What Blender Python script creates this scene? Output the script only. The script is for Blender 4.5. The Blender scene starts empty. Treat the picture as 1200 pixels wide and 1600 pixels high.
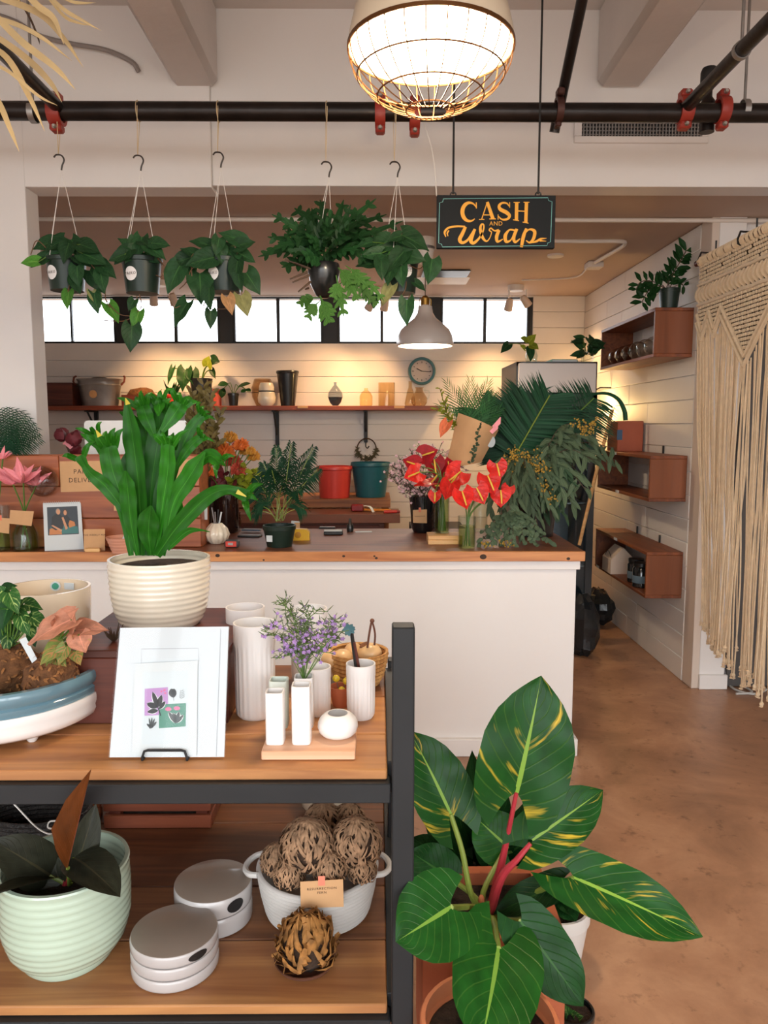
import bpy, math, random
from math import sin, cos, pi, radians
from mathutils import Vector as V, Matrix
C = bpy.context; S = C.scene; COL = S.collection
R = random.Random(7)

# ---------------- camera ----------------
EYE = 1.551
cam = bpy.data.cameras.new('camera'); cam.lens = 27.0; cam.sensor_width = 36.0; cam.clip_start = 0.05
camo = bpy.data.objects.new('camera', cam); COL.objects.link(camo)
camo.location = (0, 0, EYE)
camo.rotation_euler = (pi/2 - math.atan(135/1200), 0, -math.atan(9/1200))
S.camera = camo
RM = camo.rotation_euler.to_matrix()

# ---------------- world: bright overcast sky over a paved street ----------------
W = bpy.data.worlds.new('sky'); S.world = W; W.use_nodes = True
wn = W.node_tree.nodes; wl = W.node_tree.links
tc = wn.new('ShaderNodeTexCoord'); sx = wn.new('ShaderNodeSeparateXYZ'); wl.new(tc.outputs['Generated'], sx.inputs[0])
mr = wn.new('ShaderNodeMapRange'); mr.inputs['From Min'].default_value = -0.12; mr.inputs['From Max'].default_value = 0.12
wl.new(sx.outputs['Z'], mr.inputs['Value'])
mx = wn.new('ShaderNodeMixRGB'); mx.inputs[1].default_value = (.30, .28, .26, 1); mx.inputs[2].default_value = (.93, .97, 1.0, 1)
wl.new(mr.outputs[0], mx.inputs[0]); bg = wn['Background']; wl.new(mx.outputs[0], bg.inputs['Color'])
bg.inputs['Strength'].default_value = 4.2

# ---------------- view, exposure ----------------
S.view_settings.view_transform = 'Standard'; S.view_settings.look = 'None'
S.view_settings.gamma = 1.0; S.view_settings.use_curve_mapping = False
S.view_settings.exposure = 0.78
try:
    S.cycles.max_bounces = 10; S.cycles.transparent_max_bounces = 16; S.cycles.caustics_reflective = False
    S.cycles.caustics_refractive = False; S.cycles.sample_clamp_indirect = 6
except Exception: pass

def area(name, loc, rot, sx_, sy_, power, col=(1, 1, 1), portal=False):
    l = bpy.data.lights.new(name, 'AREA'); l.shape = 'RECTANGLE'; l.size = sx_; l.size_y = sy_; l.energy = power; l.color = col
    if portal: l.cycles.is_portal = True
    o = bpy.data.objects.new(name, l); COL.objects.link(o); o.location = loc; o.rotation_euler = rot; return o
# daylight through the shop front behind the camera, and through the high back windows
area('storefront_daylight', (0, -2.9, 1.75), (pi/2, 0, 0), 6.6, 2.9, 0, portal=True)
area('back_window_daylight', (-0.7, 7.2, 2.48), (-pi/2, 0, 0), 4.4, .42, 0, portal=True)

# ---------------- helpers ----------------
def ray(x, y): return RM @ V((x - 600, 800 - y, -1200))
def P(x, y, d): r = ray(x, y); r *= d / r.y; return V((r.x, d, EYE + r.z))       # point seen at (x, y), d metres into the room
def Zp(x, y, z): r = ray(x, y); r *= (z - EYE) / r.z; return V((r.x, r.y, z))      # point seen at (x, y) at height z
def mp(d, y=800): return P(601, y, d).x - P(600, y, d).x
def on(x, yb, z, r=0): p = Zp(x, yb, z); k = (p.y + r) / p.y; return V((p.x * k, p.y + r, z))
def onplane(x, y, p0, n): r = ray(x, y); e = V((0, 0, EYE)); return e + r * ((p0 - e).dot(n) / r.dot(n))
def lin(c): return tuple((v / 12.92 if v <= .04045 else ((v + .055) / 1.055) ** 2.4) for v in c)
def hx(s): return lin(tuple(int(s[i:i+2], 16) / 255 for i in (0, 2, 4)))
def lerp(a, b, t): return a + (b - a) * t
def interp(tab, t):
    for (a, x), (b, y) in zip(tab, tab[1:]):
        if t <= b:
            k = (t - a) / (b - a) if b > a else 0
            return x + (y - x) * k
    return tab[-1][1]
def spline(pts, n=6):
    pts = [V(p) for p in pts]
    if len(pts) < 3: return [pts[0].lerp(pts[-1], i / n) for i in range(n + 1)]
    q = [pts[0] * 2 - pts[1]] + pts + [pts[-1] * 2 - pts[-2]]; out = []
    for i in range(1, len(q) - 2):
        a, b, c, d = q[i-1:i+3]
        for k in range(n):
            t = k / n
            out.append(.5 * ((2*b) + (c - a)*t + (2*a - 5*b + 4*c - d)*t*t + (3*b - a - 3*c + d)*t**3))
    out.append(pts[-1]); return out

class G:
    def __init__(s): s.v = []; s.f = []; s.uv = []
    def add(s, vs, fs, uv=None):
        o = len(s.v); vs = list(vs); s.v += [tuple(v) for v in vs]; s.f += [tuple(i + o for i in f) for f in fs]
        s.uv += list(uv) if uv else [(0, 0)] * len(vs); return s
    def box(s, c, size, b=.002, rot=None):
        h = [max(v / 2, 1e-4) for v in size]; b = min(b, min(h) * .45); vs = []; c = V(c)
        for i in range(8):
            sg = [1 if i >> k & 1 else -1 for k in range(3)]
            for a in range(3): vs.append(V([sg[k] * (h[k] if k == a else h[k] - b) for k in range(3)]))
        fs = []
        for a in range(3):
            o1, o2 = [k for k in range(3) if k != a]
            for sgn in (0, 1):
                cs = [(sgn << a) | (p << o1) | (q << o2) for p, q in ((0, 0), (1, 0), (1, 1), (0, 1))]
                fs.append([3 * k + a for k in cs])
            for p in (0, 1):
                for q in (0, 1):
                    c0 = (p << o1) | (q << o2); c1 = c0 | (1 << a)
                    fs.append([3 * c0 + o1, 3 * c1 + o1, 3 * c1 + o2, 3 * c0 + o2])
        for i in range(8): fs.append([3 * i, 3 * i + 1, 3 * i + 2])
        ff = []
        for f in fs:
            n = (vs[f[1]] - vs[f[0]]).cross(vs[f[2]] - vs[f[0]]); m = sum((vs[i] for i in f), V())
            ff.append(f if n.dot(m) > 0 else f[::-1])
        if rot is not None: vs = [rot @ v for v in vs]
        return s.add([c + v for v in vs], ff)
    def bx(s, x0, x1, y0, y1, z0, z1, b=.002): return s.box(((x0+x1)/2, (y0+y1)/2, (z0+z1)/2), (x1-x0, y1-y0, z1-z0), b)
    def lathe(s, c, prof, n=32, mod=None, ax=None, sx=1, sy=1, ring=False):
        if ring: prof = list(prof) + [prof[0]]
        c = V(c); vs = []; uv = []; M = None
        if ax is not None: M = V((0, 0, 1)).rotation_difference(V(ax)).to_matrix()
        for j, (r, z) in enumerate(prof):
            for i in range(n):
                a = 2 * pi * i / n; k = mod(a, j / max(1, len(prof)-1)) if mod else 1
                p = V((r * k * cos(a) * sx, r * k * sin(a) * sy, z)); vs.append(c + (M @ p if M else p)); uv.append((i / n, j / max(1, len(prof)-1)))
        fs = []
        for j in range(len(prof) - 1):
            for i in range(n): fs.append((j*n+i, j*n+(i+1) % n, (j+1)*n+(i+1) % n, (j+1)*n+i))
        if prof[0][0] > 1e-5 and not ring: fs.append(tuple(range(n))[::-1])
        if prof[-1][0] > 1e-5 and not ring: fs.append(tuple(len(prof)*n - n + i for i in range(n)))
        return s.add(vs, fs, uv)
    def tube(s, pts, r, n=6, cap=True):
        pts = [V(p) for p in pts]; m = len(pts); vs = []; up = None
        if isinstance(r, (list, tuple)) and len(r) != m: q_ = len(r) - 1; r = [interp([(i/q_, w) for i, w in enumerate(r)], i/(m-1)) for i in range(m)]
        for i, p in enumerate(pts):
            t = (pts[min(i+1, m-1)] - pts[max(i-1, 0)])
            t = t.normalized() if t.length > 1e-9 else V((0, 0, 1))
            if up is None: up = t.orthogonal().normalized()
            u = up - t * up.dot(t); up = u.normalized() if u.length > 1e-6 else t.orthogonal().normalized()
            w = t.cross(up); rr = r[i] if isinstance(r, (list, tuple)) else r
            for k in range(n):
                a = 2 * pi * k / n; vs.append(p + (up * cos(a) + w * sin(a)) * rr)
        fs = [(i*n+k, i*n+(k+1) % n, (i+1)*n+(k+1) % n, (i+1)*n+k) for i in range(m-1) for k in range(n)]
        if cap: fs += [tuple(range(n))[::-1], tuple((m-1)*n+k for k in range(n))]
        return s.add(vs, fs)
    def ball(s, c, r, n=12, m=8, sc=(1, 1, 1), noise=0, rnd=None):
        c = V(c); vs = [c + V((0, 0, -r * sc[2]))]; rnd = rnd or R
        for j in range(1, m):
            for i in range(n):
                a = 2*pi*i/n; b = -pi/2 + pi*j/m; k = 1 + (rnd.uniform(-noise, noise) if noise else 0)
                vs.append(c + V((cos(a)*cos(b)*r*sc[0]*k, sin(a)*cos(b)*r*sc[1]*k, sin(b)*r*sc[2]*k)))
        vs.append(c + V((0, 0, r * sc[2]))); L = len(vs) - 1
        fs = [(0, 1+(i+1) % n, 1+i) for i in range(n)]
        for j in range(m-2):
            for i in range(n): fs.append((1+j*n+i, 1+j*n+(i+1) % n, 1+(j+1)*n+(i+1) % n, 1+(j+1)*n+i))
        fs += [(1+(m-2)*n+i, 1+(m-2)*n+(i+1) % n, L) for i in range(n)]
        return s.add(vs, fs)
    def strap(s, pts, widths, facing, fold=0.0, k=5, wave=0.0, rnd=None):
        m = len(pts); vs = []; uv = []; rnd = rnd or R; ph = rnd.uniform(0, 6)
        if isinstance(widths, (list, tuple)) and len(widths) != m: q_ = len(widths) - 1; widths = [interp([(i/q_, w) for i, w in enumerate(widths)], i/(m-1)) for i in range(m)]
        for i, p in enumerate(pts):
            t = (pts[min(i+1, m-1)] - pts[max(i-1, 0)]).normalized(); f = V(facing)
            sd = t.cross(f); sd = sd.normalized() if sd.length > 1e-6 else t.orthogonal().normalized(); nn = sd.cross(t)
            w = widths[i] if isinstance(widths, (list, tuple)) else widths
            for q in range(k):
                a = -1 + 2 * q / (k - 1)
                vs.append(p + sd * (w * a) + nn * (fold * w * abs(a) + wave * w * abs(a) * sin(ph + i * 1.3 + a)))
                uv.append((.5 + .5 * a, i / (m - 1)))
        fs = [(i*k+q, i*k+q+1, (i+1)*k+q+1, (i+1)*k+q) for i in range(m-1) for q in range(k-1)]
        return s.add(vs, fs, uv)
    def poly(s, pts): return s.add(pts, [tuple(range(len(pts)))])
    def prism(s, pts, off):
        n = len(pts); off = V(off); pts = [V(p) for p in pts]
        return s.add(pts + [p + off for p in pts], [tuple(range(n)), tuple(range(n, 2*n))[::-1]] + [(i, i+n, (i+1) % n + n, (i+1) % n) for i in range(n)])

def mesh(g, rel=V((0, 0, 0)), ang=38, name='mesh'):
    me = bpy.data.meshes.new(name)
    me.from_pydata([(a - rel.x, b - rel.y, c - rel.z) for a, b, c in g.v], [], g.f)
    uvl = me.uv_layers.new(name='UVMap'); fl = []
    vi = [0] * len(me.loops); me.loops.foreach_get('vertex_index', vi)
    for i in vi: fl += g.uv[i]
    uvl.data.foreach_set('uv', fl)
    me.polygons.foreach_set('use_smooth', [True] * len(me.polygons))
    me.set_sharp_from_angle(angle=radians(ang)); me.validate(); me.update(); return me
def props(o, label=None, cat=None, group=None, kind=None):
    if label: o['label'] = label
    if cat: o['category'] = cat
    if group: o['group'] = group
    if kind: o['kind'] = kind
    return o
def thing(name, label, cat, loc, group=None, kind=None):
    o = bpy.data.objects.new(name, None); COL.objects.link(o); o.location = loc; o.empty_display_size = .05
    return props(o, label, cat, group, kind)
def wloc(o): return V(o.location) + (wloc(o.parent) if o.parent else V((0, 0, 0)))
def part(name, g, mat, parent, label=None, kind=None, ang=38):
    me = mesh(g, wloc(parent), ang, name) if isinstance(g, G) else g
    if not me.materials: me.materials.append(mat)
    o = bpy.data.objects.new(name, me); COL.objects.link(o); o.parent = parent
    return props(o, label, None, None, kind)
def solo(name, g, mat, label=None, cat=None, group=None, kind=None, ang=38):
    xs = [v[0] for v in g.v]; ys = [v[1] for v in g.v]; c = V(((min(xs)+max(xs))/2, (min(ys)+max(ys))/2, min(v[2] for v in g.v)))
    me = mesh(g, c, ang, name); me.materials.append(mat)
    o = bpy.data.objects.new(name, me); COL.objects.link(o); o.location = c
    return props(o, label, cat, group, kind)
def dup(root, loc, label=None):
    c = root.copy(); COL.objects.link(c); c.location = loc
    if label: c['label'] = label
    for ch in root.children:
        k = ch.copy(); COL.objects.link(k); k.parent = c
        for g in ch.children:
            q = g.copy(); COL.objects.link(q); q.parent = k
    return c
_tx = {}
def text(parent, s, size, ctr, mat, right=V((1, 0, 0)), up=V((0, 0, 1)), sp=1.0, name='lettering'):
    cu = bpy.data.curves.new('t', 'FONT'); cu.body = s; cu.size = size; cu.align_x = 'CENTER'; cu.align_y = 'CENTER'; cu.space_character = sp; cu.resolution_u = 2
    o = bpy.data.objects.new('t', cu); COL.objects.link(o); C.view_layer.update()
    me = bpy.data.meshes.new_from_object(o.evaluated_get(C.evaluated_depsgraph_get())); bpy.data.objects.remove(o); bpy.data.curves.remove(cu)
    right = right.normalized(); up = up.normalized(); n = right.cross(up)
    M = Matrix((right, up, n)).transposed().to_4x4(); M.translation = V(ctr) - wloc(parent)
    me.transform(M); me.materials.clear(); me.materials.append(mat); me.name = 'lettering'
    q = bpy.data.objects.new(name, me); COL.objects.link(q); q.parent = parent; return q

# ---------------- materials ----------------
def nmat(name):
    m = bpy.data.materials.new(name); m.use_nodes = True; return m, m.node_tree.nodes, m.node_tree.links, m.node_tree.nodes['Principled BSDF']
def mat(name, col, rough=.5, metal=0, var=0, vs=6, bump=0, bs=60, coat=0, spec=.5, emis=0, sheen=0, sss=0, rnd=0):
    m, n, l, b = nmat(name); col = hx(col) if isinstance(col, str) else col
    b.inputs['Base Color'].default_value = (*col, 1); b.inputs['Roughness'].default_value = rough; b.inputs['Metallic'].default_value = metal
    b.inputs['Specular IOR Level'].default_value = spec; b.inputs['Coat Weight'].default_value = coat; b.inputs['Coat Roughness'].default_value = .06
    if emis: b.inputs['Emission Color'].default_value = (*col, 1); b.inputs['Emission Strength'].default_value = emis
    if sheen: b.inputs['Sheen Weight'].default_value = sheen
    if var or bump: t = n.new('ShaderNodeTexCoord')
    if var:
        nz = n.new('ShaderNodeTexNoise'); nz.inputs['Scale'].default_value = vs; nz.inputs['Detail'].default_value = 6; l.new(t.outputs['Object'], nz.inputs['Vector'])
        r = n.new('ShaderNodeValToRGB'); r.color_ramp.elements[0].position = .3; r.color_ramp.elements[1].position = .7
        r.color_ramp.elements[0].color = (*[max(0, c*(1-var)) for c in col], 1); r.color_ramp.elements[1].color = (*[min(1, c*(1+var)) for c in col], 1)
        l.new(nz.outputs['Fac'], r.inputs[0]); out = r.outputs[0]
        l.new(out, b.inputs['Base Color'])
    if rnd:
        oi = n.new('ShaderNodeObjectInfo'); hs = n.new('ShaderNodeHueSaturation'); k = n.new('ShaderNodeMapRange')
        k.inputs['To Min'].default_value = 1 - rnd; k.inputs['To Max'].default_value = 1 + rnd; l.new(oi.outputs['Random'], k.inputs['Value']); l.new(k.outputs[0], hs.inputs['Value'])
        if var: l.new(out, hs.inputs['Color'])
        else: hs.inputs['Color'].default_value = (*col, 1)
        l.new(hs.outputs[0], b.inputs['Base Color'])
    if bump:
        nb = n.new('ShaderNodeTexNoise'); nb.inputs['Scale'].default_value = bs; nb.inputs['Detail'].default_value = 4; l.new(t.outputs['Object'], nb.inputs['Vector'])
        bp = n.new('ShaderNodeBump'); bp.inputs['Strength'].default_value = bump; bp.inputs['Distance'].default_value = .01; l.new(nb.outputs['Fac'], bp.inputs['Height']); l.new(bp.outputs[0], b.inputs['Normal'])
    return m
def wood(name, c1, c2, axis=0, sc=1.0, rough=.5, coat=0, knot=.0):
    m, n, l, b = nmat(name); b.inputs['Roughness'].default_value = rough; b.inputs['Coat Weight'].default_value = coat
    t = n.new('ShaderNodeTexCoord'); oi = n.new('ShaderNodeObjectInfo'); mp_ = n.new('ShaderNodeMapping')
    s = [16*sc]*3; s[axis] = 1.1*sc; mp_.inputs['Scale'].default_value = s
    ad = n.new('ShaderNodeVectorMath'); ad.operation = 'ADD'; mu = n.new('ShaderNodeMath'); mu.operation = 'MULTIPLY'; mu.inputs[1].default_value = 37
    l.new(oi.outputs['Random'], mu.inputs[0]); l.new(t.outputs['Object'], ad.inputs[0]); l.new(mu.outputs[0], ad.inputs[1]); l.new(ad.outputs[0], mp_.inputs[0])
    nz = n.new('ShaderNodeTexNoise'); nz.inputs['Scale'].default_value = 1.6; nz.inputs['Detail'].default_value = 8; nz.inputs['Distortion'].default_value = 1.2; l.new(mp_.outputs[0], nz.inputs['Vector'])
    r = n.new('ShaderNodeValToRGB'); r.color_ramp.elements[0].position = .33; r.color_ramp.elements[1].position = .68
    r.color_ramp.elements[0].color = (*hx(c1), 1); r.color_ramp.elements[1].color = (*hx(c2), 1); l.new(nz.outputs['Fac'], r.inputs[0])
    hs = n.new('ShaderNodeHueSaturation'); k = n.new('ShaderNodeMapRange'); k.inputs['To Min'].default_value = .82; k.inputs['To Max'].default_value = 1.15
    l.new(oi.outputs['Random'], k.inputs['Value']); l.new(k.outputs[0], hs.inputs['Value']); l.new(r.outputs[0], hs.inputs['Color']); l.new(hs.outputs[0], b.inputs['Base Color'])
    bp = n.new('ShaderNodeBump'); bp.inputs['Strength'].default_value = .15; bp.inputs['Distance'].default_value = .004; l.new(nz.outputs['Fac'], bp.inputs['Height']); l.new(bp.outputs[0], b.inputs['Normal'])
    return m
def glass(name, tint=(.93, .96, .95), refl=.9):
    m, n, l, b = nmat(name); n.remove(b); o = n['Material Output']
    tr = n.new('ShaderNodeBsdfTransparent'); tr.inputs[0].default_value = (*tint, 1); gl = n.new('ShaderNodeBsdfGlossy'); gl.inputs['Roughness'].default_value = .03
    lw_ = n.new('ShaderNodeLayerWeight'); lw_.inputs[0].default_value = .5; fr = n.new('ShaderNodeMath'); fr.operation = 'POWER'; fr.inputs[1].default_value = 3.5; l.new(lw_.outputs['Facing'], fr.inputs[0]); mu = n.new('ShaderNodeMath'); mu.operation = 'MULTIPLY_ADD'; mu.inputs[1].default_value = refl*.7; mu.inputs[2].default_value = .035*refl
    mi = n.new('ShaderNodeMixShader'); l.new(fr.outputs[0], mu.inputs[0]); l.new(mu.outputs[0], mi.inputs[0]); l.new(tr.outputs[0], mi.inputs[1]); l.new(gl.outputs[0], mi.inputs[2]); l.new(mi.outputs[0], o.inputs[0])
    return m
def leafmat(name, base, vein=None, spot=None, amt=.5, nv=8, rough=.33, vs=.5, slope=.45, spotscale=9, rnd=.25, under=None):
    """green leaf: midrib and side veins follow the blade's own UV, spots are the variegation of the blade"""
    m, n, l, b = nmat(name); base = hx(base); b.inputs['Roughness'].default_value = rough + .08; b.inputs['Specular IOR Level'].default_value = .22
    b.inputs['Transmission Weight'].default_value = 0
    uv = n.new('ShaderNodeTexCoord'); se = n.new('ShaderNodeSeparateXYZ'); l.new(uv.outputs['UV'], se.inputs[0])
    def M(op, a, bb=None, c=None):
        q = n.new('ShaderNodeMath'); q.operation = op
        for i, v in enumerate((a, bb, c)):
            if v is None: continue
            if isinstance(v, (int, float)): q.inputs[i].default_value = v
            else: l.new(v, q.inputs[i])
        return q.outputs[0]
    def mixc(f, c1, c2):
        q = n.new('ShaderNodeMixRGB')
        l.new(f, q.inputs[0]) if not isinstance(f, float) else setattr(q.inputs[0], 'default_value', f)
        for i, c in ((1, c1), (2, c2)):
            if isinstance(c, tuple): q.inputs[i].default_value = (*c, 1)
            else: l.new(c, q.inputs[i])
        return q.outputs[0]
    a = M('MULTIPLY', M('ABSOLUTE', M('SUBTRACT', se.outputs[0], .5)), 2.0)
    nz = n.new('ShaderNodeTexNoise'); nz.inputs['Scale'].default_value = 4; nz.inputs['Detail'].default_value = 3; l.new(uv.outputs['UV'], nz.inputs[0])
    nr = n.new('ShaderNodeMapRange'); nr.inputs['From Min'].default_value = .3; nr.inputs['From Max'].default_value = .7; l.new(nz.outputs['Fac'], nr.inputs['Value'])
    col = mixc(nr.outputs[0], tuple(c*(.75 if vein else .5) for c in base), tuple(min(1, c*(1.3 if vein else 1.7)) for c in base))
    if spot:
        oi0 = n.new('ShaderNodeObjectInfo'); cm = n.new('ShaderNodeCombineXYZ')
        l.new(M('MULTIPLY', se.outputs[0], .45), cm.inputs[0]); l.new(M('MULTIPLY', M('SUBTRACT', se.outputs[1], M('MULTIPLY', a, slope)), 2.4), cm.inputs[1]); l.new(M('MULTIPLY', oi0.outputs['Random'], 31.0), cm.inputs[2])
        sp = n.new('ShaderNodeTexNoise'); sp.inputs['Scale'].default_value = spotscale; sp.inputs['Detail'].default_value = 3; l.new(cm.outputs[0], sp.inputs[0])
        mrg = n.new('ShaderNodeMapRange'); mrg.inputs['From Min'].default_value = 1 - amt; mrg.inputs['From Max'].default_value = 1 - amt + .1; l.new(sp.outputs['Fac'], mrg.inputs['Value'])
        col = mixc(mrg.outputs[0], col, hx(spot))
    if vein:
        v = M('SUBTRACT', se.outputs[1], M('MULTIPLY', a, slope)); w = M('ABSOLUTE', M('SUBTRACT', M('FRACT', M('MULTIPLY', v, float(nv))), .5))
        side = M('MULTIPLY', M('SUBTRACT', 1.0, M('SMOOTH_MIN', M('MULTIPLY', w, 12.0), 1.0, .2)), vs)
        mid = M('LESS_THAN', a, M('MULTIPLY', M('SUBTRACT', 1.06, se.outputs[1]), .062))
        col = mixc(M('MAXIMUM', mid, M('MAXIMUM', side, 0.0)), col, hx(vein))
        bp = n.new('ShaderNodeBump'); bp.inputs['Strength'].default_value = .5; bp.inputs['Distance'].default_value = .006; bp.invert = True; l.new(M('MAXIMUM', mid, M('MAXIMUM', side, 0.0)), bp.inputs['Height']); l.new(bp.outputs[0], b.inputs['Normal'])
    oi = n.new('ShaderNodeObjectInfo'); hs = n.new('ShaderNodeHueSaturation'); k = n.new('ShaderNodeMapRange'); k.inputs['To Min'].default_value = 1-rnd; k.inputs['To Max'].default_value = 1+rnd
    l.new(oi.outputs['Random'], k.inputs['Value']); l.new(k.outputs[0], hs.inputs['Value']); l.new(col, hs.inputs['Color']); l.new(hs.outputs[0], b.inputs['Base Color'])
    # thin blades let a little light through
    o = n['Material Output']; tl = n.new('ShaderNodeBsdfTranslucent'); l.new(hs.outputs[0], tl.inputs[0]); mi = n.new('ShaderNodeMixShader'); mi.inputs[0].default_value = .22
    l.new(b.outputs[0], mi.inputs[1]); l.new(tl.outputs[0], mi.inputs[2]); l.new(mi.outputs[0], o.inputs[0])
    return m

M_white = mat('white_paint', 'e9e5e2', .6, var=.02, vs=2, bump=.05, bs=30)
M_plank = mat('painted_plank', 'e2dcd6', .55, var=.03, vs=3, rnd=.03, bump=.08, bs=25)
M_ceil = mat('ceiling_paint', 'd9d2cd', .8, var=.03, vs=2, bump=.1, bs=20)
M_beam = mat('concrete_beam_paint', 'd2cac5', .7, var=.04, vs=4, bump=.3, bs=14)
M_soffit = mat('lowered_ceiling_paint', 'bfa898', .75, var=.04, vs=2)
M_black = mat('black_steel', '232527', .5, spec=.35, var=.12, vs=8)
M_frame = mat('black_window_frame', '1b1a1a', .5)
M_pipe = mat('black_iron_pipe', '2a2422', .32, metal=.55, var=.35, vs=7, bump=.1, bs=40)
M_red = mat('red_coupling_paint', '9a3226', .45, var=.12, vs=14)
M_steel = mat('galvanised_steel', '9a9794', .35, metal=.8, var=.15, vs=12)
M_bolt = mat('bolt_steel', 'b9b6b0', .3, metal=.8)
M_top = wood('counter_top_wood', '5e3322', '8c5236', 0, .8, .4)
M_edge = wood('counter_edge_wood', 'a9683c', 'd09058', 0, .9, .42)
M_cart = wood('cart_plank_wood', '98623c', 'c28a54', 0, .8, .5)
M_cherry = wood('cherry_board', '8a4528', 'b8683c', 0, .7, .42, coat=.1)
M_walnut = wood('walnut_box', '6a351c', '92502a', 1, .9, .5)
M_walnut_e = wood('walnut_end', '78401f', '8e4f2a', 2, .35, .5)
M_crate = wood('crate_slat_wood', '6a3220', '8c4a30', 0, 1, .5)
M_dark = wood('dark_red_wood', '4a2016', '6e3322', 0, 1, .45)
M_bench = wood('bench_wood', '7a4a30', 'b87c4c', 0, .7, .5)
M_shelfw = wood('red_brown_shelf', '6e2f1a', '934524', 0, .8, .5)
M_blond = wood('blond_wood', 'd9a062', 'efc182', 0, 1, .5)
M_pinkw = wood('pale_pink_wood', 'dba27c', 'f2c8a6', 0, .8, .5)
M_kraft = mat('kraft_card', 'cfa274', .8, var=.05, vs=18)
M_ink = mat('dark_ink', '3a2a20', .8)
M_cer = mat('white_ceramic', 'f2efec', .22, coat=.4)
M_matte = mat('matte_white_porcelain', 'f3efec', .42)
M_cream = mat('cream_glaze', 'ebe0cb', .2, coat=.6, var=.05, vs=9)
M_beige = mat('beige_glaze', 'eed9bd', .2, coat=.6)
M_blue = mat('blue_grey_glaze', '668896', .15, coat=.7, var=.08, vs=10)
M_mint = mat('mint_glaze', 'b8ccb8', .22, coat=.5, var=.05, vs=8)
M_greyd = mat('grey_glaze', 'b9b4b2', .25, coat=.5)
M_taupe = mat('taupe_lid_glaze', '8a7c70', .35, coat=.3, var=.06, vs=8)
M_terra = mat('terracotta', 'b4623f', .75, var=.12, vs=9, bump=.1)
M_terra2 = mat('pale_terracotta', 'c9784f', .7, var=.1, vs=9)
M_pot = mat('dark_green_plastic', '1c2d25', .35, spec=.35)
M_potb = mat('black_plastic', '17191a', .3, coat=.3)
M_soil = mat('potting_soil', '2a1c13', .95, var=.4, vs=60, bump=.8, bs=90)
M_moss = mat('dry_moss', '6b4527', .95, var=.45, vs=35, bump=1, bs=60)
M_paper = mat('white_paper', 'd2d9db', .7)
M_cloth = mat('cotton_rope', 'cdcac6', .9)
M_jute = mat('cream_cotton_cord', 'e6cfae', .9, var=.08, vs=30, sheen=.3)
M_twine = mat('twine', 'cdb690', .85)
M_nylon = mat('white_string', 'e8e4de', .6)
M_glass = glass('clear_glass'); M_glassy = glass('amber_glass', (.99, .92, .78)); M_glassg = glass('smoke_blue_glass', (.74, .78, .82)); M_water = glass('green_tinted_water', (.72, .78, .52), .5)
M_pane = glass('window_pane', (.97, .98, 1), .6)
M_stem = mat('green_stem', '55762f', .5, var=.15, vs=12); M_brstem = mat('brown_stem', '4a3524', .7, var=.2, vs=20)
L_hang = leafmat('pothos_leaf', '26492a', '3e6638', nv=6, vs=.25, rough=.35)
L_fern = leafmat('lobed_fern_leaf', '234a26', '3a6432', nv=4, vs=.0, rough=.4, rnd=.4)
L_fernl = leafmat('light_fern_leaf', '44702f', '6a9048', nv=4, vs=0, rough=.4)
L_strap = leafmat('strap_fern_leaf', '276a16', '46902b', nv=2, vs=0, rough=.3, rnd=.35)
L_tip = mat('yellowed_leaf_tip', 'c8b83c', .5)
L_phil = leafmat('philodendron_leaf', '174a17', '86ac44', spot='d8b83a', amt=.40, nv=8, vs=.14, rough=.28, rnd=.2, spotscale=4)
L_philp = leafmat('plain_philodendron_leaf', '1d561a', '82ad45', nv=8, vs=.16, rough=.28, rnd=.2)
L_darkl = leafmat('dark_green_leaf', '17401a', '35622c', nv=8, vs=.3, rough=.35)  # the leaf's own deep green, shared by several plants
L_rub = leafmat('rubber_plant_leaf', '34362a', '4e4a36', nv=8, vs=.1, rough=.25)
L_rubr = leafmat('red_backed_leaf', '7a4420', 'b06048', nv=8, vs=.1, rough=.3)
L_syn = leafmat('variegated_syngonium_leaf', '2c5a26', '9fb56a', spot='a8c070', amt=.43, nv=6, vs=.2, spotscale=4)
L_pink = leafmat('pink_syngonium_leaf', 'b87f66', 'd8937a', spot='a88a50', amt=.35, nv=6, vs=.25, rough=.45, spotscale=4)
L_palm = leafmat('palm_leaf', '1a4029', None, rough=.45, rnd=.3); L_palml = leafmat('young_palm_leaf', '2f6432', None, rough=.4, rnd=.3)
L_euc = leafmat('eucalyptus_leaf', '56684e', '7f9174', nv=3, vs=0, rough=.55, rnd=.3); L_eucd = leafmat('dark_eucalyptus_leaf', '3f5a40', '5f7a5c', nv=3, vs=0, rough=.55, rnd=.3)
L_yel = leafmat('yellow_green_leaf', '8f9c2c', 'b8b850', nv=6, vs=.3)
L_dry = mat('dried_palm_leaf', 'c2a878', .7, var=.15, vs=12)
L_red = leafmat('red_spathe', 'dc2a22', 'e8463a', nv=5, vs=.25, rough=.2, rnd=.15); L_redd = leafmat('deep_red_spathe', 'a01a22', 'b83038', nv=5, vs=.25, rough=.25)
M_spad = mat('yellow_spadix', 'e8c04a', .6); M_petio = mat('red_petiole', 'b0353f', .35, var=.2, vs=10); M_petg = mat('green_petiole', '7d8f3c', .4, var=.2, vs=10)
M_pinkf = mat('pink_petal', 'f0949c', .5, var=.12, vs=20); M_wax = mat('pink_waxflower_petal', 'd8b4ba', .6, rnd=.2); M_lil = mat('lilac_petal', 'b08ac8', .55, rnd=.2)
M_orange = mat('orange_petal', 'd8702c', .6, var=.25, vs=25, rnd=.25); M_burg = mat('burgundy_petal', '6a1f28', .65, var=.25, vs=20)
M_gold = mat('yellow_seed', 'a8842c', .7, var=.2, vs=30)
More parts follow.
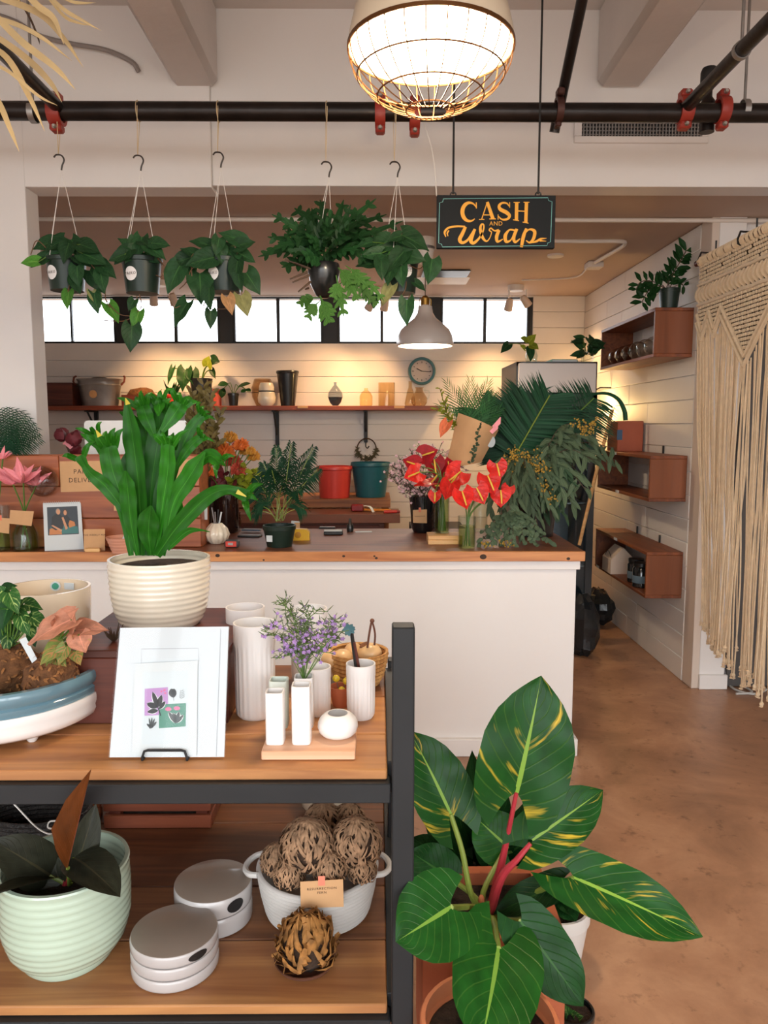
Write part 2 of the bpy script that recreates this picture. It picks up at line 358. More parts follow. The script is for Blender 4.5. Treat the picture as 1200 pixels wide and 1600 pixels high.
M_lampon = mat('lit_lamp_diffuser', (1.0, .86, .66), .5, emis=9); M_warm = mat('lit_bulb', (1.0, .66, .33), .5, emis=25)

# ---------------- large structure ----------------
def st(name, g, m, ang=38): return solo(name, g, m, kind='structure', ang=ang)
def floor_mat():
    m, n, l, b = nmat('stained_concrete'); t = n.new('ShaderNodeTexCoord')
    def nz(s, d=8, dist=0):
        q = n.new('ShaderNodeTexNoise'); q.inputs['Scale'].default_value = s; q.inputs['Detail'].default_value = d; q.inputs['Distortion'].default_value = dist; q.inputs['Roughness'].default_value = .65; l.new(t.outputs['Object'], q.inputs[0]); return q
    a = nz(2.2, 9, .5); r = n.new('ShaderNodeValToRGB'); e = r.color_ramp.elements; e[0].position = .3; e[0].color = (*hx('8c664e'), 1); e[1].position = .72; e[1].color = (*hx('ca9e7c'), 1)
    q = e.new(.5); q.color = (*hx('ae8264'), 1); l.new(a.outputs['Fac'], r.inputs[0])
    c = nz(17, 9); r2 = n.new('ShaderNodeValToRGB'); r2.color_ramp.elements[0].position = .30; r2.color_ramp.elements[1].position = .42; r2.color_ramp.elements[0].color = (.45, .4, .38, 1)
    l.new(c.outputs['Fac'], r2.inputs[0]); mu = n.new('ShaderNodeMixRGB'); mu.blend_type = 'MULTIPLY'; mu.inputs[0].default_value = .8; l.new(r.outputs[0], mu.inputs[1]); l.new(r2.outputs[0], mu.inputs[2]); l.new(mu.outputs[0], b.inputs['Base Color'])
    rr = n.new('ShaderNodeMapRange'); rr.inputs['To Min'].default_value = .22; rr.inputs['To Max'].default_value = .5; l.new(a.outputs['Fac'], rr.inputs['Value']); l.new(rr.outputs[0], b.inputs['Roughness'])
    bp = n.new('ShaderNodeBump'); bp.inputs['Strength'].default_value = .12; bp.inputs['Distance'].default_value = .01; l.new(c.outputs['Fac'], bp.inputs['Height']); l.new(bp.outputs[0], b.inputs['Normal'])
    return m
st('floor', G().bx(-3.7, 3.7, -3, 7.3, -.1, 0), floor_mat())
st('ceiling_front', G().bx(-3.7, 3.7, -3, 3.95, 3.47, 3.57), M_ceil)
st('ceiling_back', G().bx(-3.7, 3.7, 3.94, 7.3, 2.70, 2.8), M_soffit)
# header over the opening, and the pillar with the slightly proud piece of header beside it
st('wall_header', G().bx(-.785, 3.6, 3.8, 3.945, 2.682, 3.475, .003), M_white)
st('wall_left', G().bx(-3.6, -1.662, 3.778, 3.915, 0, 3.475, .003).bx(-1.664, -.785, 3.778, 3.93, 2.668, 3.475, .003), M_white)
st('wall_side_left', G().bx(-3.7, -3.6, -3, 7.3, 0, 3.5), M_white)
st('wall_side_right', G().bx(3.6, 3.7, -3, 7.3, 0, 3.5), M_white)
g = G().bx(-3.7, 3.7, -3.12, -3, 0, .3).bx(-3.7, 3.7, -3.12, -3, 3.2, 3.5)
for x in (-3.5, -1.75, 0, 1.75, 3.5): g.bx(x - .07, x + .07, -3.12, -3, .3, 3.2)
st('wall_storefront', g, M_white)
for name, xa, xb, za in (('ceiling_beam_1', -.955, -.745, 3.12), ('ceiling_beam_2', 1.025, 1.24, 3.125)):
    st(name, G().bx(xa, xb, -3, 3.8, za, 3.48, .025), M_beam)
# back wall of boards, with the window band above
BW = 7.02
g = G().bx(-3.6, 1.86, BW + .012, BW + .14, 0, 2.285).bx(1.385, 1.86, BW + .012, BW + .14, 2.285, 2.72)
bw = st('wall_back', g, M_plank)
ph = .142
for i in range(16):
    part('plank', G().bx(-3.6, 1.85, BW, BW + .014, i*ph + .0015, (i+1)*ph - .0015 if i < 15 else 2.283, .003), M_plank, bw)
for i in range(3):
    part('plank', G().bx(1.386, 1.85, BW, BW + .014, 2.286 + i*.14, 2.286 + i*.14 + .137, .003), M_plank, bw)
# windows
units = [(-118, -50, -47, 16), (44, 110, 113, 178), (206, 272, 277, 340), (368, 432, 437, 501), (531, 594, 599, 662), (692, 755, 760, 823)]
def wx(x): return P(x, 500, BW + .03).x
z0 = P(600, 534, BW + .03).z; z1 = P(600, 467, BW + .03).z
for i, (a, b, c, d) in enumerate(units):
    r = thing('window_%d' % (i + 1), None, None, V(((wx(a)+wx(d))/2, BW + .05, z0)), kind='structure')
    g = G().bx(wx(a) - .02, wx(d) + .02, BW + .01, BW + .07, z0 - .035, z0).bx(wx(a) - .02, wx(d) + .02, BW + .01, BW + .07, z1, 2.70)
    g.bx(wx(a) - .02, wx(a), BW + .01, BW + .07, z0, z1).bx(wx(d), wx(d) + .02, BW + .01, BW + .07, z0, z1).bx(wx(b), wx(c), BW + .02, BW + .06, z0, z1)
    part('window_frame', g, M_frame, r)
    for u, v in ((a, b), (c, d)): part('pane', G().bx(wx(u) + .001, wx(v) - .001, BW + .04, BW + .046, z0 + .001, z1 - .001, .0005), M_pane, r)
posts = G()
xs = [-3.6] + [v for u in units for v in (wx(u[0]) - .02, wx(u[3]) + .02)] + [1.386]
for k in range(0, len(xs), 2): posts.bx(xs[k], xs[k+1], BW + .008, BW + .10, 2.284, 2.71)
st('trim_1', posts, M_frame)
st('trim_2', G().bx(-3.6, 1.385, BW - .02, BW + .005, 2.69, 2.705), M_white)
# right wall of the back room
RX = 1.85
rw = st('wall_right', G().bx(RX + .012, RX + .2, 4.54, 7.1, 0, 2.72), M_plank)
for i in range(19):
    za, zb = i*ph + .0015, min(2.70, (i+1)*ph - .0015)
    cut = R.uniform(5.2, 6.4)
    part('plank', G().bx(RX, RX + .014, 4.54, cut - .001, za, zb, .003), M_plank, rw); part('plank', G().bx(RX, RX + .014, cut + .001, BW, za, zb, .003), M_plank, rw)
st('trim_3', G().bx(RX + .005, RX + .05, 4.40, 4.541, 0, 2.71, .003), mat('beige_jamb_paint', 'd6c6b8', .6))
st('pillar_right', G().bx(RX + .048, 2.05, 4.40, 4.6, .0, 2.71, .003), M_white)
st('baseboard_right', G().bx(RX + .045, 2.062, 4.378, 4.40, 0, .088, .004), M_white)
st('wall_recess', G().bx(2.05, 3.65, 4.45, 4.56, 0, 2.71, .003), M_white)
st('shade_panel_1', G().bx(2.07, 2.98, 4.42, 4.449, .004, 2.22, .004).bx(2.17, 2.88, 4.414, 4.421, .2, .95, .003).bx(2.17, 2.88, 4.414, 4.421, 1.15, 2.05, .003), mat('shade_panel_grey', '4e4a48', .55))  # dark panel added to give the shade behind the macrame
# ---------------- counter ----------------
CZ = .981
ct = thing('sales_counter', 'long white sales counter with a red-brown wooden top and pale front edge', 'counter', V((-.4, 3.8, 0)))
part('countertop', G().prism([(-2.6, 3.462, CZ-.044), (.94, 3.462, CZ-.044), (.94, 4.24, CZ-.044), (-1.655, 4.24, CZ-.044), (-1.655, 3.77, CZ-.044), (-2.6, 3.77, CZ-.044)], (0, 0, .044)), M_top, ct)
ed = part('front_edge', G().bx(-2.6, .943, 3.447, 3.463, CZ-.045, CZ+.0005, .002), M_edge, ct, 'pale orange wooden front edge with dark knots')
for x, y, r in ((340, 868, 3), (537, 869, 2), (585, 869, 1.5), (588, 872, 2), (755, 870, 4.5), (888, 873, 2.5), (412, 875, 1.5)):
    p = P(x, y, 3.4475); k = r*mp(3.447)
    part('knot', G().lathe(p, [(k, -.001), (k*.9, .001)], 12, ax=(0, -1, 0), sx=1.3), M_ink, ed)
part('front_panel', G().bx(-2.6, .915, 3.49, 3.52, .0, CZ-.044), M_white, ct)
part('side_panel', G().bx(.885, .916, 3.515, 4.2, 0, CZ-.044), M_white, ct)
part('back_panel', G().bx(-1.6, .89, 4.16, 4.18, 0, CZ-.044), M_white, ct)
part('trim_band', G().bx(-2.6, .928, 3.472, 3.492, CZ-.088, CZ-.044).bx(.908, .928, 3.49, 4.2, CZ-.088, CZ-.044), M_white, ct)
part('baseboard', G().bx(-2.6, .938, 3.462, 3.492, 0, .085, .004).bx(.912, .938, 3.492, 4.2, 0, .085, .004), M_white, ct)

# ---------------- fittings: pipes, beams, vents ----------------
PY, PZ = 3.3, P(600, 175, 3.3).z
solo('sprinkler_pipe', G().tube([(-2.7, PY, PZ), (2.7, PY, PZ)], .037, 20), M_pipe, 'thick black iron pipe running level across the whole shop', 'pipe')
solo('branch_pipe', G().tube([P(91, 168, PY-.02), P(91, 168, PY-.02) + V((0, -2.6, .0))], .026, 14), M_pipe, 'black branch pipe beside the dried palm leaves', 'pipe')
solo('branch_pipe', G().tube([P(1072, 168, PY-.02), P(1072, 168, PY-.02) + V((0, -2.6, .0))], .026, 14), M_pipe, 'black branch pipe held by a grey strap above the macrame', 'pipe')
solo('branch_pipe', G().tube([P(866, 207, 3.36), P(878, 150, 3.32), P(912, -12, 2.97)], .021, 14), M_pipe, 'slanting black pipe between the caged lamp and a beam', 'pipe')
def coupling(x, y, lab, k=1.0, tilt=0):
    c = P(x, y, PY); t = thing('pipe_coupling', lab, 'pipe clamp', c, 'pipe couplings on the ceiling pipe')
    w = .021*k; pr = [(.0385, -w), (.052, -w), (.055, -w*.5), (.055, w*.5), (.052, w), (.0385, w)]
    g = G().lathe(c, pr, 20, ax=(1, 0, 0), ring=True)
    for s in (1, -1):
        g.box(c + V((0, 0, s*.062)), (2*w*.95, .05, .03), .008)
    part('body', g, M_red, t)
    for s in (1, -1): part('bolt', G().lathe(c + V((0, -.026, s*.062)), [(.010, 0), (.010, .004), (.006, .012)], 8, ax=(0, -1, 0)), M_bolt, t)
    return t
coupling(88, 176, 'red pipe coupling where the branch by the dried palm joins', 1.2)
coupling(594, 178, 'red pipe coupling, first beneath the caged lamp')
coupling(648, 182, 'red pipe coupling half hidden by the wire cage of the lamp')
coupling(1070, 172, 'red pipe coupling at the foot of the branch above the macrame', 1.2)
coupling(1129, 172, 'red pipe coupling beside the dark sprinkler valve')
c = P(873, 172, PY)
solo('pipe_clamp', G().lathe(c, [(.038, -.014), (.05, -.014), (.05, .014), (.038, .014)], 16, ax=(1, 0, 0), ring=True).box(c + V((0, -.02, .06)), (.03, .05, .03), .006).box(c + V((0, .01, -.055)), (.024, .04, .02), .005), mat('rusty_clamp', '4a2c26', .5, metal=.4), 'brown clamp joining the slanting pipe to the thick pipe', 'pipe clamp')
c = P(1108, 120, 3.36)
t = thing('sprinkler_valve', 'black capped valve standing up behind the ceiling pipe', 'valve', c)
part('cap', G().lathe(c, [(.03, -.03), (.034, -.02), (.034, .02), (.028, .034), (.0, .036)], 14), M_frame, t)
part('body', G().lathe(c, [(.03, -.22), (.03, -.10), (.016, -.08), (.016, -.03)], 14), M_pipe, t)
part('yellow_band', G().lathe(c, [(.018, -.052), (.02, -.05), (.02, -.036), (.018, -.034)], 14), L_tip, t)
for x, yb, lab, cx in ((1163, 172, 'grey strap hanger round the black pipe near the macrame', 1160), (52, 176, 'thin dark hanger rod by the dried palm leaves', 52)):
    c = P(x, yb, PY); t = thing('pipe_hanger', lab, 'pipe hanger', c)
    part('strap', G().lathe(c, [(.038, -.012), (.041, -.012), (.041, .012), (.038, .012)], 18, ax=(1, 0, 0), ring=True), M_steel, t)
    part('rod', G().tube([c + V((0, 0, .04)), (c.x, c.y, 3.47)], .006, 8), M_steel, t)
c = P(1172, 78, 2.8)
t = thing('pipe_hanger', 'grey ring hanger holding the branch pipe over the macrame', 'pipe hanger', c)
cc = V((P(1072, 168, PY-.02).x, c.y, P(1072, 168, PY-.02).z))
part('strap', G().lathe(cc, [(.027, -.01), (.031, -.01), (.031, .01), (.027, .01)], 18, ax=(0, 1, 0), ring=True), M_steel, t); part('rod', G().tube([cc + V((0, 0, .03)), (cc.x, cc.y, 3.47)], .006, 8), M_steel, t)
solo('wall_cable', G().tube(spline([P(-20, 18, 3.76), P(25, 34, 3.76), P(60, 55, 3.755), P(110, 68, 3.75), P(165, 78, 3.75), P(205, 96, 3.75), P(217, 112, 3.76)], 5), .011, 8), mat('grey_cable', '8d8480', .6), 'grey armoured cable curving over the white header wall', 'cable')
# header vent
a, b = P(897, 190, 3.8), P(1105, 225, 3.8)
t = thing('wall_vent', 'white wide ventilation grille high on the header wall', 'vent', V(((a.x+b.x)/2, 3.8, b.z)))
zt = a.z + .06
part('frame', G().bx(a.x, b.x, 3.785, 3.799, b.z, b.z + .03).bx(a.x, b.x, 3.785, 3.799, zt - .03, zt).bx(a.x, a.x + .035, 3.785, 3.799, b.z + .0305, zt - .0305).bx(b.x - .03, b.x, 3.785, 3.799, b.z + .0305, zt - .0305), M_white, t)
part('backing', G().bx(a.x + .036, b.x - .031, 3.795, 3.799, b.z + .031, zt - .031), M_frame, t)
n = 38
for i in range(n): x = lerp(a.x + .036, b.x - .03, (i + .5)/n); part('louver', G().bx(x - .0025, x + .0025, 3.786, 3.795, b.z + .03, zt - .03, .0005), M_steel, t)
for i in range(6): z = lerp(b.z + .03, zt - .03, (i + .5)/6); part('louver', G().bx(a.x + .035, b.x - .03, 3.788, 3.793, z - .002, z + .002, .0005), M_steel, t)
# ceiling items in the back room
cdt = mat('white_conduit', 'e4dcd4', .45)
z = 2.682; y0 = 4.40
solo('conduit', G().tube([(-2.6, y0, z), (2.4, y0, z)], .012, 10), cdt, 'long white conduit along the lowered ceiling behind the sign', 'conduit')
g = G().tube(spline([Zp(846, 376, 2.68), Zp(900, 377, 2.68), Zp(968, 377, 2.68), Zp(976, 381, 2.68), Zp(968, 388, 2.68), Zp(930, 410, 2.68)], 5), .012, 8)
t = thing('conduit', 'bent white conduit with a junction box on the back ceiling', 'conduit', Zp(930, 412, 2.69)); part('pipe', g, cdt, t)
part('junction_box', G().box(Zp(928, 415, 2.678), (.11, .11, .04), .004), cdt, t)
part('cable', G().tube(spline([Zp(918, 420, 2.69), Zp(895, 434, 2.69), Zp(815, 438, 2.69)], 6), .006, 6), cdt, t)
c = Zp(868, 398, 2.70); solo('smoke_detector', G().lathe(c, [(.05, -.015), (.055, -.012), (.055, 0)], 18), cdt, 'small round white disc on the back ceiling', 'detector')
a, b = Zp(655, 420, 2.697), Zp(735, 433, 2.697)
t = thing('ceiling_vent', 'dark rectangular vent in the back ceiling behind hanging pots', 'vent', V(((a.x+b.x)/2, (a.y+b.y)/2, 2.69)))
part('frame', G().bx(a.x, b.x, b.y, a.y if a.y > b.y else b.y + .3, 2.694, 2.70), cdt, t)
part('grille', G().bx(a.x + .03, b.x - .03, min(a.y, b.y) + .03, max(a.y, b.y) - .03, 2.688, 2.695), M_pipe, t)
c = Zp(663, 372, 2.70); t = thing('ceiling_speaker', 'white drum fixture on the back ceiling beside the sign', 'ceiling fixture', c)
part('body', G().lathe(c, [(.0, -.15), (.05, -.15), (.062, -.06), (.062, 0)], 20), cdt, t); part('band', G().lathe(c, [(.063, -.07), (.066, -.068), (.066, -.055), (.063, -.053)], 20), M_steel, t)
# spot lamps on the back ceiling
def spots(base, heads, lab, aims):
    t = thing('ceiling_spotlight', lab, 'spotlight', base, 'twin spotlights by the back windows')
    part('canopy', G().lathe(base, [(.0, -.045), (.06, -.045), (.066, -.03), (.066, 0)], 20), cdt, t)
    for h, aim, pw in zip(heads, aims, (30, 27)):
        d = (aim - h).normalized()
        part('arm', G().tube([V((h.x, base.y, 2.66)), V((h.x, h.y, 2.66)), h], .006, 6), cdt, t)
        hd = part('lamp_head', G().lathe(h - d*.04, [(.0, -.02), (.022, -.018), (.03, 0), (.036, .075), (.033, .078), (.03, .06), (.0, .06)], 18, ax=d), mat('beige_lamp_head', 'd8c2ae', .4), t)
        part('bulb', G().lathe(h - d*.04, [(.028, .061), (.02, .066), (0, .068)], 14, ax=d), M_warm, hd)
        l = bpy.data.lights.new('spot', 'SPOT'); l.energy = pw; l.color = (1, .58, .26); l.spot_size = radians(80); l.spot_blend = 1; l.shadow_soft_size = .03
        o = bpy.data.objects.new('spot_light', l); COL.objects.link(o); o.location = h + d*.06; o.rotation_euler = d.to_track_quat('-Z', 'Y').to_euler()
spots(Zp(806, 446, 2.70), [P(795, 478, 6.45), P(822, 472, 6.45)], 'twin white spotlight near the end of the window band', [V((.95, 7.02, 1.5)), V((1.85, 6.7, 1.8))])
spots(Zp(588, 450, 2.70), [P(578, 478, 6.45), P(601, 478, 6.45)], 'twin white spotlight half hidden behind the big hanging fern', [V((-.75, 7.02, 1.5)), V((-.2, 7.02, 1.5))])
# unseen twin spot added to warm the wall at the shelf end
spots(V((-1.75, 6.3, 2.70)), [V((-1.82, 6.4, 2.56)), V((-1.66, 6.4, 2.56))], 'twin white spotlight over the shelf hidden by hanging pothos', [V((-2.0, 7.02, 1.5)), V((-1.5, 7.02, 1.5))])

# ---------------- caged pendant lamp ----------------
c = P(673, 74, 2.0); rr = 129*mp(2.0, 74)
t = thing('cage_lamp', 'large lit enamel pendant lamp with a wire cage under it', 'lamp', c)
dome = [(rr*1.0, -.004), (rr*1.005, .004), (rr*.985, .03), (rr*.93, .075), (rr*.80, .13), (rr*.60, .175), (rr*.35, .205), (rr*.22, .23), (rr*.2, .30), (0, .30)]
part('shade', G().lathe(c, dome[:9] + [(rr*.18, .30), (rr*.2, .235), (rr*.33, .2), (rr*.58, .17), (rr*.78, .125), (rr*.91, .07), (rr*.965, .03), (rr*.98, -.004)], 48, ring=True), mat('cream_enamel', 'dccbb0', .3, coat=.4), t)
part('diffuser', G().lathe(c, [(rr*.955, .012), (rr*.7, .02), (0, .028)], 40), M_lampon, t)
part('stem', G().tube([c + V((0, 0, .28)), (c.x, c.y, 3.47)], .012, 10), M_black, t)
wire = mat('bronze_wire', '6a4422', .4, metal=.7)
H = .158
def prof(k): return rr*(1 - k**2.1)**.62 if k < 1 else 0
part('rim_wire', G().lathe(c, [(rr*1.0, -.007), (rr*1.015, -.007), (rr*1.015, .003), (rr*1.0, .003)], 48, ring=True), wire, t)
for i in range(26):
    a = 2*pi*i/26; pts = []
    for j in range(13):
        k = j/12*.965; r_ = prof(k); pts.append(c + V((r_*cos(a), r_*sin(a), -H*k)))
    part('cage_wire', G().tube(pts, .0019, 4), wire, t)
for k in (.42, .72, .93):
    r_ = prof(k); part('cage_ring', G().tube([c + V((r_*cos(2*pi*i/40), r_*sin(2*pi*i/40), -H*k)) for i in range(41)], .0021, 4), wire, t)
l = bpy.data.lights.new('lamp_glow', 'POINT'); l.energy = 26; l.color = (1, .80, .55); l.shadow_soft_size = .12
o = bpy.data.objects.new('cage_lamp_light', l); COL.objects.link(o); o.location = c + V((0, 0, -.03))

# ---------------- back pendant ----------------
c = P(664, 540, 5.2); m = mp(5.2, 540); t = thing('pendant_lamp', 'white metal pendant lamp hanging in front of the back windows', 'lamp', c)
pr = [(44, 0), (44.5, 4), (43, 14), (38, 24), (27, 34), (17, 42), (12, 50), (10.5, 60), (7, 61), (6, 64)]
part('shade', G().lathe(c, [(r*m, z*m) for r, z in pr] + [(r*m*.96, z*m - .004) for r, z in pr[:7][::-1]], 40, ring=True), mat('white_enamel', 'e6ded8', .3, coat=.3), t)
part('bulb', G().ball(c + V((0, 0, .09)), .045), M_lampon, t)
part('brass_fitting', G().lathe(c, [(7*m, 60*m), (7*m, 72*m), (3*m, 76*m)], 14).tube([c + V((-9*m, 0, 58*m)), c + V((-9*m, 0, 70*m)), c + V((-4*m, 0, 74*m))], .003, 6).tube([c + V((9*m, 0, 58*m)), c + V((9*m, 0, 70*m)), c + V((4*m, 0, 74*m))], .003, 6), mat('brass', 'a8813f', .3, metal=.9), t)
part('cord', G().tube([c + V((0, 0, 75*m)), (c.x, c.y, 2.70)], .004, 6), mat('grey_cord', '7a6a5c', .7), t)
l = bpy.data.lights.new('pendant_glow', 'POINT'); l.energy = 14; l.color = (1, .78, .52); l.shadow_soft_size = .05
o = bpy.data.objects.new('pendant_light', l); COL.objects.link(o); o.location = c + V((0, 0, .03))

# ---------------- hanging sign ----------------
D = 3.2
def SP(x, y, d=D - .0135): return P(670 + x/5.714, 290 + y/5.714, d)
a, b = P(682.5, 306, D), P(865.5, 389, D)
t = thing('hanging_sign', 'dark painted wooden sign reading CASH AND Wrap in yellow letters', 'sign', V(((a.x+b.x)/2, D, b.z)))
part('board', G().bx(a.x, b.x, D - .012, D + .012, b.z, a.z, .002), mat('charcoal_sign_paint', '202326', .75, spec=.2), t)
yel = mat('yellow_sign_paint', 'e0a030', .6); tq = mat('turquoise_line_paint', '6fb0ae', .6)
g = G()
ring = [(130, 118), (1062, 108), (1068, 130), (1100, 140), (1085, 505), (1060, 515), (1055, 535), (122, 548), (116, 525), (88, 515), (96, 152), (122, 145)]
ring = [(130, 118), (1064, 108), (1070, 134), (1100, 143), (1087, 502), (1062, 512), (1056, 535), (122, 548), (114, 523), (88, 514), (96, 154), (124, 146), (130, 118)]
g.strap([SP(*q) for q in ring], .0011, (0, -1, 0), k=2); part('border_line', g, tq, t)
def stroke(pts, ws, n=6, closed=False):
    q = [V((x, y, 0)) for x, y in pts]; sp = spline(q, n) if len(q) > 2 else [q[0], q[-1]]; m = len(sp) - 1
    w = [interp([(i/(len(ws)-1), v) for i, v in enumerate(ws)], j/m)/2*P_S for j in range(m+1)]
    return G().strap([SP(v.x, v.y) for v in sp], w, (0, -1, 0), k=2)
P_S = mp(D, 345)/5.714
def glyph(name, strokes):
    g = G()
    for k, (p, w) in enumerate(strokes):
        s = stroke(p, w); g.add([(x, y - .0001*k, z) for x, y, z in s.v], s.f)
    part(name, g, yel, t)
arc = [(366 + 66*cos(radians(q)), 235 - 82*sin(radians(q))) for q in range(32, 325, 20)]
glyph('letter', [(arc, (8, 18, 32, 36, 34, 20, 8)), ([(424, 150), (425, 205)], (9, 9))])
glyph('letter', [([(522, 148), (472, 300)], (9, 9)), ([(522, 146), (573, 298)], (26, 32)), ([(490, 262), (560, 262)], (8, 8)), ([(448, 302), (496, 302)], (8, 8)), ([(540, 298), (598, 298)], (8, 8))])
glyph('letter', [([(718, 185), (695, 158), (655, 155), (628, 180), (640, 212), (690, 238), (720, 268), (702, 298), (655, 302), (622, 275)], (8, 14, 18, 24, 32, 34, 28, 20, 14, 8)), ([(722, 148), (722, 198)], (7, 7)), ([(619, 258), (619, 304)], (7, 7))])
glyph('letter', [([(785, 150), (782, 308)], (30, 30)), ([(872, 148), (866, 333)], (30, 30)), ([(790, 226), (870, 230)], (9, 9)), ([(757, 150), (812, 150)], (8, 8)), ([(752, 305), (805, 313)], (8, 8)), ([(845, 149), (899, 149)], (8, 8)), ([(838, 326), (890, 336)], (8, 8))])
text(t, 'AND', 52*P_S, SP(600, 340), yel, sp=1.1)
glyph('letter', [([(152, 458), (142, 415), (178, 376), (250, 364), (325, 366)], (8, 20, 18, 16, 14)), ([(172, 452), (165, 425), (180, 400)], (5, 14, 12)), ([(328, 368), (302, 425), (276, 482), (300, 510), (350, 482), (412, 390)], (26, 32, 34, 26, 20, 22)), ([(412, 388), (388, 445), (376, 495), (402, 512), (452, 466), (486, 400), (490, 352), (470, 348), (460, 392), (480, 462), (515, 497), (545, 465), (562, 415)], (24, 32, 34, 26, 18, 14, 12, 16, 26, 26, 14, 8, 8))])
glyph('letter', [([(562, 415), (540, 398), (555, 380), (585, 402), (625, 398)], (8, 12, 12, 12, 20)), ([(628, 396), (606, 455), (614, 500), (662, 478)], (26, 32, 22, 8))])
glyph('letter', [([(768, 400), (720, 396), (684, 445), (690, 498), (730, 488), (765, 425)], (16, 14, 32, 28, 12, 10)), ([(786, 386), (758, 462), (772, 504), (815, 474)], (26, 30, 22, 8))])
glyph('letter', [([(872, 382), (846, 450), (826, 550)], (22, 32, 26)), ([(850, 436), (896, 392), (944, 408), (936, 470), (902, 508), (868, 490)], (8, 14, 30, 28, 18, 8)), ([(905, 512), (960, 498), (1000, 476), (1052, 470)], (8, 20, 18, 4)), ([(990, 492), (1048, 496)], (16, 4))])
for x, yr in ((708, 190), (841, 0)):
    q = P(x, 303, D); part('hanging_rod', G().tube([q, (q.x, q.y, 3.47)], .0042, 8), M_frame, t)
    part('eye_hook', G().tube([q + V((.011*cos(k*pi/6), 0, -.004 + .011*sin(k*pi/6))) for k in range(13)], .003, 6), M_frame, t)
solo('sign_cable', G().tube(spline([P(662, 192, 3.31), P(674, 230, 3.28), P(680, 270, 3.25), P(682, 306, 3.23)], 5), .0022, 5), M_nylon, 'thin white cable running down to the corner of the sign', 'cable')

# ---------------- wall cubbies on the right ----------------
def cubby(name, lab, z0, z1, xl, y0=4.585, y1=5.68):
    t = thing(name, lab, 'wall shelf', V(((xl+RX)/2, (y0+y1)/2, z0)), 'wooden box shelves on the plank wall'); th = .02
    part('top_board', G().bx(xl, RX - .001, y0, y1, z1 - th, z1), M_walnut, t); part('bottom_board', G().bx(xl, RX - .001, y0, y1, z0, z0 + th), M_walnut, t)
    part('end_board', G().bx(xl + .001, RX - .001, y0, y0 + th, z0 + th, z1 - th), M_walnut_e, t); part('end_board', G().bx(xl + .001, RX - .001, y1 - th, y1, z0 + th, z1 - th), M_walnut, t)
    for k in (.35, .75): part('wall_peg', G().bx(RX - .012, RX - .001, lerp(y0, y1, k) - .006, lerp(y0, y1, k) + .006, z1, z1 + .05), M_frame, t)
    return t
cz = [(1.953, 2.238), (1.096, 1.372), (.503, .789)]
cb = cubby('box_shelf', 'walnut box shelf holding glass globes, highest on the plank wall', *cz[0], 1.622)
cubby('box_shelf', 'empty walnut box shelf with a red box standing on top', *cz[1], 1.627)
cubby('box_shelf', 'walnut box shelf holding a lantern and dark jars, lowest', *cz[2], 1.627)
k = 0
for i in range(6):
    y = 4.82 + i*.145; r = .062; c = V((1.705, y, cz[0][0] + .021 + r))
    o = thing('glass_globe', ['clear glass globe first from the window end of the high shelf', 'clear glass globe second from the window end of the high shelf', 'clear glass globe third from the window end of the high shelf', 'clear glass globe fourth from the window end of the high shelf', 'clear glass globe fifth from the window end of the high shelf', 'clear glass globe half hidden by the end board of the high shelf'][5 - i], 'globe', c - V((0, 0, r)), 'glass globes in the high box shelf')
    part('globe', G().ball(c, r, 20, 14), glass('frosted_globe_%d' % i, (.84, .8, .76), 1.4), o); part('opening', G().lathe(c + V((-r*.96, 0, 0)), [(.02, -.004), (.024, 0), (.02, .004)], 14, ax=(-1, 0, 0)), M_glass, o)
for nm, x, yb, zz in (('a', 985, 703, cz[1][1]), ('b', 975, 763, cz[1][0]), ('c', 978, 832, cz[2][1]), ('d', 938, 892, cz[2][0])): pass
tags = [('white price tag on the top edge of the red box shelf', 5.28, cz[1][1] - .01, 1.627), ('white price tag on the bottom edge of the red box shelf', 5.2, cz[1][0] + .01, 1.627), ('white price tag on the top edge of the lantern shelf', 5.2, cz[2][1] - .01, 1.627), ('white price tag under the paper lantern', 5.6, cz[2][0] + .01, 1.627), ]
for lab, y, z, x in tags: solo('price_tag', G().bx(x - .0025, x, y - .035, y + .035, z - .0095, z + .0095, .0005), M_paper, lab, 'price tag', 'price tags on the box shelves')
c = V((1.74, 5.45, cz[1][1])); t = thing('red_box', 'terracotta red box with blue tape standing on the middle shelf', 'box', c)
part('body', G().bx(1.655, 1.835, 5.33, 5.56, cz[1][1], cz[1][1] + .21, .004), mat('red_box_card', 'b05a3c', .6, var=.1, vs=6), t); part('tape', G().bx(1.653, 1.69, 5.328, 5.331, cz[1][1] + .08, cz[1][1] + .15, .0005), mat('blue_tape', '3f5f80', .6), t)
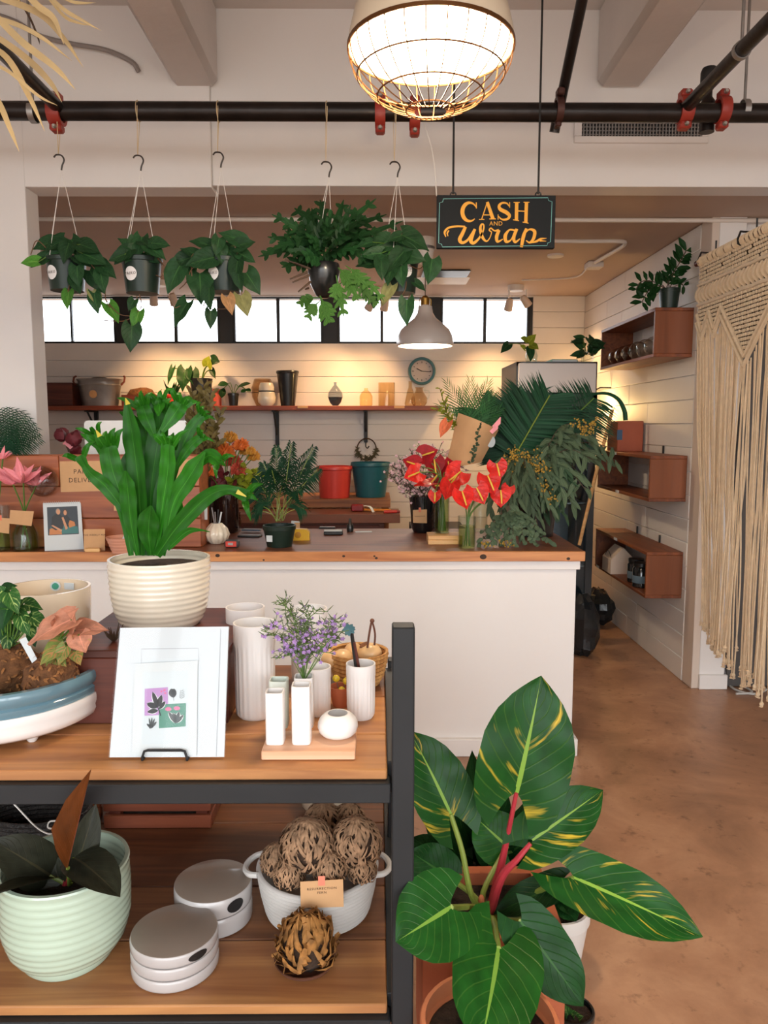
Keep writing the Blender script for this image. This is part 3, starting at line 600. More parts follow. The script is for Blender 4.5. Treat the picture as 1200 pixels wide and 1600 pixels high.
# paper lantern and jars
zb = cz[2][0] + .0205
c = V((1.70, 5.36, zb)); t = thing('paper_lantern', 'white house-shaped paper lantern on the lowest box shelf', 'lantern', c)
hp = [(-.085, 0), (.085, 0), (.085, .10), (0, .185), (-.085, .10)]
part('body', G().prism([(1.70 + x, 5.25, zb + z) for x, z in hp], (0, .2, 0)), mat('cream_paper', 'e8d2bc', .7), t, ang=20); part('wire_handle', G().tube([V((1.625, 5.27 + .16*k/8, zb + .10 + .05*sin(pi*k/8))) for k in range(9)], .002, 5), M_frame, t)
for i, (x, y) in enumerate(((1.70, 4.98), (1.685, 4.83), (1.76, 4.70))):
    c = V((x, y, zb)); t = thing('lidded_jar', ['dark glass jar with blue label beside the paper lantern', 'dark glass jar with blue label between two other jars', 'dark glass jar with blue label beside the shelf end board'][i], 'jar', c, 'dark jars in the lowest box shelf')
    part('body', G().lathe(c, [(0, 0), (.05, 0), (.055, .006), (.055, .12), (.045, .135)], 24), mat('dark_jar_%d' % i, '181b1d', .12, coat=.6), t); part('lid', G().lathe(c, [(.048, .134), (.05, .136), (.05, .158), (.0, .16)], 24), M_potb, t); part('label', G().lathe(c, [(.0555, .03), (.0562, .032), (.0562, .075), (.0555, .077)], 24), mat('slate_label_%d' % i, '5b6f7c', .6), t)

# ---------------- flower cooler ----------------
t = thing('flower_cooler', 'tall black flower cooler with a white header and glass door', 'refrigerator', V((1.23, 5.6, 0)))
x0, x1, y0, y1, zt = .945, 1.50, 5.3, 5.95, 1.985
part('cabinet', G().bx(x0, x0 + .03, y0 + .02, y1, .02, zt).bx(x1 - .03, x1, y0 + .02, y1, .02, zt).bx(x0, x1, y1 - .03, y1, .02, zt).bx(x0, x1, y0 + .02, y1, zt - .03, zt).bx(x0, x1, y0 + .02, y1, .02, .15), mat('black_cooler_metal', '1d1c1c', .35), t)
part('header_panel', G().bx(x0 + .012, x1 - .012, y0 - .002, y0 + .03, 1.775, zt - .012, .003), mat('white_header_panel', 'dcd2cc', .4), t)
dr = part('door', G().bx(x0, x0 + .05, y0, y0 + .03, .15, 1.77).bx(x1 - .05, x1, y0, y0 + .03, .15, 1.77).bx(x0, x1, y0, y0 + .03, 1.68, 1.77).bx(x0, x1, y0, y0 + .03, .15, .22), mat('black_door_frame', '191818', .3), t)
part('pane', G().bx(x0 + .05, x1 - .05, y0 + .01, y0 + .016, .22, 1.68, .0005), glass('cooler_glass', (.75, .84, .88), 1.0), dr)
part('handle', G().tube([(x0 + .025, y0 - .03, .9), (x0 + .025, y0 - .03, 1.3)], .008, 8), M_steel, dr)
part('interior', G().bx(x0 + .03, x1 - .03, y1 - .06, y1 - .03, .15, zt - .2), mat('grey_cooler_interior', '7c8a90', .4), t)
for z in (.55, 1.0, 1.4): part('shelf', G().bx(x0 + .032, x1 - .032, y0 + .08, y1 - .06, z, z + .012), M_steel, t)
# things leaning and lying by the cooler
solo('broom_handle', G().tube([P(905, 852, 5.15) , P(930, 745, 5.22), P(957, 640, 5.27)], .012, 8), M_blond, 'pale wooden broom handle leaning on the flower cooler', 'broom')
bag = mat('black_plastic_bag', '1c2124', .3, coat=.3, bump=.8, bs=14)
for x, y, r, sc, lab in ((912, 905, .14, (.8, 1, 1.5), 'black plastic bag slumped highest against the cooler'), (935, 935, .13, (.9, 1, 1.1), 'black plastic bag on the floor by the plank wall'), (908, 950, .10, (1, 1, .8), 'small black plastic bag on the floor beside the counter')):
    c = P(x, y, 5.9 if x > 930 else 5.1); rr_ = random.Random(x); c.z = r*sc[2]*.97
    solo('plastic_bag', G().ball(c, r, 14, 10, sc, .16, rr_), bag, lab, 'bag', 'black bags by the cooler', ang=24)
# warm clip lamp in the gap behind the cooler
c = V((1.68, 6.15, 1.72)); t = thing('clip_lamp', 'small lit clip lamp glowing on the plank wall behind the cooler', 'lamp', c)
part('bulb', G().ball(c, .03), M_warm, t); part('socket', G().lathe(c, [(.02, .028), (.026, .04), (.026, .09), (0, .095)], 12), M_frame, t); part('arm', G().tube([c + V((0, 0, .09)), c + V((.08, .0, .13)), c + V((.168, 0, .13))], .006, 6), M_frame, t)
l = bpy.data.lights.new('clip_glow', 'POINT'); l.energy = 9; l.color = (1, .62, .22); l.shadow_soft_size = .03
o = bpy.data.objects.new('clip_lamp_light', l); COL.objects.link(o); o.location = c + V((0, 0, -.035))

# ---------------- macrame ----------------
MX = 1.768; ya, yb = 4.315, 3.0; zr = P(1092, 408, 4.3).z
t = thing('macrame_hanging', 'large cream macrame wall hanging with long knotted fringe', 'macrame', V((MX, 3.7, .35)))
part('rod', G().tube([(MX, ya + .06, zr), (MX, yb - .1, zr)], .017, 10), M_dark, t)
for y in (4.30, 3.84, 3.38): part('bracket', G().tube([(MX, y, zr - .022), (MX - .02, y, zr - .012), (MX - .022, y, zr + .01), (MX + .0, y + .02, zr + .05), (MX + .03, y + .05, zr + .055), (1.86, y + .05 + (4.38 - y)*.0, zr + .055), (1.86, y + .05, zr + .12)], .005, 6), M_frame, t)
rm = random.Random(3)
def zb_(y):
    s = ya - y
    if s < .30: k = (s % .15)/.15; return -.33 - .10*(1 - abs(2*k - 1))
    k = ((s - .30) % .56)/.56; return -.335 - .27*(1 - abs(2*k - 1))
g = G(); y = ya
while y > yb:
    g.tube([V((MX + .022*cos(a), y + .003*cos(a), zr + .022*sin(a))) for a in [2*pi*k/8 for k in range(9)]], .0062, 5); y -= .0155 if rm.random() < .75 else .028
part('cord_loop', g, M_jute, t, kind='stuff')
g = G(); zz = -.03
for row in range(5):
    y = ya - (.0105 if row % 2 else 0)
    while y > yb:
        if rm.random() < .93: g.ball((MX - .004 + rm.uniform(-.002, .002), y, zr + zz), .0088, 5, 4, (.9, 1, 1.1))
        y -= .021
    zz -= .0195
part('knot_row', g, M_jute, t, kind='stuff')
for z in (-.128, -.235): part('cord_band', G().tube([V((MX - .008, lerp(ya, yb, k/30), zr + z + .002*sin(k*1.7))) for k in range(31)], .0105, 6), M_jute, t)
g = G(); y = ya - .02
while y > yb:
    g.tube(spline([(MX - .006, y, zr - .14), (MX - .016, y + .012, zr - .175), (MX - .016, y + .008, zr - .2), (MX - .006, y - .006, zr - .225)], 3), [.008, .011, .012, .013, .013, .013, .012, .011, .009, .007], 5); g.ball((MX - .004, y - .018, zr - .16), .008, 5, 4); g.ball((MX - .004, y - .018, zr - .2), .008, 5, 4); y -= .043
part('leaf_knot', g, M_jute, t, kind='stuff')
g = G(); y = ya - .006; n = 0
while y > yb:
    z = -.25
    while z > zb_(y) + .02:
        g.ball((MX - .003 + rm.uniform(-.003, .002), y, zr + z), .0088, 5, 4, (.9, 1, 1.1)); z -= .0205
    y -= .0105; g.v[-1:] and None
    y -= .0105; n += 1
part('net_knot', g, M_jute, t, kind='stuff')
def zig(off):
    pts = []; y = ya; s = 0
    knots = [0, .075, .15, .225, .30] + [.30 + .28*k for k in range(1, 5)]
    return [V((MX - .012, ya - s, zr + zb_(ya - s + (1e-6 if s else 0)) + off)) for s in knots]
for off in (.0, .045):
    z_ = zig(off)
    for a, b in zip(z_, z_[1:]): part('diagonal_cord', G().tube([a, a.lerp(b, .5), b], .010, 6), M_jute, t)
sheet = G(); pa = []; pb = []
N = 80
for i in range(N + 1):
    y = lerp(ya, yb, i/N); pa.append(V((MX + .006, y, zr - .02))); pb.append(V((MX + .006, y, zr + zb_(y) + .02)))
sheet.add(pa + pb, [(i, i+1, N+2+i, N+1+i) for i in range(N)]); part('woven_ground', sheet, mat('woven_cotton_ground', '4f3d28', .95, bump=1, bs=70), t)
g = G(); kn = G(); y = ya - .004
while y > yb:
    s = ya - y; cl = math.floor(s/.075); yc = ya - (cl + .5)*.075
    zend = lerp(.44, .30, s/1.3) + rm.uniform(-.05, .04); y2 = lerp(y, yc, .68) - .12*(1 - min(1, s/.5)) + rm.uniform(-.02, .02); x2 = MX + rm.uniform(-.02, .03) + .05*(1 - min(1, s/.5))
    for q in range(1 if rm.random() < .45 else 2):
        xo = MX + rm.uniform(-.012, .012); za = zr + zb_(y); e = V((x2 + rm.uniform(-.02, .02), y2 + rm.uniform(-.012, .012), zend + rm.uniform(-.03, .03)))
        a = V((xo, y + rm.uniform(-.004, .004), za)); m1 = a.lerp(e, .35) + V((rm.uniform(-.012, .012), rm.uniform(-.012, .012) + (y - y2)*.2, 0)); m2 = a.lerp(e, .7) + V((rm.uniform(-.012, .012), rm.uniform(-.012, .012), 0))
        g.tube(spline([a, m1, m2, e], 3), .0038, 4, cap=False)
        kn.ball(e, .0095, 6, 4, (1, 1, 1.3), .25, rm); kn.ball(e + V((0, 0, -.014)), .009, 6, 4, (1.2, 1.2, .5), .3, rm)
    y -= .0135 if rm.random() < .85 else .028
part('fringe', g, M_jute, t, kind='stuff'); part('tassel_knot', kn, M_jute, t, kind='stuff')
cb_ = mat('white_flex', 'c9c6c0', .5); 
for q, pts in enumerate(([(1130, 1062), (1150, 1078), (1180, 1084), (1205, 1074)], [(1140, 1056), (1165, 1066), (1195, 1064), (1220, 1060)], [(1135, 1066), (1160, 1072), (1175, 1082), (1150, 1084)])):
    solo('floor_cable', G().tube(spline([on(x, y, .008) for x, y in pts], 6), .007, 6), cb_, ['white cable curling on the floor nearest the macrame fringe tips', 'white cable lying straightest along the recess wall', 'white cable looping back on itself beside the baseboard'][q], 'cable', 'cables on the floor under the macrame')
p0 = P(1136, 1058, 4.43); solo('floor_cable', G().tube(spline([p0, p0 + V((-.02, 0, .06)), p0 + V((.03, .0, .12)), p0 + V((.12, 0, .16))], 5), .007, 6), mat('grey_flex', '77767a', .5), 'grey cable rising up the recess wall behind the fringe', 'cable')
# ---------------- plant and vessel helpers ----------------
def vessel(prof, t=.004, zt=None):
    """outer profile bottom to top -> closed profile with an inside"""
    inn = [(max(r - t, .001), max(z, prof[0][1] + t)) for r, z in prof[::-1]]
    return [(0, prof[0][1])] + list(prof) + inn + [(0, prof[0][1] + t)]
TABS = {'heart': [(0, .30), (.06, .40), (.15, .47), (.25, .5), (.4, .47), (.55, .385), (.7, .26), (.85, .12), (.95, .035), (1, 0)],
        'ovate': [(0, .22), (.05, .36), (.15, .46), (.3, .5), (.5, .48), (.68, .40), (.82, .27), (.92, .13), (1, 0)],
        'oval': [(0, .02), (.1, .2), (.3, .43), (.5, .5), (.7, .44), (.88, .23), (1, 0)],
        'lance': [(0, .05), (.15, .3), (.4, .5), (.7, .34), (1, 0)]}
_lm = {}
def leafmesh(kind, m, lobe=.22, fold=.12, droop=.12, rows=10, wave=.0, var=0):
    key = (kind, m.name, lobe, fold, droop, wave, var)
    if key in _lm: return _lm[key]
    g = G(); tab = TABS[kind]; k = 7; vs = []; uv = []; rr = random.Random(var)
    ph = rr.uniform(0, 6)
    for i in range(rows + 1):
        t = (i/rows)**1.0; w = interp(tab, t)
        for q in range(k):
            s = -1 + 2*q/(k-1)
            y = t - lobe*abs(s)**1.6*(1-t)**3
            z = fold*abs(s)*w*1.6 + droop*1.3*t*(1 - t) + wave*abs(s)*sin(ph + t*14 + s*1.5)
            vs.append((s*w, y, z)); uv.append((.5 + .5*s, t))
    fs = [(i*k+q, i*k+q+1, (i+1)*k+q+1, (i+1)*k+q) for i in range(rows) for q in range(k-1)]
    g.add(vs, fs, uv); me = mesh(g, ang=80, name='leaf_' + kind); me.materials.append(m); _lm[key] = me; return me
def leaf(parent, me, base, tip, facing, width, name='leaf', curl=1.0):
    base, tip = V(base), V(tip); y = (tip - base); L = y.length; y.normalize(); f = V(facing)
    z = f - y*f.dot(y)
    if z.length < 1e-4: z = y.orthogonal()
    z.normalize(); x = y.cross(z)
    M = Matrix((x*width, y*L, z*min(L, width*1.4)*curl)).transposed().to_4x4(); M.translation = base - wloc(parent)
    o = bpy.data.objects.new(name, me); COL.objects.link(o); o.parent = parent; o.matrix_basis = M; return o
def jit(v, a, rnd=R): return V(v) + V((rnd.uniform(-a, a), rnd.uniform(-a, a), rnd.uniform(-a, a)))
CAMF = V((0, -1, .25))
def potplant(name, lab, cat, c, r, h, m, group=None, rb=.78, soil=True, rim=.012):
    t = thing(name, lab, cat, c, group)
    part('pot', G().lathe(c, vessel([(r*rb, 0), (r*.97, h - .02), (r*.97 + rim*.3, h - .02), (r + rim*.2, h - .003), (r, h)], .005), 28), m, t)
    if soil: part('soil', G().lathe(c, [(r*.9, h*.82), (0, h*.86)], 16), M_soil, t)
    return t
def frond(g, base, tip, facing, n, ln, wd, droop=.15, sag=.0, taper=.55, ang=.75, start=0):
    """pinnate palm frond: rachis with a narrow leaflet on each side at every step"""
    base, tip = V(base), V(tip); mid = base.lerp(tip, .5) + V((0, 0, sag)); sp = spline([base, mid, tip], n // 2 + 1); m = len(sp) - 1
    for i in range(max(2, int(start*m)), m + 1):
        t = i/m; d = (sp[i] - sp[i-1]).normalized(); f = V(facing); sd = d.cross(f); sd = sd.normalized() if sd.length > 1e-5 else d.orthogonal(); nn = sd.cross(d)
        L = ln*(1 - taper*abs(t - .45)*1.6)
        for s in (1, -1):
            e = (sd*s*cos(ang*(.6 + .6*t)) + d*sin(ang*(.6 + .6*t)) + nn*R.uniform(-.2, .2)).normalized()
            L2 = L*R.uniform(.88, 1.08); uq = (R.uniform(0, 5), R.uniform(0, 5)); a = sp[i]; b = a + e*L2*.5; c = a + e*L2 + V((0, 0, -droop*L2)); w = d*wd*.5
            g.add([a - w*.4, a + w*.4, b + w, b - w, c], [(0, 1, 2, 3), (3, 2, 4)], [uq]*5)
    return sp
def sprig(gs, gl, pts, n, ll, lw, hang=.4, rnd=R, k=3):
    """twig with alternate narrow leaves"""
    sp = spline(pts, 6); gs.tube(sp, .0022, 4)
    for i in range(n):
        t = (i + .6)/n*(len(sp) - 1); j = int(min(t, len(sp) - 2)); a = sp[j].lerp(sp[j+1], t - j); d = (sp[j+1] - sp[j]).normalized()
        s = rnd.choice((1, -1)); sd = V((rnd.uniform(-1, 1), rnd.uniform(-1, .4), rnd.uniform(-.6, .3))).normalized()
        e = (sd*.9 + d*.5 + V((0, 0, -hang))).normalized(); L = ll*rnd.uniform(.65, 1.15)
        b = a + e*L; mid = a.lerp(b, .5) + V((rnd.uniform(-.1, .1), 0, .1))*L
        gl.strap([a, a.lerp(mid, .6), mid, mid.lerp(b, .6), b], [lw*.15, lw*.42, lw*.5, lw*.36, lw*.03], V((rnd.uniform(-.6, .6), -1, rnd.uniform(-.2, .8))), .2, 3)
def vase(name, lab, cat, x, yb, ytop, prof, z, m, group=None, n=32, t=.004, mod=None, d=None, rb=None, sides=None, label_part=None):
    """prof: (half width in pixels, share of the height); stands on height z with its foot seen at row yb, rim centre at row ytop"""
    wb = rb if rb is not None else prof[0][0]
    if d is None:
        c = on(x, yb, z, 0); k = mp(c.y, yb); c = on(x, yb, z, wb*k)
    else: p = P(x, ytop, d); c = V((p.x, d, z))
    k = mp(c.y, ytop); h = P(x, ytop, c.y).z - z
    o = thing(name, lab, cat, c, group)
    pr = [(r*k, f*h) for r, f in prof]
    part('body', G().lathe(c, vessel(pr, t), n, mod), m, o)
    return o, c, k, h
def squarish(a, j): p = 6; return 1/((abs(cos(a))**p + abs(sin(a))**p)**(1/p))
def ribs(z0, z1, nr, r0, amp, prof):
    out = []
    N = nr*4
    for i in range(N + 1):
        f = i/N; r = interp(prof, f); out.append((r + amp*sin(2*pi*nr*f), lerp(z0, z1, f)))
    return out
def card(name, lab, corners, m, words=None, cat='card', group=None, th=.0012, size=.018, tape=None):
    """flat card through four points (tl, tr, br, bl) with its print"""
    tl, tr, br, bl = [V(c) for c in corners]; ctr = (tl + tr + br + bl)/4; rt = (tr - tl).normalized(); up = (tl - bl).normalized(); n = rt.cross(up).normalized()
    t = thing(name, lab, cat, V((ctr.x, ctr.y, min(bl.z, br.z))), group)
    part('sheet', G().prism([tl, tr, br, bl], -n*th), m, t)
    for w, dy, sz in (words or []): text(t, w, sz, ctr + up*dy + n*.0006, M_ink, rt, up, 1.15)
    if tape: part('tape', G().prism([tl.lerp(tr, .42) + up*.012 + n*.0004, tl.lerp(tr, .58) + up*.012 + n*.0004, tl.lerp(tr, .58) - up*.012 + n*.0004, tl.lerp(tr, .42) - up*.012 + n*.0004], n*.0004), tape, t)
    return t

# ---------------- long shelf on the back wall ----------------
SZ = P(600, 634, 6.72).z
sh = thing('wall_shelf', 'long red-brown wooden shelf on black brackets on the back wall', 'shelf', V((-1, 6.87, SZ - .04)))
xr = P(690, 634, 6.72).x
part('board', G().bx(-3.0, xr, 6.72, BW - .001, SZ - .038, SZ, .003), M_shelfw, sh)
for x, yb in ((137, 690), (428, 697), (571, 692)):
    p = P(x, 640, 6.80); zb2 = P(x, yb, 6.85).z
    b = part('bracket', G().bx(p.x - .016, p.x + .016, 6.985, BW - .001, zb2, SZ - .039).bx(p.x - .016, p.x + .016, 6.76, BW - .001, SZ - .052, SZ - .039).tube([(p.x, 6.99, zb2 + .1), (p.x, 6.79, SZ - .052)], .009, 6), M_black, sh)
    part('hook', G().tube(spline([(p.x, 6.985, zb2), (p.x, 6.96, zb2 - .035), (p.x + .015, 6.95, zb2 - .05), (p.x + .03, 6.95, zb2 - .03)], 4), .005, 6), M_black, b)
for x in (473, 624): p = P(x, 637, 6.719); solo('shelf_tag', G().bx(p.x - .045, p.x + .045, 6.716, 6.7195, SZ - .022, SZ - .002, .0005), M_kraft, 'small paper tag on the shelf edge %s' % ('by the black pot' if x < 500 else 'below the glass cylinder'), 'price tag')
def onshelf(x, r=.0): p = P(x, 634, 6.80 + r); return V((p.x, 6.80 + r, SZ + .0005))
k7 = mp(6.85, 610)
c = onshelf(98, .06); solo('wooden_box', G().bx(c.x - .2, c.x + .13, 6.76, 6.98, SZ + .0005, SZ + .2, .004), M_dark, 'dark brown wooden box at the pillar end of the back shelf', 'box')
c = onshelf(157, .05); t = thing('metal_tub', 'galvanised metal tub with a round white sticker on the back shelf', 'tub', c)
part('tub', G().lathe(c, vessel([(.155, 0), (.185, .17), (.19, .18), (.185, .185), (.19, .215), (.196, .222), (.2, .235)], .004), 36, sy=.6), M_steel, t)
for s in (-1, 1): part('handle', G().tube([c + V((s*.198, -.03, .18)), c + V((s*.222, -.02, .21)), c + V((s*.222, .0, .25)), c + V((s*.21, .02, .26))], .009, 6), M_dark, t)
part('soil', G().lathe(c, [(.17, .2), (.09, .235), (.05, .25), (0, .245)], 14, sy=.6), M_soil, t)
q = P(152, 616, 6.725); part('sticker', G().lathe(V((c.x - .02, c.y - .111, SZ + .10)), [(.034, -.001), (.034, .002), (0, .002)], 20, ax=(0, -1, -.12)), M_kraft, t)
c = onshelf(222, .05); t = thing('seedling_tray', 'low dark tray heaped with dry brown moss on the back shelf', 'tray', c)
part('tray', G().bx(c.x - .16, c.x + .16, 6.79, 6.93, SZ + .001, SZ + .095), M_dark, t); part('moss', G().ball(c + V((0, .0, .09)), .13, 20, 8, (1, .5, .55), .08), M_moss, t)
c = onshelf(270, .02); t = potplant('succulent', 'spiky succulent in a small red pot on the back shelf', 'plant', c, .052, .10, mat('red_plastic_pot', 'c23a2a', .4))
lm = leafmesh('lance', L_darkl, 0, .3, .1)
for i in range(14): a = i*2.4; leaf(t, lm, c + V((0, 0, .09)), c + V((cos(a)*.08, sin(a)*.06, .10 + .012*i*.9)), V((cos(a), sin(a), 1.2)), .03)
# monstera on the shelf
c = onshelf(315, .06); t = potplant('monstera', 'monstera with split leaves in a black pot on the back shelf', 'plant', c, .10, .24, M_potb)
lm = leafmesh('heart', L_darkl, .25, .1, .1, wave=.03); ly = leafmesh('heart', L_yel, .25, .1, .1)
for (bx_, by_), (tx_, ty_), w, me in (((290, 578), (285, 612), 26, lm), ((270, 575), (262, 602), 10, lm), ((324, 572), (327, 556), 20, ly), ((330, 562), (344, 566), 18, lm), ((331, 578), (337, 592), 10, lm), ((300, 580), (305, 604), 22, lm)):
    b = P(bx_, by_, 6.82); part('stem', G().tube(spline([c + V((0, 0, .2)), (c + b)/2 + V((0, 0, .14)), b], 4), .005, 5), M_stem, t); leaf(t, me, b, P(tx_, ty_, 6.78), V((R.uniform(-.4, .4), -1, .3)), w*k7)
c = onshelf(340, .01); t = thing('red_bottle', 'slim red bottle standing beside the monstera pot', 'bottle', c); part('body', G().lathe(c, [(0, 0), (.035, 0), (.036, .07), (.03, .10), (.027, .13)], 20), mat('coral_bottle', 'c4543e', .4), t); part('cap', G().lathe(c, [(.04, .13), (.04, .145), (0, .147)], 20), mat('coral_cap', 'a8402e', .4), t)
c = onshelf(365, .0); t = potplant('houseplant', 'leggy houseplant with few leaves in a small black pot on the shelf', 'plant', c, .047, .11, M_potb)
lm = leafmesh('oval', L_darkl, 0, .1, .15)
for (bx_, by_), (tx_, ty_), w in (((357, 600), (340, 602), 12), ((372, 604), (392, 599), 9), ((385, 610), (376, 613), 8), ((384, 608), (392, 612), 8), ((350, 606), (346, 622), 12)):
    b = P(bx_, by_, 6.78); part('stem', G().tube(spline([c + V((0, 0, .09)), (c + b)/2 + V((0, 0, .1)), b], 4), .003, 5), M_stem, t); leaf(t, lm, b, P(tx_, ty_, 6.76), V((0, -.7, .7)), w*k7)
c = onshelf(411, .09); t = thing('glass_vase', 'tall rounded clear vase behind the cream gourd jar', 'vase', c); part('body', G().lathe(c, vessel([(.06, 0), (.095, .08), (.10, .16), (.075, .235), (.07, .24)], .004), 28), glass('pale_glass', (.85, .76, .66)), t)
c = onshelf(417, .0); t = thing('gourd_jar', 'cream double-bulged jar with a dark rim line on the shelf', 'jar', c)
part('body', G().lathe(c, [(0, 0), (.05, 0), (.075, .03), (.08, .07), (.07, .115), (.066, .125), (.068, .13), (.066, .17), (.055, .2), (0, .205)], 30), M_cream, t); part('rim_line', G().lathe(c, [(.0665, .121), (.0715, .123), (.0715, .13), (.0665, .132)], 30), M_frame, t)
c = onshelf(450, .04); t = thing('tapered_planter', 'tall glossy black tapered planter on the back shelf', 'planter', c); part('body', G().lathe(c, vessel([(.062, 0), (.094, .28), (.10, .285), (.10, .30), (.097, .305)], .005), 30), M_potb, t)
c = onshelf(524, .0); t = thing('bottle_vase', 'small smoke-blue glass bottle vase with a thin neck', 'vase', c); part('body', G().lathe(c, vessel([(.025, 0), (.05, .03), (.067, .08), (.062, .115), (.025, .165), (.012, .18), (.012, .2), (.016, .205)], .003), 26), M_glassg, t); part('water', G().lathe(c, [(0, .004), (.024, .004), (.048, .03), (.064, .075), (0, .075)], 20), glass('dark_blue_water', (.3, .34, .4), .3), t)
c = onshelf(572, .02); t = thing('bottle_vase', 'small amber glass bottle vase with a short neck', 'vase', c); part('body', G().lathe(c, vessel([(.05, 0), (.057, .01), (.058, .085), (.04, .12), (.017, .135), (.017, .155)], .003), 26), M_glassy, t)
c = onshelf(604, .05); t = thing('cylinder_vase', 'plain clear glass cylinder vase on the shelf', 'vase', c); part('body', G().lathe(c, vessel([(.073, 0), (.074, .2), (.073, .205)], .004), 30), glass('warm_clear_glass', (.93, .86, .74)), t)
c = onshelf(641, .0); t = thing('bottle_vase', 'clear glass bottle vase second from the shelf end', 'vase', c); part('body', G().lathe(c, vessel([(.045, 0), (.05, .02), (.03, .12), (.016, .16), (.016, .21), (.02, .215)], .003), 24), glass('warm_glass_b', (.92, .86, .76)), t)
c = onshelf(655, .06); t = thing('glass_jug', 'round clear glass jug at the end of the shelf', 'jug', c); part('body', G().lathe(c, vessel([(.05, 0), (.07, .03), (.072, .07), (.035, .13), (.032, .15), (.04, .165)], .003), 24), glass('warm_glass_c', (.9, .84, .76)), t); part('handle', G().tube(spline([c + V((.036, 0, .14)), c + V((.085, 0, .13)), c + V((.085, 0, .08)), c + V((.07, 0, .06))], 4), .006, 6), M_glass, t)
# clock
c = P(659, 580, BW - .02); r = 21.5*mp(7.0, 580); t = thing('wall_clock', 'round wall clock with a teal rim and pale face', 'clock', c)
part('rim', G().lathe(c, [(r*.78, -.005), (r*.82, .03), (r*.92, .034), (r, .02), (r, -.018), (r*.78, -.018)], 40, ax=(0, -1, 0), ring=True), mat('teal_clock_rim', '3f7680', .35, coat=.3), t); part('face', G().lathe(c, [(r*.8, 0), (0, .001)], 40, ax=(0, -1, 0)), mat('clock_face', 'd8c8bc', .6), t)
for k in range(12):
    a = k*pi/6; q = c + V((sin(a)*r*.64, -.0035, cos(a)*r*.64)); part('hour_mark', G().box(q, (.006, .002, .016 if k % 3 == 0 else .010), .0005, Matrix.Rotation(a, 3, 'Y')), M_ink, t)
for nm, e, w in (('minute_hand', (.72, -.04), .005), ('hour_hand', (-.42, .22), .007)): part(nm, G().tube([c + V((0, -.006, 0)), c + V((e[0]*r*.9, -.006, e[1]*r*.9))], w/2, 5), M_ink, t)
# wreath
c = P(573, 702, 6.96); t = thing('dried_wreath', 'small dried twig wreath hanging from a shelf bracket', 'wreath', c); rw_ = .085; g = G(); g2 = G()
for i in range(90):
    a = R.uniform(.95*pi, 2.05*pi); q = c + V((cos(a)*rw_, -.005, sin(a)*rw_)); e = q + V((R.uniform(-.04, .04), R.uniform(-.03, .01), R.uniform(-.04, .04))); g.strap([q, q.lerp(e, .5), e], [.006, .005, .001], (0, -1, .2), 0, 3)
g2.tube([c + V((cos(a)*rw_*1.02, 0, sin(a)*rw_*1.15)) for a in [2*pi*k/30 for k in range(31)]], .006, 5)
part('ring', g2, M_brstem, t); part('twig', g, mat('dried_sage', '4f4a34', .8), t, kind='stuff')

# ---------------- work benches behind the counter ----------------
z = .947; x0, x1 = -1.3, P(610, 780, 6.31).x
t = thing('work_bench', 'pale wooden workbench against the back wall carrying two buckets', 'bench', V(((x0+x1)/2, 6.6, 0)))
part('top', G().bx(x0, x1, 6.31, 6.97, z - .07, z), M_bench, t)
for x in (x0 + .04, x1 - .04):
    for y in (6.6, 6.92): part('leg', G().bx(x - .03, x + .03, y - .03, y + .03, 0, z - .07), M_bench, t)
x0, x1 = -1.35, P(625, 803, 5.9).x
t = thing('desk', 'brown wooden desk with drawers just in front of the workbench', 'desk', V(((x0+x1)/2, 6.1, 0)))
part('top', G().bx(x0, x1, 5.9, 6.305, .80, .87), mat('desk_brown', '7c4c38', .4, var=.1, vs=5), t); part('body', G().bx(x0 + .02, x1 - .12, 5.94, 6.29, .05, .80), M_dark, t)
for k in range(3):
    xa = lerp(x0 + .05, x1 - .14, k/3); xb = lerp(x0 + .05, x1 - .14, (k+1)/3) - .02; dw = part('drawer', G().bx(xa, xb, 5.925, 5.945, .62, .78), M_dark, t); part('knob', G().lathe(((xa+xb)/2, 5.925, .70), [(.008, 0), (.012, .02), (0, .024)], 10, ax=(0, -1, 0)), M_frame, dw)
def bench(x, y, z, d=None): return Zp(x, y, z)
for x, yt, yb, wt, wb, m, lab in ((523, 728, 775, 28, 23, mat('red_bucket_plastic', 'd8453c', .35), 'red plastic bucket on the workbench'), (579, 722, 774, 31, 23, mat('teal_bucket_plastic', '1d5f6c', .35), 'dark teal plastic bucket on the workbench beside the red one')):
    c = V((P(x, yb, 6.5).x, 6.55 if x > 550 else 6.48, .948)); k = mp(c.y, 750); h = P(x, yt, c.y).z - c.z; t = thing('bucket', lab, 'bucket', c)
    part('body', G().lathe(c, vessel([(wb*k, 0), (wt*k*.95, h*.88), (wt*k, h*.9), (wt*k, h*.98), (wt*k*.98, h)], .004), 32), m, t)
    part('wire_handle', G().tube([c + V((-wt*k*cos(a), -wt*k*sin(a)*.75, h*.93 - .07*sin(a))) for a in [pi*i/12 for i in range(13)]], .0025, 5), M_steel, t)
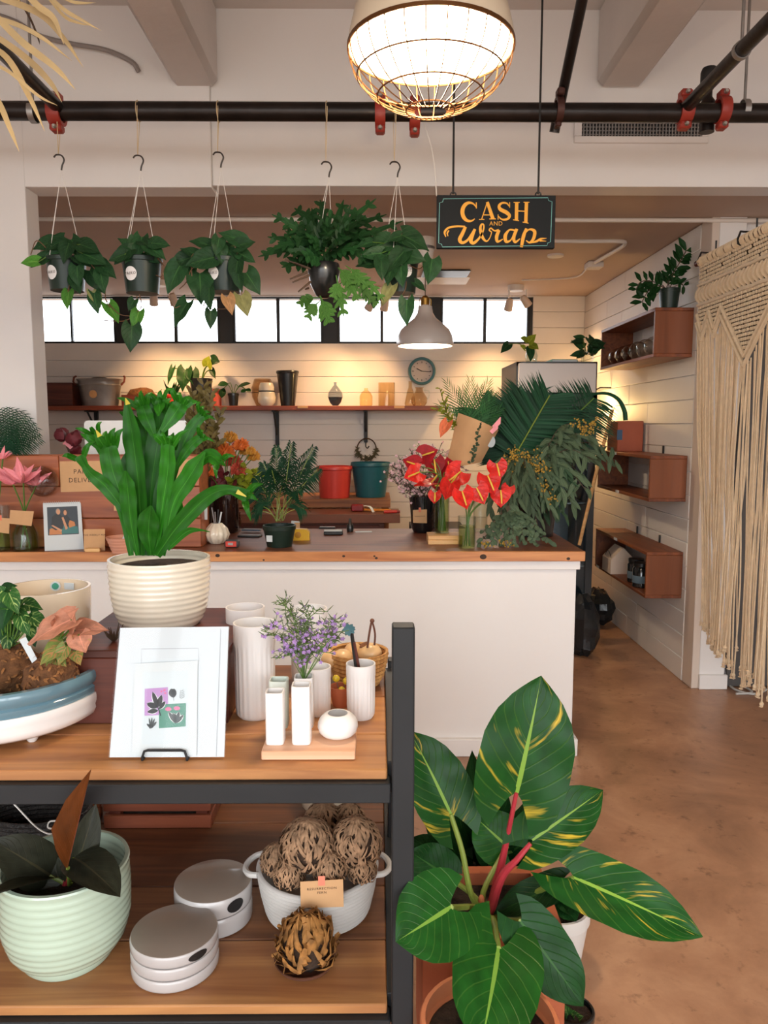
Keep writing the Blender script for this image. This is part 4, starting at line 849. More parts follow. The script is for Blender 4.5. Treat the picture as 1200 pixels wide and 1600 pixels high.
# tools on the desk
c = Zp(585, 800, .871); t = thing('utility_knife', 'orange utility knife lying on the desk', 'knife', c); part('body', G().box(c + V((.02, .04, .012)), (.22, .035, .018), .006, Matrix.Rotation(-.15, 3, 'Z')), mat('orange_tool', 'e08a24', .4), t); part('blade', G().box(c + V((-.12, .06, .012)), (.09, .02, .002), .0005, Matrix.Rotation(-.15, 3, 'Z')), M_steel, t)
c = Zp(610, 803, .871); t = thing('marker_pen', 'thick red marker pen at the desk corner', 'pen', c); part('body', G().tube([c + V((-.05, .02, .014)), c + V((.05, .03, .014))], .013, 10), mat('red_marker', 'd0322a', .4), t); part('cap', G().tube([c + V((.05, .03, .014)), c + V((.075, .032, .014))], .010, 10), mat('dark_red_cap', '8a1f1c', .4), t)
c = Zp(558, 801, .871); t = thing('tape_dispenser', 'dark red tape dispenser with loose tape on the desk', 'dispenser', c); part('body', G().box(c + V((0, .08, .03)), (.10, .05, .058), .01), mat('dark_red_plastic', '8a2024', .35), t); part('tape_strip', G().strap(spline([c + V((.05, .06, .05)), c + V((.10, .02, .045)), c + V((.13, -.01, .005))], 5), .012, (0, -.2, 1), 0, 2), M_paper, t)
c = V((P(648, 820, 5.7).x + .03, 5.75, 0)); t = thing('file_cabinet', 'low black cabinet in the gap beside the desk', 'cabinet', c); part('body', G().bx(c.x - .06, c.x + .34, 5.6, 6.0, .02, .80), M_frame, t); part('knob', G().lathe((c.x - .02, 5.6, .755), [(.012, 0), (.014, .012), (0, .016)], 10, ax=(0, -1, 0)), M_steel, t)

# ---------------- plank box on the counter ----------------
zt = P(150, 712, 3.58).z; xl, xr = -1.95, P(313, 790, 3.58).x
t = thing('plank_box', 'reddish wooden plank box standing along the counter', 'box', V((-1.3, 3.67, CZ)))
zs = [CZ + .001, P(150, 810, 3.58).z, P(150, 760, 3.58).z, zt]
for i in range(3):
    if i == 2: xm = P(92, 730, 3.58).x; part('plank', G().bx(xl, xm - .001, 3.58, 3.6, zs[i] + .0015, zs[i+1], .003), M_cherry, t); part('plank', G().bx(xm + .001, xr, 3.58, 3.6, zs[i] + .0015, zs[i+1], .003), M_cherry, t)
    else: part('plank', G().bx(xl, xr, 3.58, 3.6, zs[i] + .0015, zs[i+1] - .0015, .003), M_cherry, t)
part('end_board', G().bx(xr - .02, xr, 3.6, 3.765, CZ + .001, zt), M_cherry, t); part('back_board', G().bx(xl, xr, 3.75, 3.77, CZ + .001, zt - .0), M_cherry, t); part('bottom_board', G().bx(xl, xr - .02, 3.6, 3.75, CZ + .001, CZ + .02), M_cherry, t)
def onbox(a, b, c_, d_, y=3.578): return [P(a, b, y), P(c_, b, y), P(c_, d_, y), P(a, d_, y)]
q = [P(93, 721, 3.578), P(168, 720, 3.578), P(169, 767, 3.578), P(95, 769, 3.578)]
card('sign_card', 'kraft card reading PAIKO DELIVERY pinned on the plank box', q, M_kraft, [('PAIKO', .022, .030), ('DELIVERY', -.018, .030)], 'sign')
card('kraft_card', 'blank kraft card on the plank box half covered by fern blades', onbox(178, 735, 236, 798), M_kraft, [('ORDERS', .02, .02)], 'card')
card('kraft_card', 'kraft card pinned at the top end of the plank box', onbox(250, 718, 302, 763), M_kraft, [('HELLO', .0, .018)][:0], 'card')
c = P(67, 752, 3.555); r = 24*mp(3.55, 752); t = thing('glass_bubble', 'round clear glass bubble fixed on the plank box', 'vase', c)
part('bubble', G().lathe(c, [(r*.75, -.02), (r*.95, -.005), (r, .012), (r*.9, .03), (r*.6, .048), (r*.25, .056), (0, .057)], 30, ax=(0, -1, 0)), glass('grey_bubble_glass', (.8, .79, .78), 1.6), t); part('rim', G().lathe(c, [(r*.97, -.008), (r*1.02, -.002), (r*.99, .006)], 30, ax=(0, -1, 0), ring=True), M_glass, t)
# computer and red bundle behind the plank box
c = V((P(213, 700, 4.05).x, 4.05, CZ)); t = thing('computer', 'silver desktop computer seen from the back above the plank box', 'computer', c)
a, b = P(131, 657, 4.0), P(294, 657, 4.0); silver = mat('silver_aluminium', 'd8d4ce', .35, metal=.25)
g = G(); n = 8; w = b.x - a.x; h = .40; zc = a.z - h; pts = []
for cx_, cz_, a0 in ((a.x + .02, a.z - .02, 90), (a.x + .02, zc + .02, 180), (b.x - .02, zc + .02, 270), (b.x - .02, a.z - .02, 0)):
    for k in range(5): an = radians(a0 + k*22.5); pts.append(V((cx_ + .02*cos(an), 4.0, cz_ + .02*sin(an))))
part('screen_back', G().prism(pts, (0, .03, 0)), silver, t, ang=30); part('screen', G().prism([p + V((0, .0302, 0)) for p in pts], (0, .001, 0)), M_frame, t); part('stand', G().bx(c.x - .09, c.x + .09, 3.98, 4.0, CZ + .008, zc + .2).bx(c.x - .1, c.x + .1, 3.93, 4.11, CZ + .001, CZ + .009), silver, t)
c = V((P(112, 700, 4.02).x, 4.05, CZ + .001)); t = thing('flower_bundle', 'dark red flower bundle wrapped in paper beside the computer', 'flowers', c)
g = G(); rr_ = random.Random(5)
for i in range(9): q = P(rr_.uniform(94, 128), rr_.uniform(676, 706), 4.02 + rr_.uniform(-.05, .05)); g.ball(q, rr_.uniform(.022, .035), 9, 6, (1, 1, 1.1), .18, rr_)
part('blossom', g, M_burg, t, kind='stuff'); part('paper_wrap', G().lathe(c, [(.04, 0), (.09, .28), (.10, .40), (.096, .40), (.086, .28), (.036, .0)], 14, lambda a, j: 1 + .12*sin(5*a)), mat('salmon_paper', 'c4604a', .7), t)
part('petal', G().strap([P(112, 700, 4.0), P(103, 690, 4.0), P(98, 694, 4.0)], [.01, .016, .003], CAMF), M_pinkf, t)
q = P(100, 678, 4.02); 
g = G().tube(spline([P(108, 706, 4.02), P(104, 690, 4.02), P(98, 678, 4.02)], 4), .006, 5); part('stem', g, M_brstem, t)
# sheet of white paper hung at the end of the plank box
card('paper_sheet', 'narrow white paper hanging at the end of the plank box', [P(314.5, 777, 3.66), P(324, 777, 3.66), P(324, 812, 3.66), P(314.5, 812, 3.66)], M_paper)
for o in COL.objects:
    pass

# ---------------- things along the counter ----------------
def onc(x, y, r=0): return on(x, y, CZ + .0006, r)
# calendar
bl, br = onc(70, 861), onc(131, 858); tl, tr = P(67, 786, bl.y + .05), P(126, 784, br.y + .05)
t = thing('desk_calendar', 'white desk calendar with a photo of a seated couple', 'calendar', (bl + br)/2); rt = (br - bl).normalized(); up = (tl - bl).normalized(); nn = rt.cross(up).normalized()
part('page', G().prism([tl, tr, br, bl], -nn*.002), M_paper, t); part('back_stand', G().prism([tl - nn*.003, tr - nn*.003, br + V((0, .10, 0)), bl + V((0, .10, 0))], -nn*.002), M_paper, t)
g = G()
for i in range(18): q = tl.lerp(tr, (i + .5)/18); g.tube([q + nn*.004 + up*-.008, q + nn*.005 + up*.004, q - nn*.004 + up*.006, q - nn*.006 - up*.006], .0008, 4)
part('spiral_binding', g, M_bolt, t)
def cal(u, v, e=.0005): return tl.lerp(tr, u).lerp(bl.lerp(br, u), v) + nn*e
def calpoly(pts, m, e, nm='print'): part(nm, G().poly([cal(u, v, e) for u, v in pts]), m, t)
def oval(cx_, cy_, rx, ry, n=16): return [(cx_ + rx*cos(2*pi*k/n), cy_ + ry*sin(2*pi*k/n)) for k in range(n)]
ph_ = {k: mat('photo_' + k, c_, .4) for k, c_ in dict(ground='2a333c', skin='c98f66', shirt='16171a', hair='3a2c26', grey='8a8078', teal='2f6f6c', tan='c47a3c').items()}
calpoly([(.1, .09), (.9, .09), (.9, .68), (.1, .68)], ph_['ground'], .0004, 'photo_print')
calpoly([(.12, .66), (.18, .5), (.5, .48), (.88, .52), (.89, .66)], ph_['teal'], .0006); calpoly([(.13, .67), (.15, .55), (.28, .52), (.45, .6), (.46, .67)], ph_['tan'], .0007)
calpoly([(.19, .52), (.22, .30), (.32, .24), (.45, .26), (.52, .36), (.5, .55), (.3, .58)], ph_['shirt'], .0008); calpoly(oval(.385, .185, .062, .062), ph_['grey'], .0009); calpoly(oval(.39, .2, .05, .055), ph_['skin'], .001)
calpoly([(.5, .3), (.6, .26), (.7, .36), (.68, .52), (.54, .5)], ph_['shirt'], .00085); calpoly(oval(.575, .205, .068, .07), ph_['hair'], .0009); calpoly(oval(.57, .22, .042, .055), ph_['skin'], .001)
calpoly([(.19, .48), (.24, .47), (.47, .58), (.44, .62)], ph_['skin'], .0011); calpoly([(.47, .32), (.52, .31), (.62, .55), (.56, .58)], ph_['skin'], .0011); calpoly([(.68, .38), (.8, .42), (.82, .5), (.66, .54), (.64, .46)], ph_['tan'], .00115)
# small kraft card on block
bl, br = onc(131, 861), onc(164, 860); tl, tr = P(131, 827, bl.y + .01), P(164, 826.5, br.y + .01)
card('kraft_card', 'small kraft card standing in a wooden block beside the calendar', [tl, tr, br, bl], M_kraft, [('THE WEEKLY MIX', .022, .011)])
c = onc(146, 862); solo('card_block', G().box(c + V((0, -.006, .0085)), (.068, .02, .017), .002), M_blond, 'little pale wooden block holding a kraft card', 'block')
# pink bowl
c = onc(192, 866, .05); t = thing('wooden_bowl', 'pale pink carved wooden bowl by the fern blades', 'bowl', c); part('body', G().lathe(c, vessel(ribs(0, .072, 5, 0, .0012, [(0, .045), (1, .072)]), .005), 26), mat('pink_wood_bowl', 'd89a80', .5), t); part('paper_slip', G().box(c + V((.04, -.01, .07)), (.06, .003, .05), .0005, Matrix.Rotation(.5, 3, 'Y')), M_paper, t)
# pumpkin pot with pens
o, c, k, h = vase('pen_pot', 'white pleated gourd-shaped pot holding pens', 'pot', 339, 850, 817, [(11, 0), (17, .18), (20, .45), (17, .72), (10, .95), (8, 1)], CZ + .0006, M_cream, n=84, mod=lambda a, j: 1 + .035*cos(14*a))
for (tx_, ty_, d_), m in (((331, 793, -.01), M_steel), ((341, 796, .02), M_frame), ((336, 800, -.02), M_steel), ((346, 800, 0), M_paper)): solo('pen', G().tube([c + V((0, d_*.3, h*.35)), P(tx_, ty_, c.y + d_)], .004, 7), m, {331: 'silver pen leaning furthest in the gourd pot', 341: 'black pen standing tallest in the gourd pot', 336: 'short silver pen in the gourd pot', 346: 'white pen with a tag in the gourd pot'}[tx_], 'pen')
c = onc(363, 857, .03); t = thing('tape_measure', 'red and grey tape measure on the counter edge', 'tape measure', c); part('case', G().box(c + V((0, 0, .019)), (.068, .04, .036), .008), mat('grey_case', '4a4a4c', .5), t); part('front_plate', G().box(c + V((-.002, -.0205, .019)), (.05, .003, .026), .001), mat('red_case', 'd4402e', .4), t); part('label', G().box(c + V((-.004, -.0225, .02)), (.024, .002, .012), .0005), M_steel, t)
for x, y, s, m, lab, nm, zz in ((390, 839, (.115, .06, .009), M_frame, 'black smartphone lying on the counter', 'phone', 0), (393, 832, (.10, .05, .008), mat('blue_grey_case', '54667a', .5), 'blue-grey smartphone resting on the black phone', 'phone', .0095)):
    c = onc(x, y); c2 = c + V((0, .01, s[2]/2 + zz)); t = thing('smartphone', lab, nm, c); part('case', G().box(c2, s, .003, Matrix.Rotation(-.12, 3, 'Z')), m, t); part('screen', G().box(c2 + V((0, 0, s[2]/2)), (s[0]*.94, s[1]*.9, .0008), .0002, Matrix.Rotation(-.12, 3, 'Z')), M_potb, t)
o, c, k, h = vase('glass_jar', 'small pale glass jar with brown liquid behind the pen pot', 'jar', 364, 829, 800, [(11, 0), (13, .1), (14, .6), (12, .9), (13, 1)], CZ + .0006, glass('dull_glass', (.72, .64, .58))); part('liquid', G().lathe(c, [(0, .004), (9*k, .004), (11*k, h*.45), (0, h*.45)], 20), glass('brown_liquid', (.4, .22, .14), .3), o)
# potted parlour palm
c = onc(437, 857, .07); k = mp(c.y, 820); t = potplant('parlour_palm', 'small parlour palm in a dark green nursery pot on the counter', 'plant', c, 25.5*k, P(437, 820, c.y).z - c.z, M_pot, rb=.76)
q = V((c.x - 13*k, c.y - .062, c.z + .045)); part('price_sticker', G().box(q, (.03, .002, .03), .0004, Matrix.Rotation(-.3, 3, 'Z')), M_paper, t)
for tx_, ty_, dy in ((489, 700, 0), (497, 733, -.06), (400, 748, -.05), (395, 770, .05), (432, 700, .06), (455, 694, -.03), (480, 720, .07), (412, 725, .02), (470, 765, -.09), (405, 790, -.06), (425, 735, -.08), (475, 795, -.07), (448, 720, .04), (398, 800, .0), (440, 760, -.1)):
    g = G(); tip = P(tx_, ty_, c.y + dy); b = c + V((R.uniform(-.02, .02), R.uniform(-.02, .02), .12)); frond(g, b, tip, V((R.uniform(-.5, .5), -.8, .6)), 26, .10, .0095, .5, .05, .75, .8, .42); part('frond', g, L_palm, t); part('stem', G().tube(spline([b, b.lerp(tip, .5) + V((0, 0, .02)), tip], 4), .002, 4), M_petg, t)
# yellow dispenser, card behind, notepad, marker, paper, pens
c = onc(471, 845, .03); t = thing('tape_dispenser', 'yellow tape dispenser on the counter beside the parlour palm', 'dispenser', c); yl = mat('yellow_plastic', 'e0b02c', .35); part('body', G().prism([c + V((x, -.022, z)) for x, z in ((-.042, 0), (.042, 0), (.042, .04), (.028, .055), (-.03, .058), (-.042, .045))], (0, .044, 0)), yl, t, ang=25); part('hub', G().lathe(c + V((-.015, -.0225, .028)), [(.016, 0), (.016, .002), (.007, .003), (0, .003)], 16, ax=(0, -1, 0)), mat('amber_tape', 'b8801c', .4), t)
c = onc(461, 829); t = thing('card_stack', 'upright white folded card behind the yellow dispenser', 'card', c); part('sheet', G().box(c + V((0, .01, .025)), (.045, .02, .05), .001, Matrix.Rotation(.1, 3, 'Y')), M_paper, t); part('fold', G().box(c + V((.012, -.004, .022)), (.03, .002, .044), .0005), M_kraft, t)
c = onc(521, 836, .03); t = thing('card_reader', 'black and white card reader lying on the counter', 'card reader', c); part('body', G().box(c + V((0, 0, .01)), (.10, .07, .019), .004, Matrix.Rotation(.05, 3, 'Z')), M_frame, t); part('cover', G().box(c + V((-.002, 0, .0205)), (.094, .064, .003), .001, Matrix.Rotation(.05, 3, 'Z')), M_paper, t)
c = onc(511, 827, .02); t = thing('phone_cover', 'dark flat phone on the counter behind the card reader', 'phone', c); part('case', G().box(c + V((0, .02, .004)), (.09, .04, .008), .002), M_frame, t); part('screen', G().box(c + V((0, .02, .0085)), (.082, .034, .001), .0002), M_steel, t)
o, c, k, h = vase('ink_bottle', 'tiny black bottle with a pointed cap on the counter', 'bottle', 547, 831, 810, [(5, 0), (5.5, .2), (5, .5), (2.5, .65), (2, .95), (1.2, 1)], CZ + .0006, M_potb, n=16, t=.002)
solo('paper_slip', G().box(onc(568, 832) + V((0, .02, .0012)), (.09, .045, .0016), .0004, Matrix.Rotation(.1, 3, 'Z')), M_paper, 'thin white paper slip lying by the tiny black bottle', 'paper')
# wood block with vase, cards, dark vase
c = onc(692, 851); bx_ = c + V((0, .055, 0)); xl_, xr_ = onc(668, 849).x, onc(716, 851).x
t = thing('wood_block', 'pale layered wooden block under a glass vase of anthuriums', 'block', bx_); BZ = CZ + .0006
part('lower_layer', G().bx(xl_, xr_ + .02, c.y, c.y + .13, BZ, BZ + .022), M_blond, t); part('upper_layer', G().bx(xl_, xr_ + .02, c.y, c.y + .13, BZ + .0222, BZ + .044), M_blond, t)
vA, cA, kA, hA = vase('glass_vase', 'glass vase of anthurium stems standing on the wooden block', 'vase', 690, 834, 748, [(11.5, 0), (12, .05), (12, 1)], BZ + .0446, M_glass)
part('water', G().lathe(cA, [(0, .006), (10.5*kA, .006), (10.5*kA, hA*.72), (0, hA*.72)], 24), M_water, vA)
vB, cB, kB, hB = vase('glass_vase', 'glass vase of crossed anthurium stems at the counter edge', 'vase', 729, 858, 806, [(13.5, 0), (14, .04), (14, 1)], BZ, M_glass)
part('water', G().lathe(cB, [(0, .006), (12.5*kB, .006), (12.5*kB, hB*.7), (0, hB*.7)], 24), M_water, vB)
vC, cC, kC, hC = vase('glass_vase', 'empty clear glass vase behind the crossed stems', 'vase', 750, 832, 778, [(10, 0), (11, .05), (11, 1)], BZ, M_glass)
o, c, k, h = vase('dark_vase', 'dark glass vase holding the pink waxflower bunch', 'vase', 660, 833, 775, [(14, 0), (17, .1), (19, .6), (21, 1)], BZ, mat('dark_vase_glass', '15171a', .1, coat=.5)); WX = c + V((0, 0, h*.8))
card('kraft_card', 'square kraft card taped on the dark waxflower vase', [P(645, 797, c.y - .07), P(667, 796, c.y - .07), P(667, 817.5, c.y - .07), P(645.5, 817, c.y - .07)], M_kraft, [('WAXFLOWER', .0, .008)], 'card', tape=mat('coral_tape', 'e07a5a', .6))
o, c, k, h = vase('dark_vase', 'dark glass vase between the waxflowers and the anthuriums', 'vase', 678, 826, 782, [(11, 0), (12, .1), (12, 1)], BZ, mat('dark_vase_glass_b', '1a1e22', .1, coat=.5))
# anthuriums
lr = [leafmesh('heart', L_red, .32, .07, -.05, wave=.03, var=i) for i in range(3)]; lrd = leafmesh('heart', L_redd, .3, .08, .05)
A = [(712, 742, 33, 215, 'A', 0), (777, 732, 26, 280, 'B', 0), (765, 752, 32, 290, 'B', -.04), (748, 770, 28, 295, 'B', -.06), (724, 776, 29, 285, 'B', -.08), (782, 774, 27, 270, 'B', -.02), (793, 766, 18, 250, 'B', .02), (648, 740, 26, 200, 'A', 0), (645, 724, 24, 160, 'A', .03), (667, 709, 26, 20, 'A', .06), (679, 726, 27, 275, 'A', .05), (666, 755, 28, 190, 'A', -.04), (702, 762, 28, 250, 'A', -.06), (679, 775, 17, 265, 'A', -.05), (701, 731, 25, 100, 'A', .08), (689, 758, 24, 180, 'A', .02)]
where = {0: 'largest and facing forward above the block', 1: 'highest of those over the crossed stems', 2: 'large and heart shaped below the highest', 3: 'centre of the crossed-stem group', 4: 'lowest, hanging over the vase mouth', 5: 'at the eucalyptus side, lowest there', 6: 'small, nearly touching the eucalyptus', 7: 'pale pinkish, beside the waxflowers', 8: 'deep red, deepest in the waxflowers', 9: 'deep red, just under the kraft wrapping', 10: 'dark red behind a long yellow spadix', 11: 'seen edge-on with a curved spadix', 12: 'folded, with spadix pointing up', 13: 'small, hanging under the edge-on one', 14: 'deep red, behind the largest', 15: 'deep red, half hidden behind the folded one'}
for i, (x, y, s, an, v, dy) in enumerate(A):
    cv, kv, hv = (cA, kA, hA) if v == 'A' else (cB, kB, hB); d = cv.y - .02 + dy; k = mp(d, y); ctr = P(x, y, d); a = radians(an); dr = V((cos(a), 0, sin(a)))
    dk = i in (8, 9, 10, 14, 15); fl = i in (11, 12)
    t = thing('anthurium', 'red anthurium ' + where[i], 'flower', ctr - V((0, 0, s*k*.5)), 'red anthuriums on the counter')
    f = V((R.uniform(-.25, .25), -1, .35)) if not fl else V((.1, -.25, 1))
    s *= 1.18; base = ctr - dr*s*k*.25
    o = leaf(t, lrd if dk else lr[i % 3], base, ctr + dr*s*k*.60 + V((0, -.015, 0)), f, s*k*1.08, 'spathe')
    sd = dr if not fl else V((.35, -.2, .6)); part('spadix', G().tube([base + V((0, -.004, 0)), base + V((0, -.03, .0)) + sd*s*k*.3, base + V((0, -.04, 0)) + sd*s*k*.62], [.0035, .0045, .003], 6), M_spad, t)
    ft = cv + V((R.uniform(-.6, .6)*10*kv, R.uniform(-.5, .5)*10*kv, .01)); part('stem', G().tube(spline([base + V((0, .006, 0)), cv + V((0, 0, hv))*1.0 + (base - cv - V((0, 0, hv)))*.12, ft], 6), .0028, 5), M_stem, t)
# pink waxflower bunch
t = thing('waxflower_bunch', 'bushy bunch of pale pink waxflowers with dark foliage', 'flowers', WX - V((0, 0, .14)))
gs, gl, gb = G(), G(), G(); rr_ = random.Random(11)
def floret(g, p, r, rnd):
    f = V((rnd.uniform(-.6, .6), -1, rnd.uniform(-.3, .7))).normalized(); u = f.orthogonal().normalized(); w = f.cross(u); vs = [p - f*(-r*.25)]
    for k in range(10): a = 2*pi*k/10; q = r*(1 if k % 2 == 0 else .6); vs.append(p + u*cos(a)*q + w*sin(a)*q)
    g.add(vs, [(0, 1 + k, 1 + (k+1) % 10) for k in range(10)])
def spray(base, tip, gs, gl, gb, nb, spread, rnd, ll=.028, lw=.006, r=.006, st_=.0018):
    mid = base.lerp(tip, .5) + V((rnd.uniform(-.03, .03), rnd.uniform(-.03, .03), .03)); sp = spline([base, mid, tip], 6); gs.tube(sp, st_, 4)
    for i in range(nb):
        t_ = rnd.uniform(.45, 1); j = int(t_*(len(sp) - 1.001)); a = sp[j]; e = a + V((rnd.gauss(0, spread), rnd.gauss(0, spread), rnd.gauss(0, spread)*.8 + spread*.4)); gs.tube([a, e], .0008, 3, False); floret(gb, e, r*rnd.uniform(.7, 1.2), rnd)
        for q in range(2): b = e.lerp(a, rnd.uniform(0, .8)); n = b + V((rnd.uniform(-1, 1), rnd.uniform(-1, 1), rnd.uniform(-.4, 1)))*ll; gl.strap([b, b.lerp(n, .5), n], [lw*.3, lw*.5, lw*.1], (0, -1, .4), 0, 2)
for tx_, ty_ in [(600, 740), (608, 725), (622, 712), (640, 700), (655, 695), (672, 697), (690, 692), (618, 755), (628, 772), (640, 785), (650, 790), (612, 745), (635, 730), (655, 765), (645, 750), (665, 715), (660, 780), (705, 705), (720, 708), (632, 760), (625, 735), (668, 735), (690, 725), (715, 725), (735, 722), (725, 745)]:
    spray(WX, P(tx_, ty_, WX.y + rr_.uniform(-.10, .09)), gs, gl, gb, 20, .022, rr_, .018, .004, .0088)
part('stem', gs, M_brstem, t, kind='stuff'); part('foliage', gl, mat('brown_green_foliage', '4a4a34', .6), t, kind='stuff'); part('blossom', gb, M_wax, t, kind='stuff')
# orange flowers with glass vase
o, c, k, h = vase('glass_vase', 'dark glass vase of orange flowers behind the pen pot', 'vase', 352, 834, 772, [(20, 0), (22, .06), (22, 1)], BZ, mat('dark_water_glass', '2a1a16', .08, coat=.5)); OV = c + V((0, 0, h))
M_amber = mat('amber_petal', 'd89a3c', .6, var=.25, vs=25); M_redor = mat('red_orange_petal', 'c4503c', .6, var=.25, vs=25)
fl = [(325, 690, 17), (343, 700, 15), (360, 685, 12), (371, 698, 10), (352, 708, 16), (377, 697, 13), (396, 714, 11), (382, 706, 9), (365, 722, 14), (324, 738, 12), (318, 712, 12), (338, 722, 13), (392, 706, 9), (372, 735, 13)]
pos = ['tallest, reddish, by the fern blades', 'yellowish, below the tallest', 'amber, topmost at the back', 'small amber beside the topmost', 'amber, in the very middle', 'reddish, on a long outer stem', 'amber, at the outer end', 'small, between the two outer ones', 'amber, low and wide', 'dull tan, lowest by the plank box', 'orange, peeping past the fern blade', 'orange, in the middle row low', 'small amber, above the outer end one', 'dull orange, lowest over the vase mouth']
for i, (x, y, s) in enumerate(fl):
    ctr = P(x, y, c.y + R.uniform(-.07, .07)); k2 = mp(ctr.y, y)*s; t = thing('protea', 'orange pincushion flower ' + pos[i], 'flower', ctr - V((0, 0, k2)), 'orange flowers in the dark glass vase'); g = G()
    for j in range(70):
        u = (j + .5)/70; ph2 = j*2.4; th = math.acos(1 - 1.5*u); d = V((sin(th)*cos(ph2), sin(th)*sin(ph2), cos(th))); a = ctr + d*k2*.35; b = ctr + d*k2*R.uniform(.9, 1.08); g.strap([a, a.lerp(b, .6), b], [k2*.10, k2*.13, k2*.05], V((d.y, -d.x, .2)), 0, 2)
    g.ball(ctr, k2*.6, 8, 6); part('petal', g, (M_orange, M_amber, M_orange, M_amber, M_redor)[(i*3) % 5], t, kind='stuff'); part('stem', G().tube(spline([ctr, ctr.lerp(OV, .6), OV - V((R.uniform(-.03, .03), 0, .1))], 4), .003, 5), M_stem, t)
t = thing('burgundy_foliage', 'burgundy and green leaves filling the orange flower vase', 'flowers', OV - V((0, 0, .06))); gs, gl, g3 = G(), G(), G()
for tx_, ty_ in ((320, 755), (340, 750), (365, 752), (385, 748), (395, 735), (350, 740), (330, 735), (402, 750), (375, 760)): sprig(gs, gl if tx_ < 370 else g3, [OV - V((0, 0, .03)), OV.lerp(P(tx_, ty_, c.y), .6), P(tx_, ty_, c.y + R.uniform(-.08, .08))], 14, .07, .035, .1)
for tx_, ty_ in ((385, 730), (400, 738), (378, 725), (405, 760)): sprig(gs, g3, [OV, P(tx_, ty_, c.y - .06)], 12, .06, .03, .2)
part('stem', gs, M_brstem, t, kind='stuff'); part('burgundy_leaf', gl, M_burg, t, kind='stuff'); part('green_leaf', g3, L_yel, t, kind='stuff')
# tall brown-green foliage behind
c0 = V((P(310, 790, 3.95).x, 3.98, BZ)); t = thing('tall_vase', 'tall dark vase holding brown-green leucadendron stems', 'vase', c0); part('body', G().lathe(c0, vessel([(.045, 0), (.055, .05), (.06, .3)], .004), 24), M_potb, t)
t = thing('leucadendron_bunch', 'tall bunch of brown-green leucadendron stems against the back wall', 'flowers', c0 + V((0, 0, .02))); gs, gl = G(), G()
for tx_, ty_ in ((318, 600), (300, 612), (292, 640), (330, 610), (325, 640), (345, 645), (338, 665), (310, 650), (300, 670), (342, 690), (322, 690), (290, 690), (310, 620)):
    tip = P(tx_, ty_, 3.98 + R.uniform(-.05, .05)); sprig(gs, gl, [c0 + V((0, 0, .2)), c0.lerp(tip, .6) + V((0, 0, .12)), tip], 34, .05, .02, -.5)
part('stem', gs, M_brstem, t, kind='stuff'); part('leaf', gl, mat('brown_green_leaf', '6e5f30', .6, var=.3, vs=15), t, kind='stuff')
# kraft wrapped bouquet
c = P(728, 745, 3.95); t = thing('wrapped_bouquet', 'bouquet wrapped in brown kraft paper leaning among the palms', 'bouquet', c)
pb = [(700, 685), (697, 712), (712, 735), (750, 716), (764, 712), (777, 676), (775, 670), (716, 645)]
front = [P(x, y, 3.86 + (.05 if x < 705 or x > 770 else 0)) for x, y in pb]
def wrap(a_, b_, c_, d_, bulge):
    g = G(); n = 8; vs = []
    for i in range(n + 1):
        for j in range(n + 1): u, v = i/n, j/n; p = a_.lerp(b_, u).lerp(d_.lerp(c_, u), v); vs.append(p + V((0, -bulge*sin(pi*u)*(1 - .3*v), 0)))
    g.add(vs, [(i*(n+1)+j, (i+1)*(n+1)+j, (i+1)*(n+1)+j+1, i*(n+1)+j+1) for i in range(n) for j in range(n)]); return g
part('paper_wrap', wrap(P(716, 645, 3.95), P(779, 672, 3.97), P(752, 722, 3.9), P(696, 730, 3.93), .10), M_kraft, t, ang=60); part('paper_wrap', wrap(P(712, 655, 4.0), P(772, 662, 4.05), P(752, 720, 3.95), P(700, 728, 3.96), -.05), M_kraft, t, ang=60)
part('sticker', G().lathe(P(767, 690, 3.93), [(.03, 0), (.03, .001), (0, .001)], 20, ax=(.7, -1, 0)), M_paper, t)
g = G()
for tx_, ty_ in ((700, 600), (722, 612), (748, 610), (770, 620), (780, 640), (762, 600), (735, 598), (690, 635), (776, 655)): frond(g, P(738, 680, 4.0), P(tx_, ty_, 4.0 + R.uniform(-.05, .05)), V((0, -1, .3)), 14, .10, .010, .06, ang=1.0)
part('fan_palm_leaf', g, L_palml, t, kind='stuff')
gs, gl = G(), G()
for tip in ((687, 606), (680, 640), (695, 625)): sprig(gs, gl, [P(715, 670, 3.95), P(700, 650, 3.95), P(*tip, 3.93)], 22, .03, .01, -.3)
part('sprig', gl, L_yel, t, kind='stuff'); part('stem', gs, M_brstem, t, kind='stuff')
lm = leafmesh('heart', leafmat('coral_spathe', 'e87850', 'f09068', nv=4, vs=.2, rough=.3), .25, .15, .1); leaf(t, lm, P(700, 660, 3.88), P(688, 684, 3.86), V((-.6, -1, .1)), 20*mp(3.9), 'coral_spathe')
for x, y in ((775, 668), (779, 660)): part('pink_bud', G().strap([P(x - 8, y + 8, 3.9), P(x, y, 3.9), P(x + 3, y - 8, 3.9)], [.01, .012, .002], CAMF), M_pinkf, t)
g = G(); gs = G(); sprig(gs, g, [P(735, 725, 3.78), P(742, 700, 3.78), P(751, 664, 3.79)], 30, .022, .014, -.2); part('eucalyptus_sprig', g, L_euc, t, kind='stuff')
